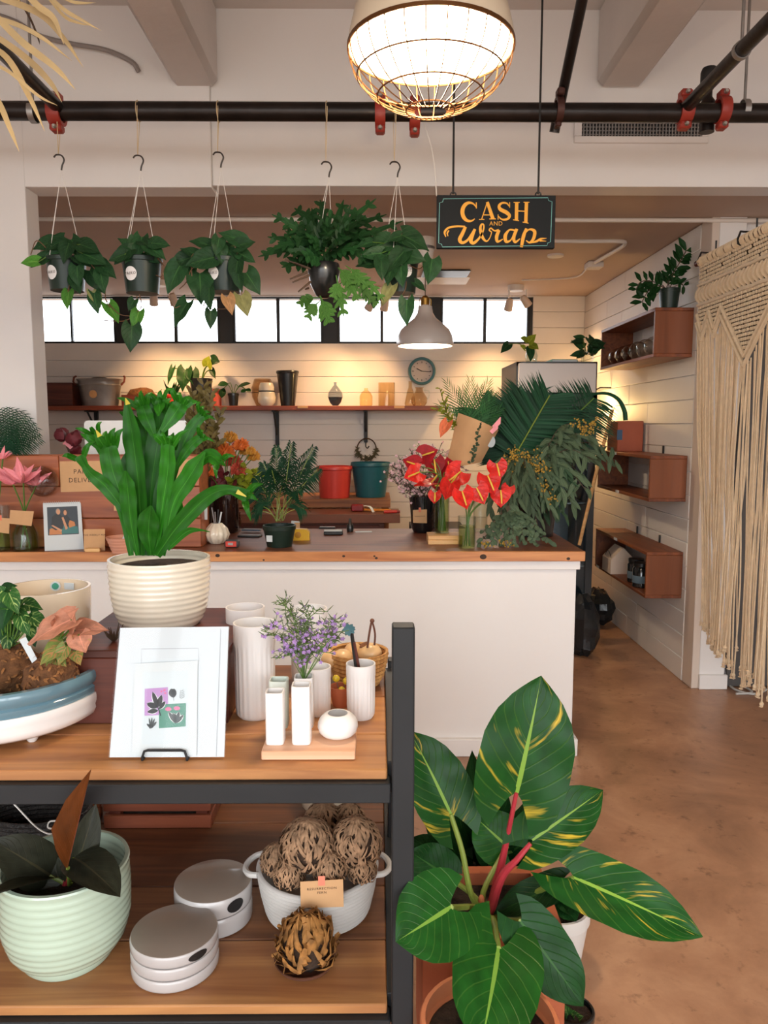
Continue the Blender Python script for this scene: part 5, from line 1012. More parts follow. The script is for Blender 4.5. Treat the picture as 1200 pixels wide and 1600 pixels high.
# palm fronds
PB = P(805, 742, 4.05)
vv = thing('flower_bucket', 'tall dark bucket hidden under palm fronds and eucalyptus', 'bucket', V((P(830, 800, 4.05).x, 3.98, BZ))); cP = V(vv.location); part('body', G().lathe(cP, vessel([(.10, 0), (.125, .26), (.13, .27)], .004), 28), M_potb, vv)
labs = ['palm frond with a pale rib rising highest toward the cooler header', 'palm frond leaning out toward the kraft bouquet', 'upright dark palm frond behind the kraft bouquet', 'palm frond reaching over the cooler door handle side', 'palm frond fanning low behind the eucalyptus', 'dark palm frond filling the middle of the palms']
for i, (b, tp, ln, f) in enumerate((((808, 705), (858, 618), .25, (.2, -1, .2)), ((795, 720), (748, 640), .23, (-.2, -1, .3)), ((800, 705), (788, 630), .25, (0, -1, .2)), ((815, 720), (885, 640), .22, (.3, -1, .1)), ((815, 730), (872, 690), .20, (.1, -1, .5)), ((802, 715), (822, 622), .25, (-.1, -1, .2)))):
    dd = 4.03 + (-.06 if i == 0 else .04*((i*2) % 5)); B_, T_ = P(*b, dd), P(*tp, dd + .03); t = thing('palm_frond', labs[i], 'palm leaf', cP + V((0, 0, .05)), 'palm fronds on the counter'); g = G(); sp = frond(g, B_, T_, f, 74, ln, .0115, .03, .0, .45, .55); part('leaflets', g, L_palm, t)
    part('rachis', G().tube([cP + V((0, 0, .06)), B_] + [q + V((0, -.012, 0)) for q in sp[1:]], .0035, 5), M_petg if i == 0 else M_stem, t)
t = thing('palm_frond', 'arching palm frond crossing the cooler door', 'palm leaf', cP + V((.02, 0, .05)), 'palm fronds on the counter'); g = G()
sp = frond(g, P(868, 700, 4.1), P(928, 622, 4.15), (.2, -1, .4), 46, .25, .009, .12, .03, .5, .35); part('leaflets', g, L_palm, t); part('rachis', G().tube([cP + V((.03, 0, .06)), P(845, 735, 4.08)] + sp, .0035, 5), M_stem, t)
t = thing('palm_frond', 'strap-like palm frond drooping toward the red box', 'palm leaf', cP + V((.04, 0, .05)), 'palm fronds on the counter'); g = G()
g.strap(spline([P(880, 640, 4.15), P(915, 620, 4.16), P(945, 615, 4.16), P(965, 624, 4.16), P(975, 642, 4.16), P(977, 657, 4.16)], 5), [.002, .006, .01, .013, .014, .013], (0, -1, .6), .3, 3); part('blade', g, L_palm, t); part('rachis', G().tube([cP + V((.04, 0, .06)), P(860, 680, 4.12), P(880, 640, 4.15)], .004, 5), M_stem, t)
# eucalyptus
labs = ['grey-green seeded eucalyptus bunch spilling over the counter edge', 'eucalyptus branch reaching across the box shelves', 'dark eucalyptus foliage hanging down in the middle of the bunch', 'small-leaved eucalyptus lying lowest on the countertop']
def bunch(lab, tips, base, n, ll, lw, m, hang, mid=(0, 0, .08)):
    t = thing('eucalyptus_bunch', lab, 'foliage', V((base.x, base.y, BZ)), 'eucalyptus on the counter'); i = 0
    for tx_, ty_, dy in tips:
        gs, gl = G(), G(); tip = P(tx_, ty_, base.y + dy); sprig(gs, gl, [base, base.lerp(tip, .5) + V(mid), tip], n, ll, lw, hang); part('sprig', gl, m, t, kind=None); part('stem', gs, M_brstem, t)
    return t
EB = P(805, 735, 3.80)
bunch(labs[0], [(x, y, R.uniform(-.22, .0)) for x, y in ((765, 800), (780, 820), (795, 790), (810, 825), (830, 800), (845, 770), (820, 770), (790, 760), (770, 770), (840, 820), (858, 790), (775, 740), (850, 740), (800, 800), (825, 740))], EB, 22, .10, .019, L_euc, 1.1)
bunch(labs[1], [(x, y, R.uniform(-.05, .1)) for x, y in ((890, 680), (905, 700), (920, 680), (930, 720), (905, 740), (880, 730), (960, 700), (965, 720), (895, 790), (880, 770), (915, 765), (870, 700), (900, 660))], P(840, 735, 3.85), 13, .115, .026, L_euc, .7)
bunch(labs[2], [(x, y, R.uniform(-.1, .05)) for x, y in ((850, 720), (865, 760), (875, 800), (850, 800), (865, 740), (840, 750), (860, 780), (885, 745), (830, 780), (810, 740))], P(830, 720, 3.9), 18, .12, .024, L_eucd, 1.0)
bunch(labs[3], [(x, y, R.uniform(-.02, .06)) for x, y in ((748, 850), (765, 850), (785, 852), (800, 852), (820, 850), (840, 852), (862, 850), (755, 830), (775, 835), (795, 840), (815, 835), (835, 835), (850, 840))], P(805, 800, 3.56), 20, .035, .022, L_euc, .1, (0, -.0, .02))
t = thing('seed_cluster', 'yellow-green eucalyptus seed clusters at the top of the bunch', 'foliage', P(815, 740, 3.7)); g = G()
for cx_, cy_, n, sd in ((800, 712, 70, 10), (825, 722, 90, 12), (845, 730, 50, 8), (905, 665, 40, 8), (918, 672, 30, 8), (930, 660, 20, 6), (850, 760, 30, 8), (858, 780, 20, 6), (760, 850, 15, 6), (790, 848, 20, 6)):
    for i in range(n): g.ball(P(R.gauss(cx_, sd), R.gauss(cy_, sd*.7), 3.72 + R.uniform(-.06, .06) - (.18 if cy_ > 800 else 0)), R.uniform(.003, .006), 5, 4)
part('seed', g, M_gold, t, kind='stuff')

# ---------------- flowers at the pillar end of the counter ----------------
vD, cD, kD, hD = vase('glass_vase', 'green-tinted glass vase of pink lilies with a kraft card', 'vase', 41, 862, 806, [(19, 0), (20, .05), (19, .5), (9, .9), (8, 1)], BZ, M_glass); part('water', G().lathe(cD, [(0, .005), (17*kD, .005), (17.5*kD, hD*.45), (12*kD, hD*.7), (0, hD*.7)], 24), M_water, vD)
card('kraft_card', 'kraft card tied on the vase of pink lilies', [P(16, 797, cD.y - .075), P(53, 799, cD.y - .075), P(49, 822, cD.y - .075), P(14, 818, cD.y - .075)], M_kraft)
vE, cE, kE, hE = vase('glass_vase', 'glass vase with a kraft card cut off by the photo edge', 'vase', 2, 862, 790, [(14, 0), (15, .05), (15, 1)], BZ, M_glass); part('water', G().lathe(cE, [(0, .005), (13*kE, .005), (13*kE, hE*.6), (0, hE*.6)], 20), M_water, vE)
card('kraft_card', 'kraft card with coral tape tied on the vase at the photo edge', [P(-14, 808, cE.y - .06), P(15, 810, cE.y - .06), P(14, 834, cE.y - .06), P(-14, 830, cE.y - .06)], M_kraft, tape=mat('coral_tape_b', 'e07a5a', .6))
def lily(ctr, s, lab, vc, vh, an0):
    t = thing('lily', lab, 'flower', ctr - V((0, 0, s))); lm = leafmesh('lance', M_pinkf, 0, .35, -.35)
    for i in range(6):
        a = an0 + i*pi/3; d = V((cos(a), -.35 + .3*(i % 2), .45 + .35*sin(a))).normalized(); leaf(t, lm, ctr - V((0, 0, s*.3)), ctr + d*s, V((-cos(a)*.4, -1, .6)), s*.42, 'petal')
    part('stem', G().tube(spline([ctr - V((0, 0, s*.3)), vc + V((0, 0, vh)), vc + V((R.uniform(-.03, .03), 0, .01))], 5), .0035, 5), M_stem, t)
lily(P(20, 748, cD.y - .02), .085, 'pink lily with curled petals closest to the photo edge', cD, hD, .2); lily(P(36, 745, cD.y - .04), .095, 'pink lily in the middle of the pillar-end vase', cD, hD, .7); lily(P(56, 750, cD.y), .085, 'pink lily reaching toward the glass bubble', cD, hD, 1.1)
lily(P(4, 712, 3.55), .05, 'small pink bloom above the lilies at the photo edge', cE, hE, .3)
c = V((P(10, 705, 3.70).x, 3.68, CZ + .021)); t = thing('palm_bunch', 'dark bunch of palm leaves standing in the plank box', 'palm leaf', c); g = G()
for i in range(16):
    a = radians(18 + i*9); tip = P(18 + 52*cos(a) - 5, 706 - 66*sin(a), 3.68 + R.uniform(-.06, .06)); frond(g, P(15, 712, 3.68), tip, V((0, -1, .2)), 16, .06, .005, .02, .0, .4, .3)
part('leaflets', g, L_palm, t); part('stem', G().tube([c, P(15, 712, 3.68)], .006, 6), M_stem, t)
# plants on the cooler
CT = 1.986
c = V((P(828, 560, 5.5).x, 5.45, CT)); t = thing('cutting_jar', 'yellow-green cutting in a clear glass jar on the cooler', 'plant', c); part('jar', G().lathe(c, vessel([(.04, 0), (.045, .05), (.03, .10), (.032, .115)], .003), 20), M_glass, t); lm = leafmesh('heart', L_yel, .2, .1, .15); ld = leafmesh('heart', L_hang, .2, .1, .15)
for (bx_, by_), (tx_, ty_), w, me in (((826, 535), (838, 522), 14, lm), ((822, 532), (812, 528), 12, lm), ((830, 540), (842, 546), 14, lm), ((828, 545), (829, 566), 14, ld), ((795, 538), (782, 552), 14, ld), ((820, 545), (812, 540), 10, lm)):
    b = P(bx_, by_, 5.4); part('stem', G().tube(spline([c + V((0, 0, .06)), (c + V((0, 0, .13)) + b)/2, b], 4), .003, 5), M_stem, t); leaf(t, me, b, P(tx_, ty_, 5.36), V((R.uniform(-.4, .4), -1, .4)), w*mp(5.4))
c = V((P(917, 560, 5.5).x, 5.5, CT)); t = potplant('houseplant', 'bushy dark houseplant in a small clear pot on the cooler', 'plant', c, .05, .08, M_glass)
for i in range(20):
    a = R.uniform(0, 2*pi); b = c + V((cos(a)*.04, sin(a)*.04, .07 + R.uniform(0, .12))); e = b + V((cos(a)*.09, sin(a)*.05, R.uniform(-.05, .06))); leaf(t, ld, b, e, V((R.uniform(-.5, .5), -1, .5)), .055); part('stem', G().tube([c + V((0, 0, .06)), b], .002, 4), M_stem, t)
c = V((P(882, 564, 5.45).x, 5.5, CT)); t = thing('book', 'flat teal book lying on top of the cooler', 'book', c); part('cover', G().bx(c.x - .1, c.x + .08, 5.4, 5.58, CT, CT + .022), mat('teal_cover', '4f9a90', .5), t); part('pages', G().bx(c.x - .098, c.x + .076, 5.398, 5.575, CT + .004, CT + .018), M_paper, t)
# fern on the top cubby
c = V((P(1042, 478, 4.75).x, 4.72, cz[0][1] + .0005)); t = potplant('potted_fern', 'dark-leaved fern in a black-green pot on the highest box shelf', 'plant', c, .062, .128, M_pot); k = mp(4.7, 450); lm = leafmesh('oval', L_darkl, 0, .12, .1, wave=.05)
for path, n, w in (([(1042, 448), (1050, 430), (1062, 410), (1072, 392)], 9, 22), ([(1035, 448), (1025, 446), (1012, 456), (1003, 472)], 7, 20), ([(1036, 446), (1020, 440), (1002, 440), (994, 452)], 6, 18), ([(1048, 446), (1055, 438), (1068, 446)], 4, 14), ([(1045, 446), (1040, 432)], 2, 14)):
    sp = spline([P(x, y, 4.68) for x, y in path], 4); part('stem', G().tube([c + V((0, 0, .1))] + sp, .003, 5), M_brstem, t); m = len(sp) - 1
    for i in range(n):
        j = max(1, int((i + 1)/n*m)); b = sp[j]; d = (sp[j] - sp[j-1]).normalized()
        for s in (1, -1): e = b + (d*.6 + V((-d.z, 0, d.x))*s)*w*k*R.uniform(.7, 1); leaf(t, lm, b, e + V((0, R.uniform(-.03, .02), 0)), V((R.uniform(-.3, .3), -1, .4)), w*k*.42)
# ---------------- hanging plants ----------------
lh = [leafmesh('heart', L_hang, .22, .10, .15, wave=.02, var=i) for i in range(3)]; lhl = leafmesh('heart', leafmat('fresh_pothos_leaf', '4f8a34', '7aa850', nv=6, vs=.25), .22, .1, .15); lhy = leafmesh('heart', leafmat('pale_pothos_leaf', '8a8a5a', '9a9a68', nv=6, vs=.2), .22, .1, .15)
ltan = leafmesh('heart', leafmat('withered_leaf', 'c09468', 'a87c54', nv=5, vs=.2), .2, .3, .3)
HD = PY - .005
def hang(lab, x, yrim, ybot, wt, hook, leaves, name='hanging_pothos', m=M_pot, wbf=.8, sticker=None, vines=(), group='hanging plants on the ceiling pipe', lf=None, roundp=False):
    k = mp(HD, yrim); top = P(x, yrim, HD); zb = P(x, ybot, HD).z + .0; c = V((top.x, HD, zb)); h = top.z - zb; r = wt/2*k
    t = thing(name, lab, 'hanging plant', c, group)
    pr = [(r*wbf, 0), (r*.95, h*.86), (r*1.03, h*.87), (r*1.05, h*.98), (r, h)] if not roundp else [(r*.25, 0), (r*.5, .01), (r*.85, h*.4), (r, h*.75), (r*.98, h*.95), (r*.93, h)]
    part('pot', G().lathe(c, vessel(pr, .004), 32), m, t); part('soil', G().lathe(c, [(r*.9, h*.88), (0, h*.95)], 16), M_soil, t)
    if not roundp:
        for i in range(6):
            a = -pi/2 + .2 + i*.16
    if sticker:
        sx_, sy_ = sticker; q = P(sx_, sy_, HD); dx = q.x - c.x; rz = lambda z: lerp(r*wbf, r*.95, (z - c.z)/(h*.86)) + .0012; rr_ = rz(q.z); a = math.asin(max(-.9, min(.9, dx/rr_))); n = V((sin(a), -cos(a), 0)); sr = 10.5*k; g = G(); vs = []
        for j in range(25):
            b = 2*pi*j/24; u = sr*cos(b); aa = a + u/rr_; r3 = rz(q.z + sr*sin(b)); vs.append(c + V((sin(aa)*r3, -cos(aa)*r3, q.z - c.z + sr*sin(b))))
        vs.append(c + V((sin(a)*rr_*1.004, -cos(a)*rr_*1.004, q.z - c.z))); g.add(vs, [(25, j, j+1) for j in range(24)])
        s = part('sticker', g, mat('white_sticker', 'f0eeee', .35), t); text(s, 'PAIKO', 6.2*k, c + n*(rr_ + .0012) + V((0, 0, q.z - c.z)), M_ink, V((cos(a), sin(a), 0)), V((0, 0, 1)), 1.2)
    hk = P(hook[0], hook[1], HD); pt = V((P(hook[0], 180, HD).x, PY, PZ))
    g = G()
    part('hook', G().tube(spline([P(hook[0] - 8, hook[1] - 5, HD), P(hook[0] - 4, hook[1] - 9, HD), P(hook[0] + 4, hook[1] - 8, HD), P(hook[0] + 8, hook[1] - 1, HD), P(hook[0] + 5, hook[1] + 8, HD), P(hook[0] + 4, hook[1] + 15, HD)], 5), .0034, 6), mat('dark_wire_hook', '4a4440', .4, metal=.6), t)
    for s in (-1, 1): part('cord', G().tube([P(hook[0] - 1, hook[1] - 9, HD), V((pt.x + s*.006, PY - s*.039, PZ)), V((pt.x + s*.003, PY - s*.02, PZ + .036))], .0017, 4), M_twine, t)
    part('cord', G().tube([V((pt.x, PY + .0395*sin(a), PZ + .0395*cos(a))) for a in [2*pi*i/20 for i in range(21)]], .0017, 4), M_twine, t)
    b = P(hook[0] + 4, hook[1] + 14, HD)
    for a in (-2.0, 1.0, 2.9): part('string', G().tube([b, c + V((cos(a)*r*1.02, sin(a)*r*1.02, h*.97))], .0013, 4), M_nylon, t)
    ctr = c + V((0, 0, h*.95))
    for L in leaves:
        lx, ly, s = L[:3]; me = L[3] if len(L) > 3 else None; me = {None: lh[int(lx + ly) % 3], 'l': lhl, 'y': lhy, 't': ltan}[me]
        below = ly > yrim + 12; dy = R.uniform(-.10, -.04) - (.03 if abs(lx - x) < wt*.6 and below else 0); p = P(lx, ly, HD + dy) if below or abs(lx - x) < wt else P(lx, ly, HD + R.uniform(-.08, .06))
        out = V(((lx - x)*.03, 0, 0)); ang = R.uniform(-.35, .35)
        d = V((sin(ang) + (out.x if not below else out.x*.25), R.uniform(-.25, 0), -1.0 if below else -.25 + R.uniform(-.5, .2))).normalized()
        if len(L) > 4: a4 = radians(L[4]); d = V((cos(a4), -.1, sin(a4))).normalized()
        sl = s*k*1.12; base = p - d*sl*.42; f = V((R.uniform(-.5, .5), -1, R.uniform(.1, .7)))
        leaf(t, me, base, base + d*sl, f, sl*R.uniform(.66, .82))
        if not below: part('stem', G().tube(spline([ctr + V(((base.x - ctr.x)*.4, 0, 0)), (ctr + base)/2 + V((0, 0, .025)), base], 4), .0022, 4), M_stem, t)
    for v in vines: part('vine', G().tube(spline([P(a, b_, HD + R.uniform(-.09, -.05)) for a, b_ in v], 5), .0021, 5), mat('brown_vine', '6a4a30', .6), t)
    return t
hang('trailing pothos in a green pot hanging next to the white pillar', 103, 404, 455, 62, (92, 251), [(70, 383, 30), (88, 382, 32), (64, 408, 30), (119, 388, 34), (139, 388, 32), (146, 404, 36), (158, 413, 30), (122, 430, 30), (150, 438, 38), (120, 445, 26), (107, 467, 27, 'l'), (150, 472, 30), (176, 488, 32, 'l'), (208, 478, 4), (48, 410, 24, 'l'), (160, 440, 30), (132, 408, 30), (104, 394, 30), (168, 424, 28, None, -40), (84, 398, 26), (150, 466, 26, 'y'), (178, 512, 1)], sticker=(90, 430), vines=[[(140, 410), (162, 440), (165, 468), (172, 480)], [(165, 468), (185, 490), (205, 494)], [(80, 396), (58, 376), (48, 398)], [(160, 500), (190, 502), (205, 497)], [(110, 440), (106, 456)]])
hang('small pothos with a short trail in a green pot, second from the pillar', 221, 404, 459, 62, (216, 252), [(218, 386, 34), (198, 381, 24, None, 150), (192, 400, 30), (243, 394, 32), (250, 382, 26, None, -10), (208, 384, 24), (228, 382, 24), (184, 402, 24), (236, 402, 26), (206, 476, 18), (214, 500, 30, 'l'), (205, 527, 36), (234, 388, 26), (205, 398, 26)], sticker=(212, 432), vines=[[(218, 460), (221, 478), (214, 488), (212, 492)], [(214, 462), (213, 480), (206, 505), (204, 512)], [(246, 404), (256, 415), (252, 432), (244, 430)]])
hang('long-trailing pothos in a green pot, third from the pillar', 350, 405, 457, 60, (341, 247), [(283, 408, 34, None, 200), (273, 434, 42), (315, 381, 30, None, 170), (315, 408, 40), (313, 448, 46), (328, 465, 30), (363, 372, 34, None, 160), (382, 382, 28, None, 10), (360, 398, 30), (384, 402, 28, None, -30), (370, 424, 34), (394, 441, 36), (285, 489, 38), (329, 498, 26), (381, 476, 32, 'y'), (358, 476, 26, 't'), (340, 384, 26), (298, 395, 26, None, 160), (328, 396, 32), (345, 396, 28), (375, 440, 24), (300, 428, 22)], sticker=(337, 431), vines=[[(320, 410), (300, 420), (292, 440), (280, 452)], [(330, 458), (318, 480), (340, 483), (358, 482)], [(262, 462), (272, 480), (282, 478)], [(378, 440), (378, 460), (382, 468)], [(300, 440), (300, 400), (315, 398)]])
hang('pothos with one large round leaf in a green pot nearest the sign', 626, 404, 459, 58, (617, 262), [(646, 378, 44), (641, 400, 42), (616, 391, 26, 'l'), (617, 372, 22, None, 200), (672, 422, 36, None, -100), (606, 460, 32, 'y'), (636, 486, 36), (590, 385, 40), (600, 402, 40), (620, 407, 40), (655, 447, 20, None, -40), (571, 382, 24), (575, 414, 30), (585, 470, 22), (628, 430, 30), (610, 428, 30), (596, 420, 30), (582, 398, 30)], sticker=(634, 427), vines=[[(640, 415), (655, 420), (664, 412)], [(635, 430), (634, 450), (628, 462)], [(640, 460), (637, 474)]])
# the big fern: lobed fronds
def lobed(g, base, tip, facing, wd, lobes=4, sag=.03):
    base, tip = V(base), V(tip); L = (tip - base).length; sp = spline([base, base.lerp(tip, .5) + V((0, 0, sag)), tip], 7); m = len(sp) - 1
    w = []
    for i in range(m + 1):
        t = i/m; env = interp([(0, .10), (.3, .16), (.42, .5), (.6, .6), (.8, .42), (1, .06)], t); w.append(wd*env*.3)
    g.strap(sp, w, facing, .1, 3)
    for q in range(lobes):
        t = lerp(.38, .86, q/max(1, lobes - 1)); a = sp[int(t*m)]; d = (sp[min(m, int(t*m)+1)] - sp[int(t*m)-1]).normalized(); f = V(facing); sd = d.cross(f).normalized()
        for s in (1, -1):
            e = (sd*s*.8 + d*.65).normalized(); ln = wd*.62*lerp(1.0, .5, abs(t - .55)/.4)*R.uniform(.85, 1.15); b = a + e*ln + V((0, 0, -.12*ln)); g.strap([a, a.lerp(b, .4), a.lerp(b, .75), b], [wd*.10, wd*.12, wd*.09, wd*.01], facing, .1, 3)
t = hang('huge bushy hanging fern with lobed fronds in a dark rounded pot', 506, 412, 466, 50, (510, 262), [], name='hanging_fern', m=M_potb, roundp=True)
C0 = P(506, 415, HD); kf = mp(HD, 400)
ends = [(403, 401, 0), (412, 395, -.1), (425, 335, 0), (418, 370, .05), (440, 345, -.1), (440, 418, -.12), (455, 395, -.14), (460, 325, .1), (470, 345, -.12), (487, 325, .1), (500, 312, .0), (520, 330, -.14), (537, 312, .1), (548, 320, .0), (560, 330, -.05), (588, 310, 0), (570, 338, -.1), (604, 335, .05), (630, 345, .0), (595, 360, -.1), (600, 378, -.05), (580, 360, .1), (545, 350, -.15), (505, 345, -.16), (480, 370, -.16), (540, 375, -.17), (560, 390, -.15), (460, 375, -.1), (430, 390, .1), (580, 395, -.1), (520, 355, .12), (475, 400, -.15), (445, 360, -.05), (572, 410, -.1), (515, 365, -.17), (555, 365, -.05)]
for i, (x, y, dy) in enumerate(ends):
    g = G(); tip = P(x, y, HD + dy); lobed(g, C0 + V((R.uniform(-.03, .03), R.uniform(-.04, .03), 0)), tip, V((R.uniform(-.5, .5), -1, R.uniform(.2, .8))), R.uniform(28, 38)*kf, 4, R.uniform(.01, .06)); part('frond', g, L_fern, t)
for i, (b, x, y, w) in enumerate((((530, 420), 560, 470, 30), ((528, 418), 548, 445, 26), ((525, 430), 537, 495, 28), ((540, 415), 575, 450, 26), ((545, 425), 585, 475, 24), ((500, 462), 515, 505, 34), ((498, 465), 468, 476, 26), ((500, 470), 480, 498, 24), ((535, 440), 520, 465, 24), ((550, 420), 600, 470, 22), ((555, 450), 590, 478, 20))):
    g = G(); lobed(g, P(*b, HD - .12), P(x, y, HD - .15), V((R.uniform(-.3, .3), -1, .3)), w*kf, 4, .01); part('frond', g, L_fernl, t)
for b, e in (((480, 425), (453, 436)), ((484, 430), (457, 441)), ((486, 440), (466, 456)), ((482, 450), (477, 452)), ((478, 418), (445, 405)), ((485, 420), (460, 410))): part('rhizome', G().tube([P(*b, HD - .09), P(*e, HD - .11)], [.005, .003], 5), M_brstem, t)
# dried palm leaves close to the camera
t = thing('dried_palm_fan', 'dried straw-coloured palm leaves hanging in from the ceiling corner', 'dried plant', P(-60, -40, 2.0)); B = P(-40, -30, 2.0)
for i, (path, w, m) in enumerate((([(-30, 0), (30, 62), (85, 105), (118, 140)], 5.5, L_dry), ([(-20, -10), (60, 20), (100, 60), (130, 105)], 5, L_dry), ([(-30, 40), (40, 90), (80, 130), (97, 160)], 5, L_dry), ([(-40, 60), (10, 90), (45, 150), (70, 205)], 5, L_dry), ([(-40, 110), (-5, 155), (15, 200), (30, 237)], 4.5, L_dry), ([(30, -20), (60, 10), (85, 30), (100, 70)], 5, L_dry), ([(60, -20), (100, 15), (125, 30), (158, 48)], 3, L_dry), ([(80, -15), (110, 2), (130, 5), (150, 4)], 2.5, L_dry), ([(70, -10), (100, 25), (120, 35), (140, 40)], 2.5, L_dry), ([(30, 0), (48, 30), (60, 60), (62, 70)], 2, M_brstem), ([(-30, 20), (30, 40), (70, 62), (112, 95)], 3.5, L_dry), ([(-40, 90), (10, 110), (60, 150), (90, 165)], 3, L_dry))):
    d = 2.0 + .03*(i % 5) - .06; k = mp(d, 100); part('leaf', G().strap(spline([P(x, y, d) for x, y in path], 6), [w*k*.7, w*k, w*k, w*k*.7, w*k*.05], V((R.uniform(-.6, .6), -1, R.uniform(-.4, .4))), .25, 3), m, t)
part('stem', G().tube(spline([V((B.x - .1, B.y, 3.46)), B + V((-.05, 0, .3)), B], 5), .008, 6), M_brstem, t)
for q in [P(x, y, 2.0) for x, y in ((-30, 0), (-20, -10), (-30, 40), (-40, 60), (-40, 110), (30, -20), (60, -20), (80, -15), (70, -10), (30, 0), (-30, 20), (-40, 90))]: part('leaf_base', G().tube([B, q], .004, 4), L_dry, t)
# ---------------- display cart ----------------
Z1, Z2 = .891, .398
t = thing('display_cart', 'black steel display cart with two wooden plank shelves', 'shelf unit', V((-.66, 1.8, 0)))
xr_ = P(605, 1400, 1.42).x; xl_ = -1.5
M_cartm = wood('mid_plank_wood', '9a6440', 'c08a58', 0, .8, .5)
def planks(z, ys, ms):
    for a, b, m_ in zip(ys, ys[1:], ms): part('plank', G().bx(xl_, xr_, a + .0015, b - .0015, z - .022, z, .003), m_, t)
M_cart2 = wood('rear_plank_wood', '6e442a', '9a6540', 0, .8, .5); M_cart4 = wood('part_shaded_plank_wood', '70462c', '9e6a44', 0, .8, .5); M_cart3 = wood('shaded_plank_wood', '4c2c1c', '744628', 0, .8, .5)  # last two tones put the lower shelf's deep shade into the plank colour
planks(Z1, [1.418, 1.59, 1.82, 2.075], (M_cart, M_cartm, M_cart2)); planks(Z2, [1.418, 1.617, 1.821, 2.13, 2.42], (M_cart, M_cart4, M_cart3, M_cart3))  # upper shelf: browner rear plank; lower shelf: shade painted into the planks behind the first
for z, yb_ in ((Z1, 2.075), (Z2, 2.42)):
    part('front_beam', G().bx(xl_, xr_ + .006, 1.404, 1.444, z - .062, z - .0225), M_black, t); part('rear_beam', G().bx(xl_, xr_ + .006, yb_ - .04, yb_, z - .062, z - .0225), M_black, t); part('side_beam', G().bx(xr_ - .0, xr_ + .02, 1.446, yb_ - .042, z - .062, z + .004), M_black, t)
a = P(612, 1235, 1.4); px0 = .0255
part('post', G().bx(px0, px0 + .043, 1.402, 1.445, 0, P(625, 981, 1.4).z, .003), M_black, t); part('post', G().bx(px0, px0 + .043, 2.04, 2.083, 0, Z1 + .02, .003), M_black, t)
part('post', G().bx(xl_ - .045, xl_ - .002, 1.402, 1.445, 0, 1.17, .003), M_black, t); part('post', G().bx(xl_ - .045, xl_ - .002, 2.04, 2.083, 0, 1.17, .003), M_black, t)
part('post', G().bx(px0, px0 + .043, 2.38, 2.423, 0, Z2 + .004, .003), M_black, t); part('post', G().bx(xl_ - .045, xl_ - .002, 2.38, 2.423, 0, Z2 + .004, .003), M_black, t)
U = Z1 + .0006; Lw = Z2 + .0006

# ---------------- upper shelf ----------------
c = V((-.52, 1.87, U)); t = thing('wooden_crate', 'dark red wooden crate carrying the cream ribbed pot', 'crate', c); CRZ = 1.06
part('front_board', G().bx(-.70, -.335, 1.65, 1.668, U, CRZ - .018), M_dark, t); part('end_board', G().bx(-.70, -.682, 1.669, 2.04, U, CRZ - .018), M_dark, t); part('end_board', G().bx(-.353, -.335, 1.669, 2.04, U, CRZ - .018), M_dark, t); part('top_board', G().bx(-.705, -.33, 1.648, 2.045, CRZ - .0178, CRZ), M_dark, t); part('back_board', G().bx(-.68, -.355, 2.022, 2.04, U, CRZ - .018), M_dark, t)
# cream ribbed pot with the fern
cP2 = V((P(250, 900, 1.88).x, 1.88, CRZ + .0006)); k = mp(1.88, 870); hP = P(250, 871, 1.88).z - cP2.z
t = thing('fern_pot_plant', 'crested strap-leaved fern in a cream ribbed ceramic pot', 'plant', cP2)
part('pot', G().lathe(cP2, vessel([(58*k, 0)] + [(r_*k, z_) for r_, z_ in ribs(.012, hP - .006, 11, 0, .6, [(0, 64), (.18, 71), (.45, 75), (.8, 77), (1, 77.5)])] + [(77*k, hP)], .006), 48), M_cream, t); part('soil', G().lathe(cP2, [(70*k, hP - .022), (0, hP - .012)], 24), M_soil, t)
FC = cP2 + V((0, 0, hP - .015)); FD = 1.88
def blade(path, w, dy=0, crest=0, m=L_strap, prof=(.25, .5, .85, 1, .95), facing=None, curl=0.0):
    sp = spline([P(x, y, FD + dy*(.3 + .7*i/(len(path)-1)) - curl*(i/(len(path)-1))**2) for i, (x, y) in enumerate(path)], 7); g = G(); f = V(facing or (R.uniform(-.3, .3), -1, .1)); kk = mp(FD, 700)
    ws = [q*w*kk/2 for q in prof] + ([w*kk*.05] if not crest else [w*kk*.4]); g.strap(sp, ws, f, .16, 5, .12)
    if crest:
        d = (sp[-1] - sp[-3]).normalized(); sd = d.cross(f).normalized()
        for j in range(crest):
            u = -1 + 2*j/max(1, crest - 1); b = sp[-1] + sd*u*w*kk*.3 - d*w*kk*.1; e = b + (d*R.uniform(.5, .9) + sd*u*R.uniform(.5, .9) + V((0, R.uniform(-.4, .2), 0)))*w*kk*R.uniform(.8, 1.25); mid = b.lerp(e, .5) + V((0, -.012, .006)); g.strap(spline([b, mid, e], 3), [w*kk*.2, w*kk*.2, w*kk*.12, w*kk*.02], f, .3, 4, .3)
    part('leaf', g, m, t)
blade([(222, 868), (217, 767), (208, 690), (197, 622)], 30, .0, 0, prof=(.3, .8, .9, 1, 1.05, .8)); blade([(233, 868), (236, 767), (247, 685), (250, 640)], 34, .05, 5); blade([(245, 690), (230, 655), (222, 632)], 24, .03, 4); blade([(248, 680), (272, 648), (285, 628)], 26, .04, 4); blade([(248, 650), (251, 622)], 20, .05, 3)
blade([(205, 868), (193, 790), (176, 735), (168, 695)], 32, -.03, 5); blade([(176, 735), (160, 702), (148, 676)], 18, -.02, 3); blade([(196, 800), (165, 760), (140, 738), (124, 712)], 22, -.06, 2, prof=(.4, .9, 1, .8, .5))
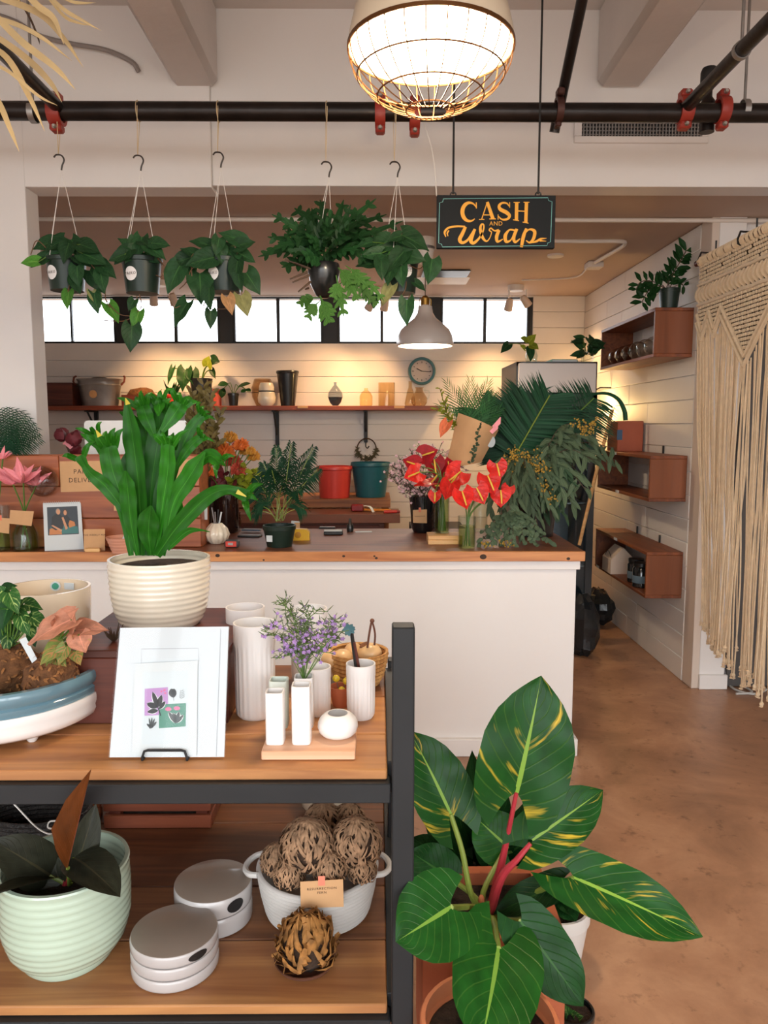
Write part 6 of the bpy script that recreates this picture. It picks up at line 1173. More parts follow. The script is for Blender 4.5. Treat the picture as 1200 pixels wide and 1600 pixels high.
blade([(243, 868), (254, 790), (262, 735), (263, 692)], 26, -.05, 4); blade([(255, 868), (270, 790), (296, 745), (320, 706)], 30, -.06, 0); blade([(300, 740), (325, 712), (345, 724)], 22, -.07, 3); blade([(245, 868), (278, 822), (322, 778), (355, 765), (388, 776)], 26, -.08, 3, prof=(.5, .9, 1, .8, .5)); blade([(262, 858), (290, 832), (310, 828), (328, 831)], 12, -.09, 0, prof=(.6, 1, .9, .5, .2))
blade([(226, 868), (218, 800), (205, 735), (202, 700)], 30, .02, 0); blade([(262, 760), (285, 698), (300, 668), (318, 648)], 18, .02, 4); blade([(268, 745), (285, 715), (300, 695), (316, 682)], 16, -.01, 4); blade([(228, 868), (238, 760), (232, 700), (224, 655)], 36, .06, 3); blade([(238, 868), (248, 820), (258, 760), (275, 700)], 30, .03, 4); blade([(236, 868), (232, 830), (236, 790)], 34, -.04, 0); blade([(250, 868), (258, 840), (275, 805), (268, 760)], 26, .0, 0); blade([(215, 868), (205, 820), (200, 770), (196, 735)], 26, -.05, 0)
for tip, b in (((385, 776), (370, 768)), ((150, 672), (156, 682)), ((196, 622), (200, 632))): part('leaf_tip', G().strap([P(*b, FD - .08), P(*tip, FD - .085)], [.006, .001], (0, -1, .1), 0, 3), L_tip, t)
# beige pot with stickers
c = V((P(84, 950, 1.94).x, 1.90, U)); k = mp(1.9, 915); hB_ = P(84, 917, 1.9).z - U
t = thing('beige_pot', 'plain beige ceramic pot with a green round sticker inside', 'pot', c); part('body', G().lathe(c, vessel([(52*k, 0), (58*k, .01), (63*k, hB_*.5), (66*k, hB_*.96), (65.5*k, hB_)], .006), 44), M_beige, t)
a0 = radians(98); rI = 59.5*k
for da, w, m, nm, sh in ((0.03, 8, M_paper, 'round_sticker', 1), (0.03, 5.5, mat('green_sticker', '3f9a80', .5), 'green_sticker', 1), (-.36, 9, M_paper, 'paper_label', 0)):
    a = a0 + da; q = c + V((cos(a)*rI, sin(a)*rI, hB_ - .018)) + V((-cos(a), -sin(a), 0))*(.0006 if 'green' not in nm else .0014); n_ = V((-cos(a), -sin(a), 0))
    if sh: part(nm, G().lathe(q, [(w*k, 0), (w*k, .0006), (0, .0006)], 20, ax=n_), m, t)
    else: part(nm, G().box(q + n_*.001, (w*2*k, .001, 11*k), .0003, Matrix.Rotation(a - pi/2, 3, 'Z')), m, t)
# footed white bowl, blue bowl, moss-ball plants
cB_ = V((P(8, 1100, 1.68).x, 1.68, U)); k = mp(1.68, 1100)
t = thing('footed_bowl', 'white footed ceramic bowl carrying the blue bowl', 'bowl', cB_); rb_ = 152*k
part('body', G().lathe(cB_ + V((0, 0, .014)), vessel([(rb_*.80, 0), (rb_*.90, .004), (rb_*.965, .013), (rb_*.99, .026), (rb_*.985, .034), (rb_*.998, .042), (rb_*1.0, .052), (rb_*.995, .060)], .006), 56), M_cer, t)
for i in range(5): a = -pi/2 + .75 + i*2*pi/5; q = cB_ + V((cos(a)*rb_*.76, sin(a)*rb_*.76, 0)); part('foot', G().lathe(q, [(.008, 0), (.011, .004), (.019, .022), (0, .022)], 14), M_cer, t)
zb_l = U + .014 + .0065; cb2 = V((cB_.x, cB_.y, zb_l + .034)); t = thing('blue_bowl', 'glossy blue-grey ceramic bowl stacked in the white footed bowl', 'bowl', cb2)
part('body', G().lathe(cb2, vessel([(rb_*.84, 0), (rb_*.93, .006), (rb_*.98, .02), (rb_*.985, .034), (rb_*.965, .038), (rb_*.995, .046), (rb_*1.005, .056), (rb_*1.0, .066), (rb_*.985, .070)], .012), 56), M_blue, t)
M_bit = mat('moss_fibre', '8a5a30', .9, var=.4, vs=60)
def moss_bits(o, c, r, rr_):
    g = G()
    for i in range(150):
        d = V((rr_.gauss(0, 1), rr_.gauss(0, 1), rr_.gauss(0, .9))).normalized(); q = c + d*r*1.01; u = d.orthogonal().normalized(); u = u*cos(i) + d.cross(u)*sin(i); g.strap([q, q + u*r*.12 + d*r*.07, q + u*r*.22 + d*r*.02], [.002, .0026, .0006], d, .2, 3)
    part('moss_fibre', g, M_bit, o, kind='stuff')
def mossball(name, lab, x, y, d, r): c = P(x, y, d); o = thing(name, lab, 'plant', c - V((0, 0, r)), 'moss ball plants in the blue bowl'); rr_ = random.Random(int(x)); part('moss_ball', G().ball(c, r, 22, 14, (1, 1, .95), .075, rr_), M_moss, o, ang=30); g = G(); moss_bits(o, c, r, rr_); return o, c
t, c = mossball('moss_ball_plant', 'green variegated syngonium growing from a brown moss ball', 16, 1046, 1.70, .062); kk = mp(1.66, 980); ls = [leafmesh('heart', L_syn, .2, .14, .2, var=i) for i in range(2)]; lsd = leafmesh('heart', L_darkl, .2, .14, .2)
for i, (x, y, s, an) in enumerate(((14, 920, 30, 20), (20, 940, 38, -60), (50, 948, 36, -10), (56, 962, 26, -20), (60, 972, 34, -30), (30, 960, 40, -70), (10, 962, 40, -100), (38, 975, 36, -60), (2, 945, 34, 180), (22, 988, 34, -80), (48, 985, 28, -60), (-8, 965, 34, 200), (8, 985, 30, -110), (34, 945, 26, 40), (-4, 925, 30, 150), (52, 998, 24, -70), (12, 1005, 28, -90))):
    b = P(x, y, 1.66 + R.uniform(-.05, .04)); a = radians(an); d = V((cos(a), -.3, sin(a))).normalized(); part('stem', G().tube(spline([c + V((0, 0, .05)), (c + b)/2 + V((0, 0, .03)), b - d*s*kk*.4], 4), .002, 4), M_stem, t); leaf(t, ls[i % 2] if i % 3 else lsd, b - d*s*kk*.4, b + d*s*kk*.6, V((R.uniform(-.3, .3), -.8, .7)), s*kk*.72)
t, c = mossball('moss_ball_plant', 'pink syngonium growing from a brown moss ball', 80, 1062, 1.61, .058); kk = mp(1.58, 1000); lp = [leafmesh('heart', L_pink, .22, .16, .2, wave=.06, var=i) for i in range(3)]; lpg = leafmesh('heart', leafmat('green_pink_leaf', '7a8c48', 'b89a68', spot='c08858', amt=.5, nv=6, vs=.3, spotscale=4), .22, .14, .2)
for i, (b, e, w, me) in enumerate((((112, 968), (44, 1008), 44, 0), ((108, 985), (122, 950), 50, 1), ((118, 985), (172, 986), 36, 2), ((124, 992), (134, 1020), 42, 0), ((100, 1005), (62, 1040), 34, 3), ((96, 1012), (72, 1046), 30, 3), ((118, 1018), (126, 1040), 24, 3), ((90, 1025), (104, 1042), 26, 3), ((96, 985), (86, 965), 36, 1), ((104, 1010), (92, 1040), 26, 3))):
    B_ = P(*b, 1.58 + .02*(i % 3)); part('stem', G().tube(spline([c + V((0, 0, .05)), (c + B_)/2 + V((0, 0, .03)), B_], 4), .0025, 5), M_stem, t); leaf(t, lp[me] if me < 3 else lpg, B_, P(*e, 1.55 + .02*(i % 2)), V((R.uniform(-.3, .3), -.8, .6)), w*kk)
solo('plant_tag', G().prism([P(30, 1000, 1.60), P(40, 995, 1.60), P(58, 1030, 1.60), P(50, 1036, 1.60)], (0, .001, 0)), M_paper, 'white folded plant tag behind the moss balls', 'tag')
c = P(179, 978, 1.98); c.z = CRZ; t = thing('air_plant', 'tiny spiky air plant on the crate beside the ribbed pot', 'plant', V((P(177, 985, 1.72).x, 1.72, CRZ + .0005))); c = V(t.location)
for i in range(12): a = i*2.4; part('leaf', G().strap([c, c + V((cos(a)*.012, sin(a)*.012, .012)), c + V((cos(a)*.022, sin(a)*.022, .018 + .01*(i % 3)))], [.003, .003, .0005], (0, -1, .5), 0, 3), M_brstem, t)
# mats on an easel
bl, br = Zp(171, 1182, U + .004), Zp(350, 1184, U + .004); ym = (bl.y + br.y)/2; bl.y = ym; br.y = ym; bl.x = P(171, 1182, ym).x; br.x = P(350, 1184, ym).x; lean = .075
tl, tr = P(188, 981, ym + lean), P(357, 979, ym + lean)
n_ = (br - bl).cross(tl - bl).normalized(); p0 = bl
if n_.y > 0: n_ = -n_
t = thing('matted_print', 'large white matted print in a clear sleeve on a wire easel', 'print', (bl + br)/2); part('mat_board', G().prism([tl, tr, br, bl], -n_*.004), M_paper, t)
def pl(x, y, e=.0006): return onplane(x, y, p0 + n_*e, n_)
part('window_edge', G().strap([pl(221, 1040), pl(221, 1014), pl(310, 1013), pl(311, 1034)], .0008, n_, 0, 2), mat('pale_grey_line', 'aeb4b8', .6), t); part('second_mat_edge', G().strap([pl(345, 981), pl(338, 1182)], .0009, n_, 0, 2), mat('pale_grey_line_b', 'a4acb0', .6), t)
part('sleeve', G().prism([tl + n_*.0015 + (tl - tr)*.01, tr + n_*.0015 + (tr - tl)*.012, br + n_*.0015 + (br - bl)*.012, bl + n_*.0015 - (br - bl)*.01], n_*.0003), glass('sleeve_film', (.98, .985, .99), .3), t)
e0 = .004; f0 = [pl(210, 1037, e0), pl(309, 1032, e0), pl(307, 1180, e0), pl(206, 1180, e0)]
t = thing('matted_print', 'small white matted print of leaves and cactus leaning on the big one', 'print', (f0[2] + f0[3])/2); part('mat_board', G().prism(f0, -n_*.0018), M_paper, t)
def ap(cx_, cy_, e=.0046): return pl(160 + cx_/6, 1030 + cy_/6, e)
def art(nm, pts, m, e): part(nm, G().poly([ap(x, y, e) for x, y in pts]), m, t)
am = {k_: mat('print_' + k_, c_, .5) for k_, c_ in dict(lilac='b48ac0', green='4f8a78', black='26282c', pink='d8709a', grey='4c5254', pale='ccd6da', white='e8eced').items()}
art('inner_mat', [(378, 122), (802, 105), (798, 790), (368, 800)], am['pale'], .0044); art('lilac_square', [(396, 278), (614, 262), (616, 520), (394, 530)], am['lilac'], .0048); art('green_square', [(530, 424), (784, 412), (780, 630), (530, 648)], am['green'], .005)
def lf(x0_, y0_, x1_, y1_, w, m, e, halo=True):
    d = V((x1_ - x0_, y1_ - y0_)); L_ = d.length; d /= L_; s_ = V((-d[1], d[0]))
    for mm, ww, ee in (([(am['white'], w + 12, e)] if halo else []) + [(m, w, e + .0003)]):
        pts = [(x0_ + d[0]*L_*q + s_[0]*ww/2*sg*sin(pi*q)**.7, y0_ + d[1]*L_*q + s_[1]*ww/2*sg*sin(pi*q)**.7) for sg, qs in ((1, [i/8 for i in range(9)]), (-1, [i/8 for i in range(7, 0, -1)])) for q in qs]
        art('leaf_shape', pts, mm, ee)
for a in ((520, 455, 470, 305, 44), (520, 450, 556, 335, 48), (520, 452, 415, 415, 56), (530, 470, 590, 395, 36), (525, 480, 420, 495, 44)): lf(*a, am['black'], .0052)
art('stem_shape', [(500, 400), (508, 398), (552, 528), (542, 530)], am['black'], .0056)
for a in ((545, 310, 560, 295, 18), (570, 300, 592, 282, 20), (580, 325, 598, 312, 20)): lf(*a, am['pink'], .0056, False)
lf(665, 360, 645, 275, 66, am['black'], .0052, False); lf(668, 360, 672, 275, 50, am['black'], .0052, False); art('stem_shape', [(664, 355), (668, 355), (671, 388), (667, 388)], am['black'], .0055)
for a in ((685, 600, 620, 490, 36), (690, 600, 660, 500, 26), (690, 600, 720, 490, 36), (695, 600, 760, 520, 30), (685, 600, 680, 505, 30)): lf(*a, am['grey'], .0054)
for x, y in ((618, 468), (698, 460)): art('flower_shape', [(x + 34*cos(a)*(1 if i % 2 else .75), y + 22*sin(a)*(1 if i % 2 else .75)) for i, a in enumerate([2*pi*q/16 for q in range(16)])], am['pink'], .006)
for a in ((455, 640, 415, 605, 22), (455, 640, 437, 550, 18), (458, 640, 465, 545, 16), (460, 640, 490, 555, 18), (462, 640, 508, 585, 22), (440, 650, 475, 600, 44)): lf(*a, am['grey'], .0053, False)
for i in range(5): lf(740, 370 - i*18, 775 - i*2, 345 - i*15, 5, am['grey'], .0053, False); lf(740, 370 - i*18, 718 + i*2, 350 - i*14, 5, am['grey'], .0053, False)
part('sleeve', G().prism([q + n_*.0022 for q in f0], n_*.0003), glass('sleeve_film_b', (.985, .99, .99), .2), t)
t = thing('wire_easel', 'small black wire easel holding the matted prints', 'easel', (bl + br)/2 - V((0, 0, .003)))
w0, w1 = pl(222, 1182, .012), pl(292, 1182, .012); h0, h1 = pl(223, 1174, .012), pl(291, 1174, .012)
for q in (w0, w1): q.z = U + .004
part('front_lip', G().tube([V((w0.x, w0.y + .06, U + .0032)), V((w0.x, w0.y, U + .0032)), w0 + V((0, 0, .004)), h0 + V((.003, 0, .0)), h0 + V((.010, 0, .002)), h1 + V((-.010, 0, .002)), h1 + V((-.003, 0, 0)), w1 + V((0, 0, .004)), V((w1.x, w1.y, U + .0032)), V((w1.x, w1.y + .06, U + .0032))], .0026, 8), M_black, t)
part('back_frame', G().tube([V((w0.x, w0.y + .06, U + .003)), V((w0.x, ym + .062, U + .11)), V((w1.x, ym + .062, U + .11)), V((w1.x, w1.y + .06, U + .003))], .0026, 8), M_black, t)
# tall white vases
flute = lambda a, j: 1 - (.03*abs(cos(9*a)) if j < .42 else 0)
def tallv(x, w, ytop, lab, yb=None, d=None, name='fluted_vase'):
    rr_ = w/2; r0 = 1.0
    if d is None: c = on(x, yb, U, rr_*.8*mp(1.65, yb))
    else: c = V((P(x, ytop, d).x, d, U))
    k = mp(c.y, ytop); h = P(x, ytop, c.y).z - U; t = thing(name, lab, 'vase', c, 'white porcelain vases on the cart'); n = 132; r = rr_*k
    pr = [(r*.78, 0), (r*.92, .008), (r*.95, .03), (r*.95, h*.3), (r*.96, h*.5), (r*.96, h*.76), (r*1.0, h*.79), (r*1.0, h*.95), (r*1.0, h)]
    full = vessel(pr, .003); nf = len(full) - 1
    part('body', G().lathe(c, full, n, lambda a, j: 1 + (.016*cos(22*a)) if .15 < j*nf/9.5 < .68 and j*nf > 1.5 and j*nf < 6.5 else 1), M_matte, t); return t, c, k, h
tallv(400, 65, 972, 'tall white fluted vase in front, beside the matted print', 1127); tallv(383, 60, 948, 'tall white fluted vase at the back, half behind the front one', d=1.90); tallv(482, 58, 950, 'tall white vase at the back behind the lilac waxflowers', d=1.92); tallv(497, 42, 1041, 'white fluted tumbler vase behind the round bud vase', 1121)
tv, cv, kv, hv = tallv(564, 46, 1036, 'white fluted tumbler vase holding pens beside the basket', 1127)
for (a, b), r_, m, lab in ((((549, 985), (556, 1040)), .0042, M_frame, 'dark pen with a blue succulent topper in the fluted tumbler'), (((553, 1003), (561, 1045)), .0035, mat('dark_red_pen', '5a2a22', .4), 'dark red pen leaning in the fluted tumbler')):
    A_, B_ = P(*a, cv.y), P(*b, cv.y + .005); lo = B_ + (B_ - A_)*.6; t = thing('pen', lab, 'pen', lo); part('shaft', G().tube([A_, lo], r_, 8), m, t)
    if a[1] < 1000:
        top = A_ + V((-.006, 0, .004)); sm = mat('blue_green_petal', '5f8a92', .5); lm = leafmesh('oval', sm, 0, .2, -.2)
        for i in range(9): an = i*2.4; leaf(t, lm, top, top + V((cos(an)*.016, -.008, sin(an)*.016)), (0, -1, .2), .009, 'petal')
# board with bud vases
yf = on(480, 1188, U).y; X0, X1 = P(408, 1180, yf).x, P(555, 1180, yf).x
t = solo('display_board', G().bx(X0, X1, yf, yf + .105, U, U + .019, .002), M_pinkw, 'pale pink wooden board under the white bud vases', 'board'); BZ2 = U + .0196
def bud(x, yb, ytop, w, m, lab):
    c = on(x, yb, BZ2, w/2*mp(1.5, yb)); k = mp(c.y, ytop); h = P(x, ytop, c.y).z - BZ2; r = w/2*k; t = thing('bud_vase', lab, 'vase', c, 'square bud vases on the pink board'); part('body', G().lathe(c, vessel([(r*.93, 0), (r, .004), (r, h - .003), (r*.98, h)], .0028), 40, squarish), m, t); return c, k, h
bud(431, 1165, 1079, 29, M_matte, 'shorter square white bud vase at the print end of the board'); bud(472, 1165, 1069, 30, M_matte, 'taller square white bud vase in the middle front of the board')
bud(437, 1139, 1061, 29, mat('pale_green_ceramic', 'e2ebe0', .4), 'square pale green bud vase in the back row of the board'); cw, kw, hw = bud(476, 1139, 1056, 30, M_matte, 'square white bud vase in the back row holding lilac waxflowers')
c = on(528, 1157, BZ2, .027); k = mp(c.y, 1115); h = P(528, 1114, c.y).z - BZ2; t = thing('round_bud_vase', 'small round white bud vase on the pink board', 'vase', c); part('body', G().lathe(c, vessel([(16*k, 0), (24*k, h*.06), (29*k, h*.2), (31.5*k, h*.42), (31*k, h*.6), (28*k, h*.78), (23*k, h*.92), (19*k, h*.99), (18*k, h)], .0035), 40), M_matte, t)
# lilac waxflowers
t = thing('waxflower_sprig', 'airy bunch of lilac waxflowers in the square bud vase', 'flowers', cw + V((0, 0, .01))); gs, gl, gb = G(), G(), G(); rr_ = random.Random(21); W0 = cw + V((0, 0, hw*.9))
for tx_, ty_ in ((432, 930), (445, 935), (470, 938), (455, 955), (408, 985), (420, 975), (500, 950), (520, 965), (540, 965), (545, 985), (530, 1000), (515, 1020), (440, 1010), (430, 1030), (460, 985), (480, 970), (495, 990), (470, 1010), (500, 1015), (450, 995), (525, 990), (485, 1030), (445, 1025)):
    spray(W0, P(tx_, ty_, cw.y + rr_.uniform(-.06, .06)), gs, gl, gb, 14, .011, rr_, .016, .0022, .0052 if ty_ > 955 else .0016, .0009)
part('stem', gs.tube([cw + V((0, 0, .012)), W0], .003, 5), M_stem, t, kind='stuff'); part('foliage', gl, mat('needle_green', '4a5a30', .5), t, kind='stuff'); part('blossom', gb, M_lil, t, kind='stuff')
# basket with wooden eggs
c = V((P(560, 1040, 1.92).x, 1.92, U)); k = mp(1.92, 1018); h = P(560, 1016, 1.92).z - U; strw = wood('straw_weave', 'a8743c', 'd0a060', 2, 2, .7); t = thing('straw_basket', 'round coiled straw basket at the rear corner of the cart', 'basket', c)
part('body', G().lathe(c, vessel(ribs(0, h, 8, 0, .0022, [(0, 32*k), (.3, 40*k), (.7, 45*k), (1, 47*k)]), .006), 40), strw, t)
woodegg = mat('pale_wood_ball', 'e0b884', .4, coat=.2)
for i, (x, y, r_, lab) in enumerate(((578, 1022, 19, 'pale wooden ball with a leather loop on top of the basket'), (535, 1030, 17, 'pale wooden ball low in the basket behind the fluted tumbler'), (516, 1030, 15, 'pale wooden ball at the flower side of the basket'), (552, 1018, 15, 'wooden ball with orange grain in the middle of the basket'))):
    q = P(x, y, 1.92 + (.03 if i == 3 else -.01*i)); rr2 = r_*k; o = thing('wooden_ball', lab, 'ornament', q - V((0, 0, rr2)), 'wooden balls in the straw basket'); part('ball', G().ball(q, rr2, 20, 14, (1, 1, .95)), woodegg, o)
    if i == 0:
        part('leather_patch', G().lathe(q + V((-.014, -.0, rr2*.72)), [(.016, -.003), (.012, .004), (0, .006)], 8, ax=(-.5, -.2, 1)), mat('brown_leather', '7a4c2c', .6), o); lo = [P(574, 1012, 1.90), P(577, 990, 1.90), P(581, 972, 1.90), P(586, 990, 1.90), P(585, 1008, 1.90)]
        part('leather_loop', G().tube(spline(lo, 4), .0028, 6), mat('leather_cord', '6a4030', .6), o); part('knot', G().ball(P(581.5, 970, 1.90), .006, 8, 6), mat('leather_cord_b', '6a4030', .6), o)
c = on(532, 1108, U, .024); t = thing('clay_pot', 'small dark clay pot with yellow pins between the white tumblers', 'pot', c); k = mp(c.y, 1080); part('body', G().lathe(c, vessel([(.018, 0), (.026, .04), (.027, .048)], .003), 24), M_terra, t)
for i, (x, y) in enumerate(((525, 1060), (541, 1064), (534, 1078))): q = P(x, y, c.y - .02); part('pin_head', G().ball(q, .0085, 12, 8, (1, .6, 1)), mat('yellow_spotted_bead', 'd8b82c', .35, var=.3, vs=200), t); part('pin', G().tube([q, V((c.x, c.y, c.z + .02))], .0012, 4), M_steel, t)

# ---------------- lower shelf ----------------
c = on(110, 1536, Lw, .092); k = mp(c.y, 1345); h = P(110, 1345, c.y).z - Lw; rp = 97*k
t = thing('rubber_plant', 'dark rubber plant in a mint green ribbed ceramic pot', 'plant', c)
part('pot', G().lathe(c, vessel([(rp*.66, 0), (rp*.70, .006), (rp*.71, .022)] + ribs(.026, h - .012, 11, 0, .001, [(0, rp*.80), (.12, rp*.9), (.35, rp*.985), (.7, rp), (1, rp*.985)]) + [(rp*1.0, h - .004), (rp*.985, h)], .008), 56), M_mint, t); part('soil', G().lathe(c, [(rp*.86, h*.72), (0, h*.75)], 24), M_soil, t)
lr_ = leafmesh('ovate', L_rub, 0, .10, .22); lrr = leafmesh('lance', L_rubr, 0, .45, 0); k = mp(1.5, 1300); S0 = c + V((0, 0, h*.74)); top = P(108, 1385, c.y)
part('stem', G().tube([S0, P(107, 1370, c.y), P(106, 1345, c.y)], [.008, .007, .005], 8), M_petio, t)
for b, e, w, me, d, f in (((106, 1356), (143, 1201), 50, lrr, -.27, (-.5, -1, .1)), ((112, 1378), (150, 1255), 52, lr_, .04, (.4, -1, .1)), ((116, 1340), (188, 1402), 70, lr_, -.15, (.35, -.6, .9)), ((78, 1368), (-14, 1312), 78, lr_, -.06, (-.2, -.7, .9)), ((88, 1372), (-20, 1402), 46, lr_, -.18, (-.2, -.6, .9)), ((98, 1378), (60, 1330), 40, lr_, .03, (.2, -1, .3)), ((96, 1385), (40, 1365), 60, lr_, .0, (.1, -.8, .5))):
    B_, E_ = P(*b, c.y - (.06 if e[1] == 1201 else 0)), P(*e, c.y + d); part('petiole', G().tube([top, B_], .004, 6), M_petg, t); leaf(t, me, B_, E_, f, w*k)
def dish(x, ytop, w, n, lab, d=None, yb=None, dh=.0262):
    if d is None: c = on(x, yb, Lw, w/2*mp(1.45, yb))
    else: c = V((P(x, ytop, d).x, d, Lw))
    k = mp(c.y, ytop); r = w/2*k; h = P(x, ytop, c.y).z - Lw; dh = h/n
    for i in range(n):
        cc = c + V((0, 0, i*dh + .0002*i)); t = thing('ceramic_dish', lab[i], 'dish', cc, 'grey lidded dishes on the lower shelf')
        part('body', G().lathe(cc, [(0, 0), (r*.94, 0), (r*.985, .003), (r, dh*.25), (r, dh*.75), (r*.985, dh - .002), (r*.97, dh - .0006), (0, dh - .0006)], 56), M_greyd, t)
        if i == n - 1:
            part('lid_top', G().lathe(cc, [(r*.975, dh - .0005), (r*.95, dh + .0006), (0, dh + .0006)], 56), M_taupe, t); a = -.78; g = G(); vs = []
            for j in range(20): b = 2*pi*j/20; aa = a + .24*cos(b); vs.append(cc + V((cos(aa)*r*1.010, sin(aa)*r*1.010, dh*.52 + dh*.33*sin(b))))
            vs.append(cc + V((cos(a)*r*1.012, sin(a)*r*1.012, dh*.52))); g.add(vs, [(20, j, (j+1) % 20) for j in range(20)]); part('label', g, M_frame, t)
dish(276, 1452, 134, 3, ['lowest grey dish of the three stacked beside the mint pot', 'middle grey dish of the three stacked beside the mint pot', 'topmost grey lidded dish of the stack beside the mint pot'], yb=1553)
dish(333, 1375, 120, 2, ['lower grey dish of the pair behind the stack of three', 'upper grey lidded dish of the pair behind the stack of three'], d=1.70)
# rope basket with resurrection ferns
c = V((P(497, 1400, 1.735).x, 1.735, Lw)); k = mp(1.735, 1345); h = P(497, 1347, 1.735).z - Lw; t = thing('rope_basket', 'white coiled rope basket with two loop handles', 'basket', c)
rbk = 94*k; part('body', G().lathe(c, vessel([(interp([(0, rbk*.80), (.06, rbk*.86), (.5, rbk*.94), (1, rbk)], i/60) + .0055*abs(sin(pi*i/5)) - .003, h*i/60) for i in range(61)], .006), 64), M_cloth, t)
for s in (-1, 1):
    a0 = 0 if s > 0 else pi; hp = []
    for i in range(11): u = -1 + 2*i/10; a = a0 + u*.33; rr2 = rbk + .028*(1 - u*u)**.7; hp.append(c + V((cos(a)*rr2, sin(a)*rr2, h - .004 - .006*(1 - u*u))))
    part('handle', G().tube(spline(hp, 3), .007, 8), M_cloth, t)
tl_, tr_, br_, bl_ = [onplane(x, y, c + V((0, -rbk*.93 - .004, 0)), V((.0, -1, -.10)).normalized()) for x, y in ((469, 1378), (536, 1374), (537, 1417), (470, 1419))]
card('kraft_card', 'kraft card reading RESURRECTION FERN taped on the rope basket', [tl_, tr_, br_, bl_], M_kraft, [('RESURRECTION', .014, .0082), ('FERN', .004, .0082)], tape=mat('pink_tape', 'e88a70', .6))
fern = mat('curled_dry_frond', '9c7a5c', .85, var=.4, vs=40, rnd=.15); fern2 = mat('amber_curled_frond', '9a6a34', .8, var=.5, vs=45); core = mat('dry_fern_core', '3f2d20', .95, var=.3, vs=30, bump=1, bs=60)
def fernball(x, y, d, rpx, lab, m=fern, n=260, openf=.5, wf=1.0, grp='dry resurrection ferns'):
    q = P(x, y, d); r = rpx*mp(d, y); t = thing('resurrection_fern', lab, 'plant', q - V((0, 0, r)), grp); rr_ = random.Random(int(x*7 + y)); part('core', G().ball(q, r*.84, 16, 10, (1, 1, 1), .06, rr_), core, t, ang=70); g = G()
    for i in range(n):
        u = 1 - 1.8*(i + .5)/n; ph3 = i*2.4 + rr_.uniform(-.3, .3); th = math.acos(max(-1, min(1, u))); tw = rr_.uniform(-.14, .14); pts = []
        for j in range(5):
            th2 = th - j*.17; rr2 = r*(.84 + .20*sin(pi*j/4*.9) + openf*.25*(j/4)**2*rr_.random()); pts.append(q + V((sin(th2)*cos(ph3 + j*tw), sin(th2)*sin(ph3 + j*tw), cos(th2)))*rr2)
        w = r*rr_.uniform(.035, .085)*wf; nrm = (pts[2] - q).normalized(); g.strap(pts, [w*.6, w, w*.9, w*.6, w*.2], nrm, -.35, 3, .25, rr_)
    part('curled_frond', g, m, t, kind='stuff', ang=60); return t
fernball(480, 1322, 1.66, 43, 'large dry fern ball in front in the rope basket'); fernball(556, 1318, 1.68, 40, 'large dry fern ball at the post side of the rope basket'); fernball(434, 1345, 1.69, 27, 'small dry fern ball at the dish side of the rope basket'); fernball(516, 1358, 1.635, 27, 'small dry fern ball low in front in the rope basket'); fernball(505, 1284, 1.83, 30, 'dark dry fern ball at the back in the rope basket'); fernball(545, 1282, 1.84, 26, 'dry fern ball at the very back of the rope basket'); fernball(452, 1366, 1.645, 25, 'dry fern ball pressed against the basket front'); fernball(566, 1360, 1.66, 23, 'tiny dry fern ball under the post-side one')
c = on(477, 1531, Lw, .045); t = thing('clay_saucer', 'small dark clay saucer under a loose dry fern', 'saucer', c); part('body', G().lathe(c, vessel([(.045, 0), (.060, .008), (.066, .018)], .003), 30), mat('dark_clay', '6a4434', .6, var=.15, vs=14), t)
fernball(478, 1476, c.y - .0, 44, 'loose amber dry fern opening up on the clay saucer', fern2, 130, 1.8, 2.0)
# dark things at the back of the lower shelf
y0 = 2.10; a, b = P(162, 1290, y0), P(330, 1290, y0); zt = P(200, 1232, y0).z; t = thing('slatted_crate', 'reddish slatted wooden crate at the back of the lower shelf', 'crate', V(((a.x+b.x)/2, y0 + .12, Lw)))
zs = [(Lw, Lw + .039), (Lw + .051, Lw + .076), (Lw + .094, Lw + .138)]
for z_a, z_b in zs: part('slat', G().bx(a.x, b.x, y0, y0 + .012, z_a, z_b), M_crate, t); part('slat', G().bx(b.x - .012, b.x, y0 + .013, y0 + .24, z_a, z_b), M_crate, t); part('slat', G().bx(a.x, a.x + .012, y0 + .013, y0 + .24, z_a, z_b), M_crate, t)
for x in (a.x + .012, b.x - .046): part('corner_post', G().bx(x, x + .034, y0 + .0125, y0 + .035, Lw, Lw + .14), M_dark, t)
part('bottom_board', G().bx(a.x + .013, b.x - .013, y0 + .036, y0 + .24, Lw, Lw + .008), M_dark, t); part('contents', G().bx(a.x + .04, b.x - .05, y0 + .05, y0 + .2, Lw + .009, Lw + .1), mat('dark_contents', '2c2824', .8, var=.5, vs=50), t)
y0 = 2.16; a, b = P(36, 1290, y0), P(158, 1290, y0); z_ = P(90, 1262, y0).z; t = thing('wooden_stand', 'thin reddish wooden frame lying behind the mint pot', 'frame', V(((a.x+b.x)/2, y0, z_ - .03)))
part('rail', G().bx(a.x, b.x, y0, y0 + .02, z_, z_ + .022), M_cherry, t); part('rail', G().bx(a.x, a.x + .03, y0, y0 + .02, z_ + .0225, z_ + .09), M_cherry, t); part('rail', G().bx(b.x - .03, b.x, y0, y0 + .02, z_ + .0225, z_ + .09), M_cherry, t); part('leg', G().bx(a.x, a.x + .03, y0, y0 + .02, Lw, z_ - .0005), M_cherry, t); part('leg', G().bx(b.x - .03, b.x, y0, y0 + .02, Lw, z_ - .0005), M_cherry, t)
c = V((P(62, 1310, 2.0).x, 2.0, Lw)); t = thing('wire_basket', 'dark woven basket with loose white strings behind the mint pot', 'basket', c); part('body', G().lathe(c, vessel(ribs(0, .115, 9, 0, .004, [(0, .13), (1, .145)]), .006), 30, sy=.6), mat('black_wicker', '24201e', .6, bump=1, bs=120), t)
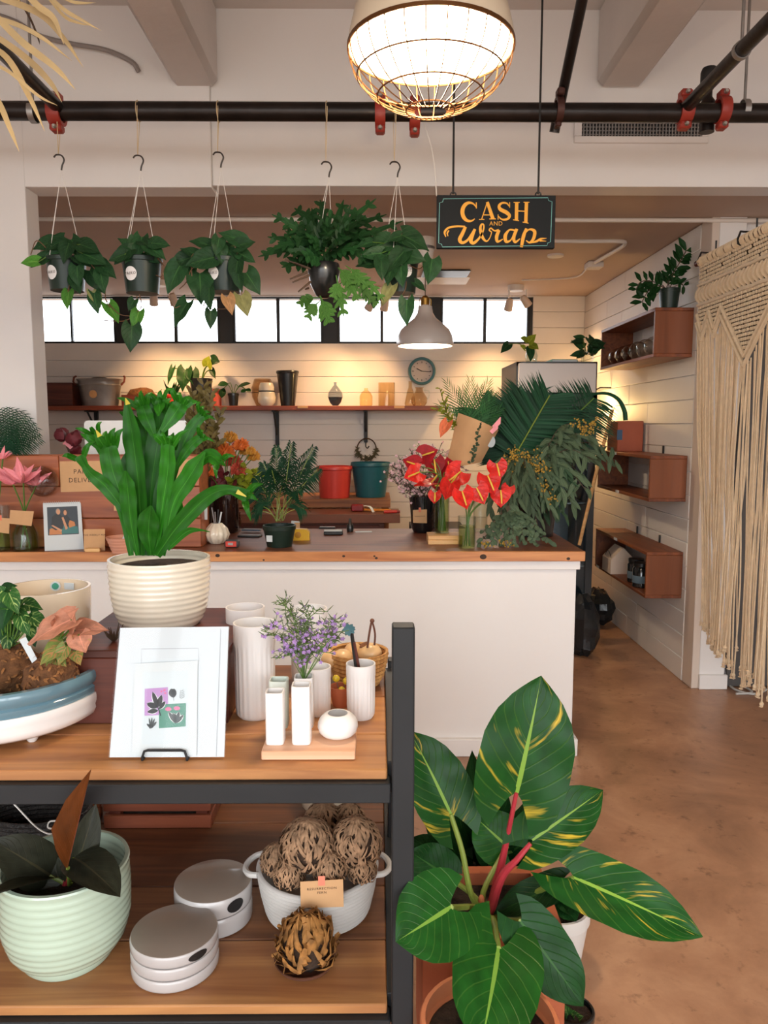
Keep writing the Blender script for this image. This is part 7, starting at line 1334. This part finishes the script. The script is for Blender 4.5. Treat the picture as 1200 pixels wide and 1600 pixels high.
part('loose_string', G().tube(spline([P(5, 1238, 1.9), P(30, 1265, 1.88), P(60, 1295, 1.88), P(85, 1303, 1.88), P(110, 1285, 1.88)], 5), .0022, 5), M_nylon, t); part('loose_string', G().tube(spline([P(108, 1285, 1.88), P(80, 1283, 1.88), P(75, 1293, 1.88), P(88, 1296, 1.88)], 5), .0022, 5), M_nylon, t)
t = thing('air_plant', 'grey curly air plant beside the mint pot at the photo edge', 'plant', on(0, 1420, Lw)); c = P(-12, 1372, 1.62); 
for i in range(26): a = R.uniform(0, 6.28); d = V((cos(a), -.3, sin(a))); b = c + d*.05; part('leaf', G().strap(spline([c, b, b + V((R.uniform(-.02, .02), -.01, -.02)), b + d*.012 + V((0, 0, -.035))], 3), [.003, .0025, .002, .0004], (0, -1, .3), .1, 3), mat('grey_curl', '8a7c6a', .8), t)
for i, x in enumerate((384, 430)):
    c = V((P(x, 1246, 2.28).x, 2.28, Lw)); t = thing('wine_glass', 'clear drinking glass at the back of the lower shelf, %s' % ('beside the slatted crate' if i == 0 else 'beside the pale round vase'), 'glass', c); part('foot', G().lathe(c, [(0, 0), (.034, .0), (.034, .003), (.006, .008), (.004, .05)], 24), M_glass, t); part('bowl', G().lathe(c, [(.004, .05), (.03, .075), (.036, .12), (.032, .16)], 24, ring=False), M_glass, t)
c = V((P(515, 1262, 2.2).x, 2.2, Lw)); t = thing('round_vase', 'pale beige round vase at the back of the lower shelf', 'vase', c); part('body', G().lathe(c, vessel([(.06, 0), (.085, .03), (.10, .09), (.09, .17), (.05, .22), (.045, .23)], .005), 32), M_beige, t)

# ---------------- plants beside the cart ----------------
def bigpot(name, lab, x, yrim, w, d, ybot_h, m, t_=.008, taper=.78): c = V((P(x, yrim, d).x, d, 0.0)); k = mp(d, yrim); h = P(x, yrim, d).z; r = w/2*k; o = thing(name, lab, 'pot', c); part('body', G().lathe(c, vessel([(r*taper, 0), (r*.97, h - .04), (r*1.02, h - .036), (r*1.02, h - .004), (r, h)], t_), 44), m, o); part('soil', G().lathe(c, [(r*.9, h - .04), (0, h - .03)], 24), M_soil, o); return o, c, r, h
# square terracotta planter with the philodendron
zt = .40; X0, X1, Y0, Y1 = .10, .425, 1.615, 1.90; th = .032; cT = V(((X0+X1)/2, (Y0+Y1)/2, 0))
t = thing('philodendron', 'large variegated philodendron in a square terracotta planter on the floor', 'plant', cT)
part('planter', G().prism([(X0, Y0, 0), (X1, Y0, 0), (X1, Y0 + th, 0), (X0, Y0 + th, 0)], (0, 0, zt)).prism([(X0, Y1 - th, 0), (X1, Y1 - th, 0), (X1, Y1, 0), (X0, Y1, 0)], (0, 0, zt)).prism([(X0, Y0 + th, 0), (X0 + th, Y0 + th, 0), (X0 + th, Y1 - th, 0), (X0, Y1 - th, 0)], (0, 0, zt)).prism([(X1 - th, Y0 + th, 0), (X1, Y0 + th, 0), (X1, Y1 - th, 0), (X1 - th, Y1 - th, 0)], (0, 0, zt)).prism([(X0 + th, Y0 + th, 0), (X1 - th, Y0 + th, 0), (X1 - th, Y1 - th, 0), (X0 + th, Y1 - th, 0)], (0, 0, .03)), M_terra, t)
part('soil', G().bx(X0 + th + .0005, X1 - th - .0005, Y0 + th + .0005, Y1 - th - .0005, .3, zt - .03, .004), M_soil, t)
SB = V((P(764, 1425, 1.74).x, 1.74, zt - .035)); k = mp(1.6, 1300)
lphil = [leafmesh('ovate', L_phil, .33, .10, .14, 16, .02, i) for i in range(4)]; lpl = [leafmesh('ovate', L_philp, .40, .10, .12, 16, .02, i) for i in range(3)]; ldk = leafmesh('ovate', L_darkl, .25, .1, .12, 14, .02)
def bl_(b, e, w, db, de, me, f, pet=None, pm=M_petg, pr=(.008, .006)):
    B_, E_ = P(*b, db), P(*e, de); leaf(t, me, B_, E_, f, w*mp((db + de)/2, (b[1] + e[1])/2))
    if pet: part('petiole', G().tube(spline([SB] + [P(x, y, d) for x, y, d in pet] + [B_], 5), list(pr), 8), pm, t)
bl_((807, 1238), (846, 1056), 146, 1.66, 1.70, lphil[0], (-.1, -1, .12), [(788, 1330, 1.70)], M_petio, (.013, .010, .006, .005))
part('new_petiole', G().tube(spline([SB, P(783, 1372, 1.68), P(806, 1345, 1.66), P(829, 1318, 1.66)], 5), [.012, .010, .007, .005], 8), M_petio, t)
bl_((704, 1272), (640, 1142), 98, 1.72, 1.78, lphil[1], (.3, -1, .25), [(737, 1400, 1.70), (722, 1330, 1.71)])
bl_((832, 1312), (942, 1234), 88, 1.68, 1.72, lphil[2], (-.2, -1, .45), None); bl_((792, 1322), (742, 1276), 80, 1.84, 1.88, lpl[0], (.1, -1, .3), [(755, 1395, 1.74)])
bl_((897, 1371), (1098, 1464), 100, 1.64, 1.52, lphil[3], (-.1, -.8, .75), [(810, 1410, 1.72), (850, 1388, 1.68)]); bl_((704, 1418), (618, 1472), 132, 1.40, 1.335, lpl[1], (.0, -.8, .6), [(745, 1418, 1.66)])
bl_((779, 1482), (748, 1650), 150, 1.50, 1.30, lpl[2], (.05, -.8, .55), [(772, 1440, 1.62)]); bl_((814, 1440), (912, 1572), 92, 1.56, 1.50, ldk, (-.1, -.8, .6), [(790, 1438, 1.66)]); bl_((875, 1382), (772, 1428), 52, 1.68, 1.70, ldk, (.2, -.6, .9)); bl_((700, 1370), (640, 1330), 70, 1.80, 1.86, ldk, (.2, -1, .5), [(740, 1400, 1.76)])
part('leaf_sheath', G().ball(P(752, 1407, 1.72), .010, 8, 6, (.8, .8, 1.5)), M_terra2, t); part('stub', G().tube([SB, P(790, 1440, 1.70), P(812, 1438, 1.68)], [.012, .011, .010], 8), M_petg, t)
# other pots round it
o, c, r, h = bigpot('terracotta_pot', 'round pale terracotta pot in front of the square planter', 765, 1592, 214, 1.37, 0, M_terra2)
o, c, r, h = bigpot('dark_planter', 'round dark planter pot behind the terracotta planter', 754, 1332, 170, 2.22, 0, M_potb); t = o; t['category'] = 'plant'; t['label'] = 'dark broad-leaved plant in a round black planter behind the philodendron'; t.name = 'potted_plant'
top = c + V((0, 0, h - .03))
for b, e, w in (((745, 1325), (738, 1172), 44), ((715, 1330), (668, 1250), 60), ((790, 1325), (836, 1240), 60), ((760, 1320), (778, 1215), 60), ((730, 1330), (700, 1205), 50), ((800, 1330), (850, 1292), 56), ((690, 1335), (642, 1308), 50), ((765, 1330), (740, 1235), 60)): B_ = P(*b, 2.2); part('stem', G().tube([top, B_], .005, 6), M_stem, t); leaf(t, ldk, B_, P(*e, 2.2 + R.uniform(-.08, .1)), V((R.uniform(-.4, .4), -1, .3)), w*mp(2.2, 1280))
o, c, r, h = bigpot('white_pot', 'pale grey round pot with dark leaves beside the terracotta planter', 868, 1412, 104, 2.04, 0, mat('pale_grey_pot', 'd8d4ce', .6), taper=.72); t = o; t['category'] = 'plant'; t.name = 'potted_plant'; top = c + V((0, 0, h - .03))
for b, e, w in (((875, 1412), (900, 1440), 44), ((870, 1405), (905, 1385), 44), ((860, 1405), (850, 1380), 50), ((885, 1405), (890, 1430), 40), ((880, 1400), (912, 1405), 36)): leaf(t, ldk, P(*b, 2.02), P(*e, 1.96), V((R.uniform(-.3, .3), -.8, .7)), w*mp(2, 1400)); part('stem', G().tube([top, P(*b, 2.02)], .003, 5), M_stem, t)
c = V((P(893, 1598, 1.80).x, 1.80, 0)); t = potplant('small_plant', 'small leafy plant in a black pot low on the floor by the planter', 'plant', c, .055, .075, M_potb); c0 = c + V((0, 0, .065))
for b, e, w in (((888, 1592), (880, 1568), 20), ((895, 1594), (912, 1588), 26), ((890, 1596), (874, 1592), 22), ((898, 1598), (905, 1606), 26), ((893, 1590), (898, 1578), 18)): leaf(t, ls[0], P(*b, 1.80), P(*e, 1.77), V((R.uniform(-.3, .3), -.7, .8)), w*mp(1.8, 1590)); part('stem', G().tube([c0, P(*b, 1.80)], .002, 4), M_stem, t)
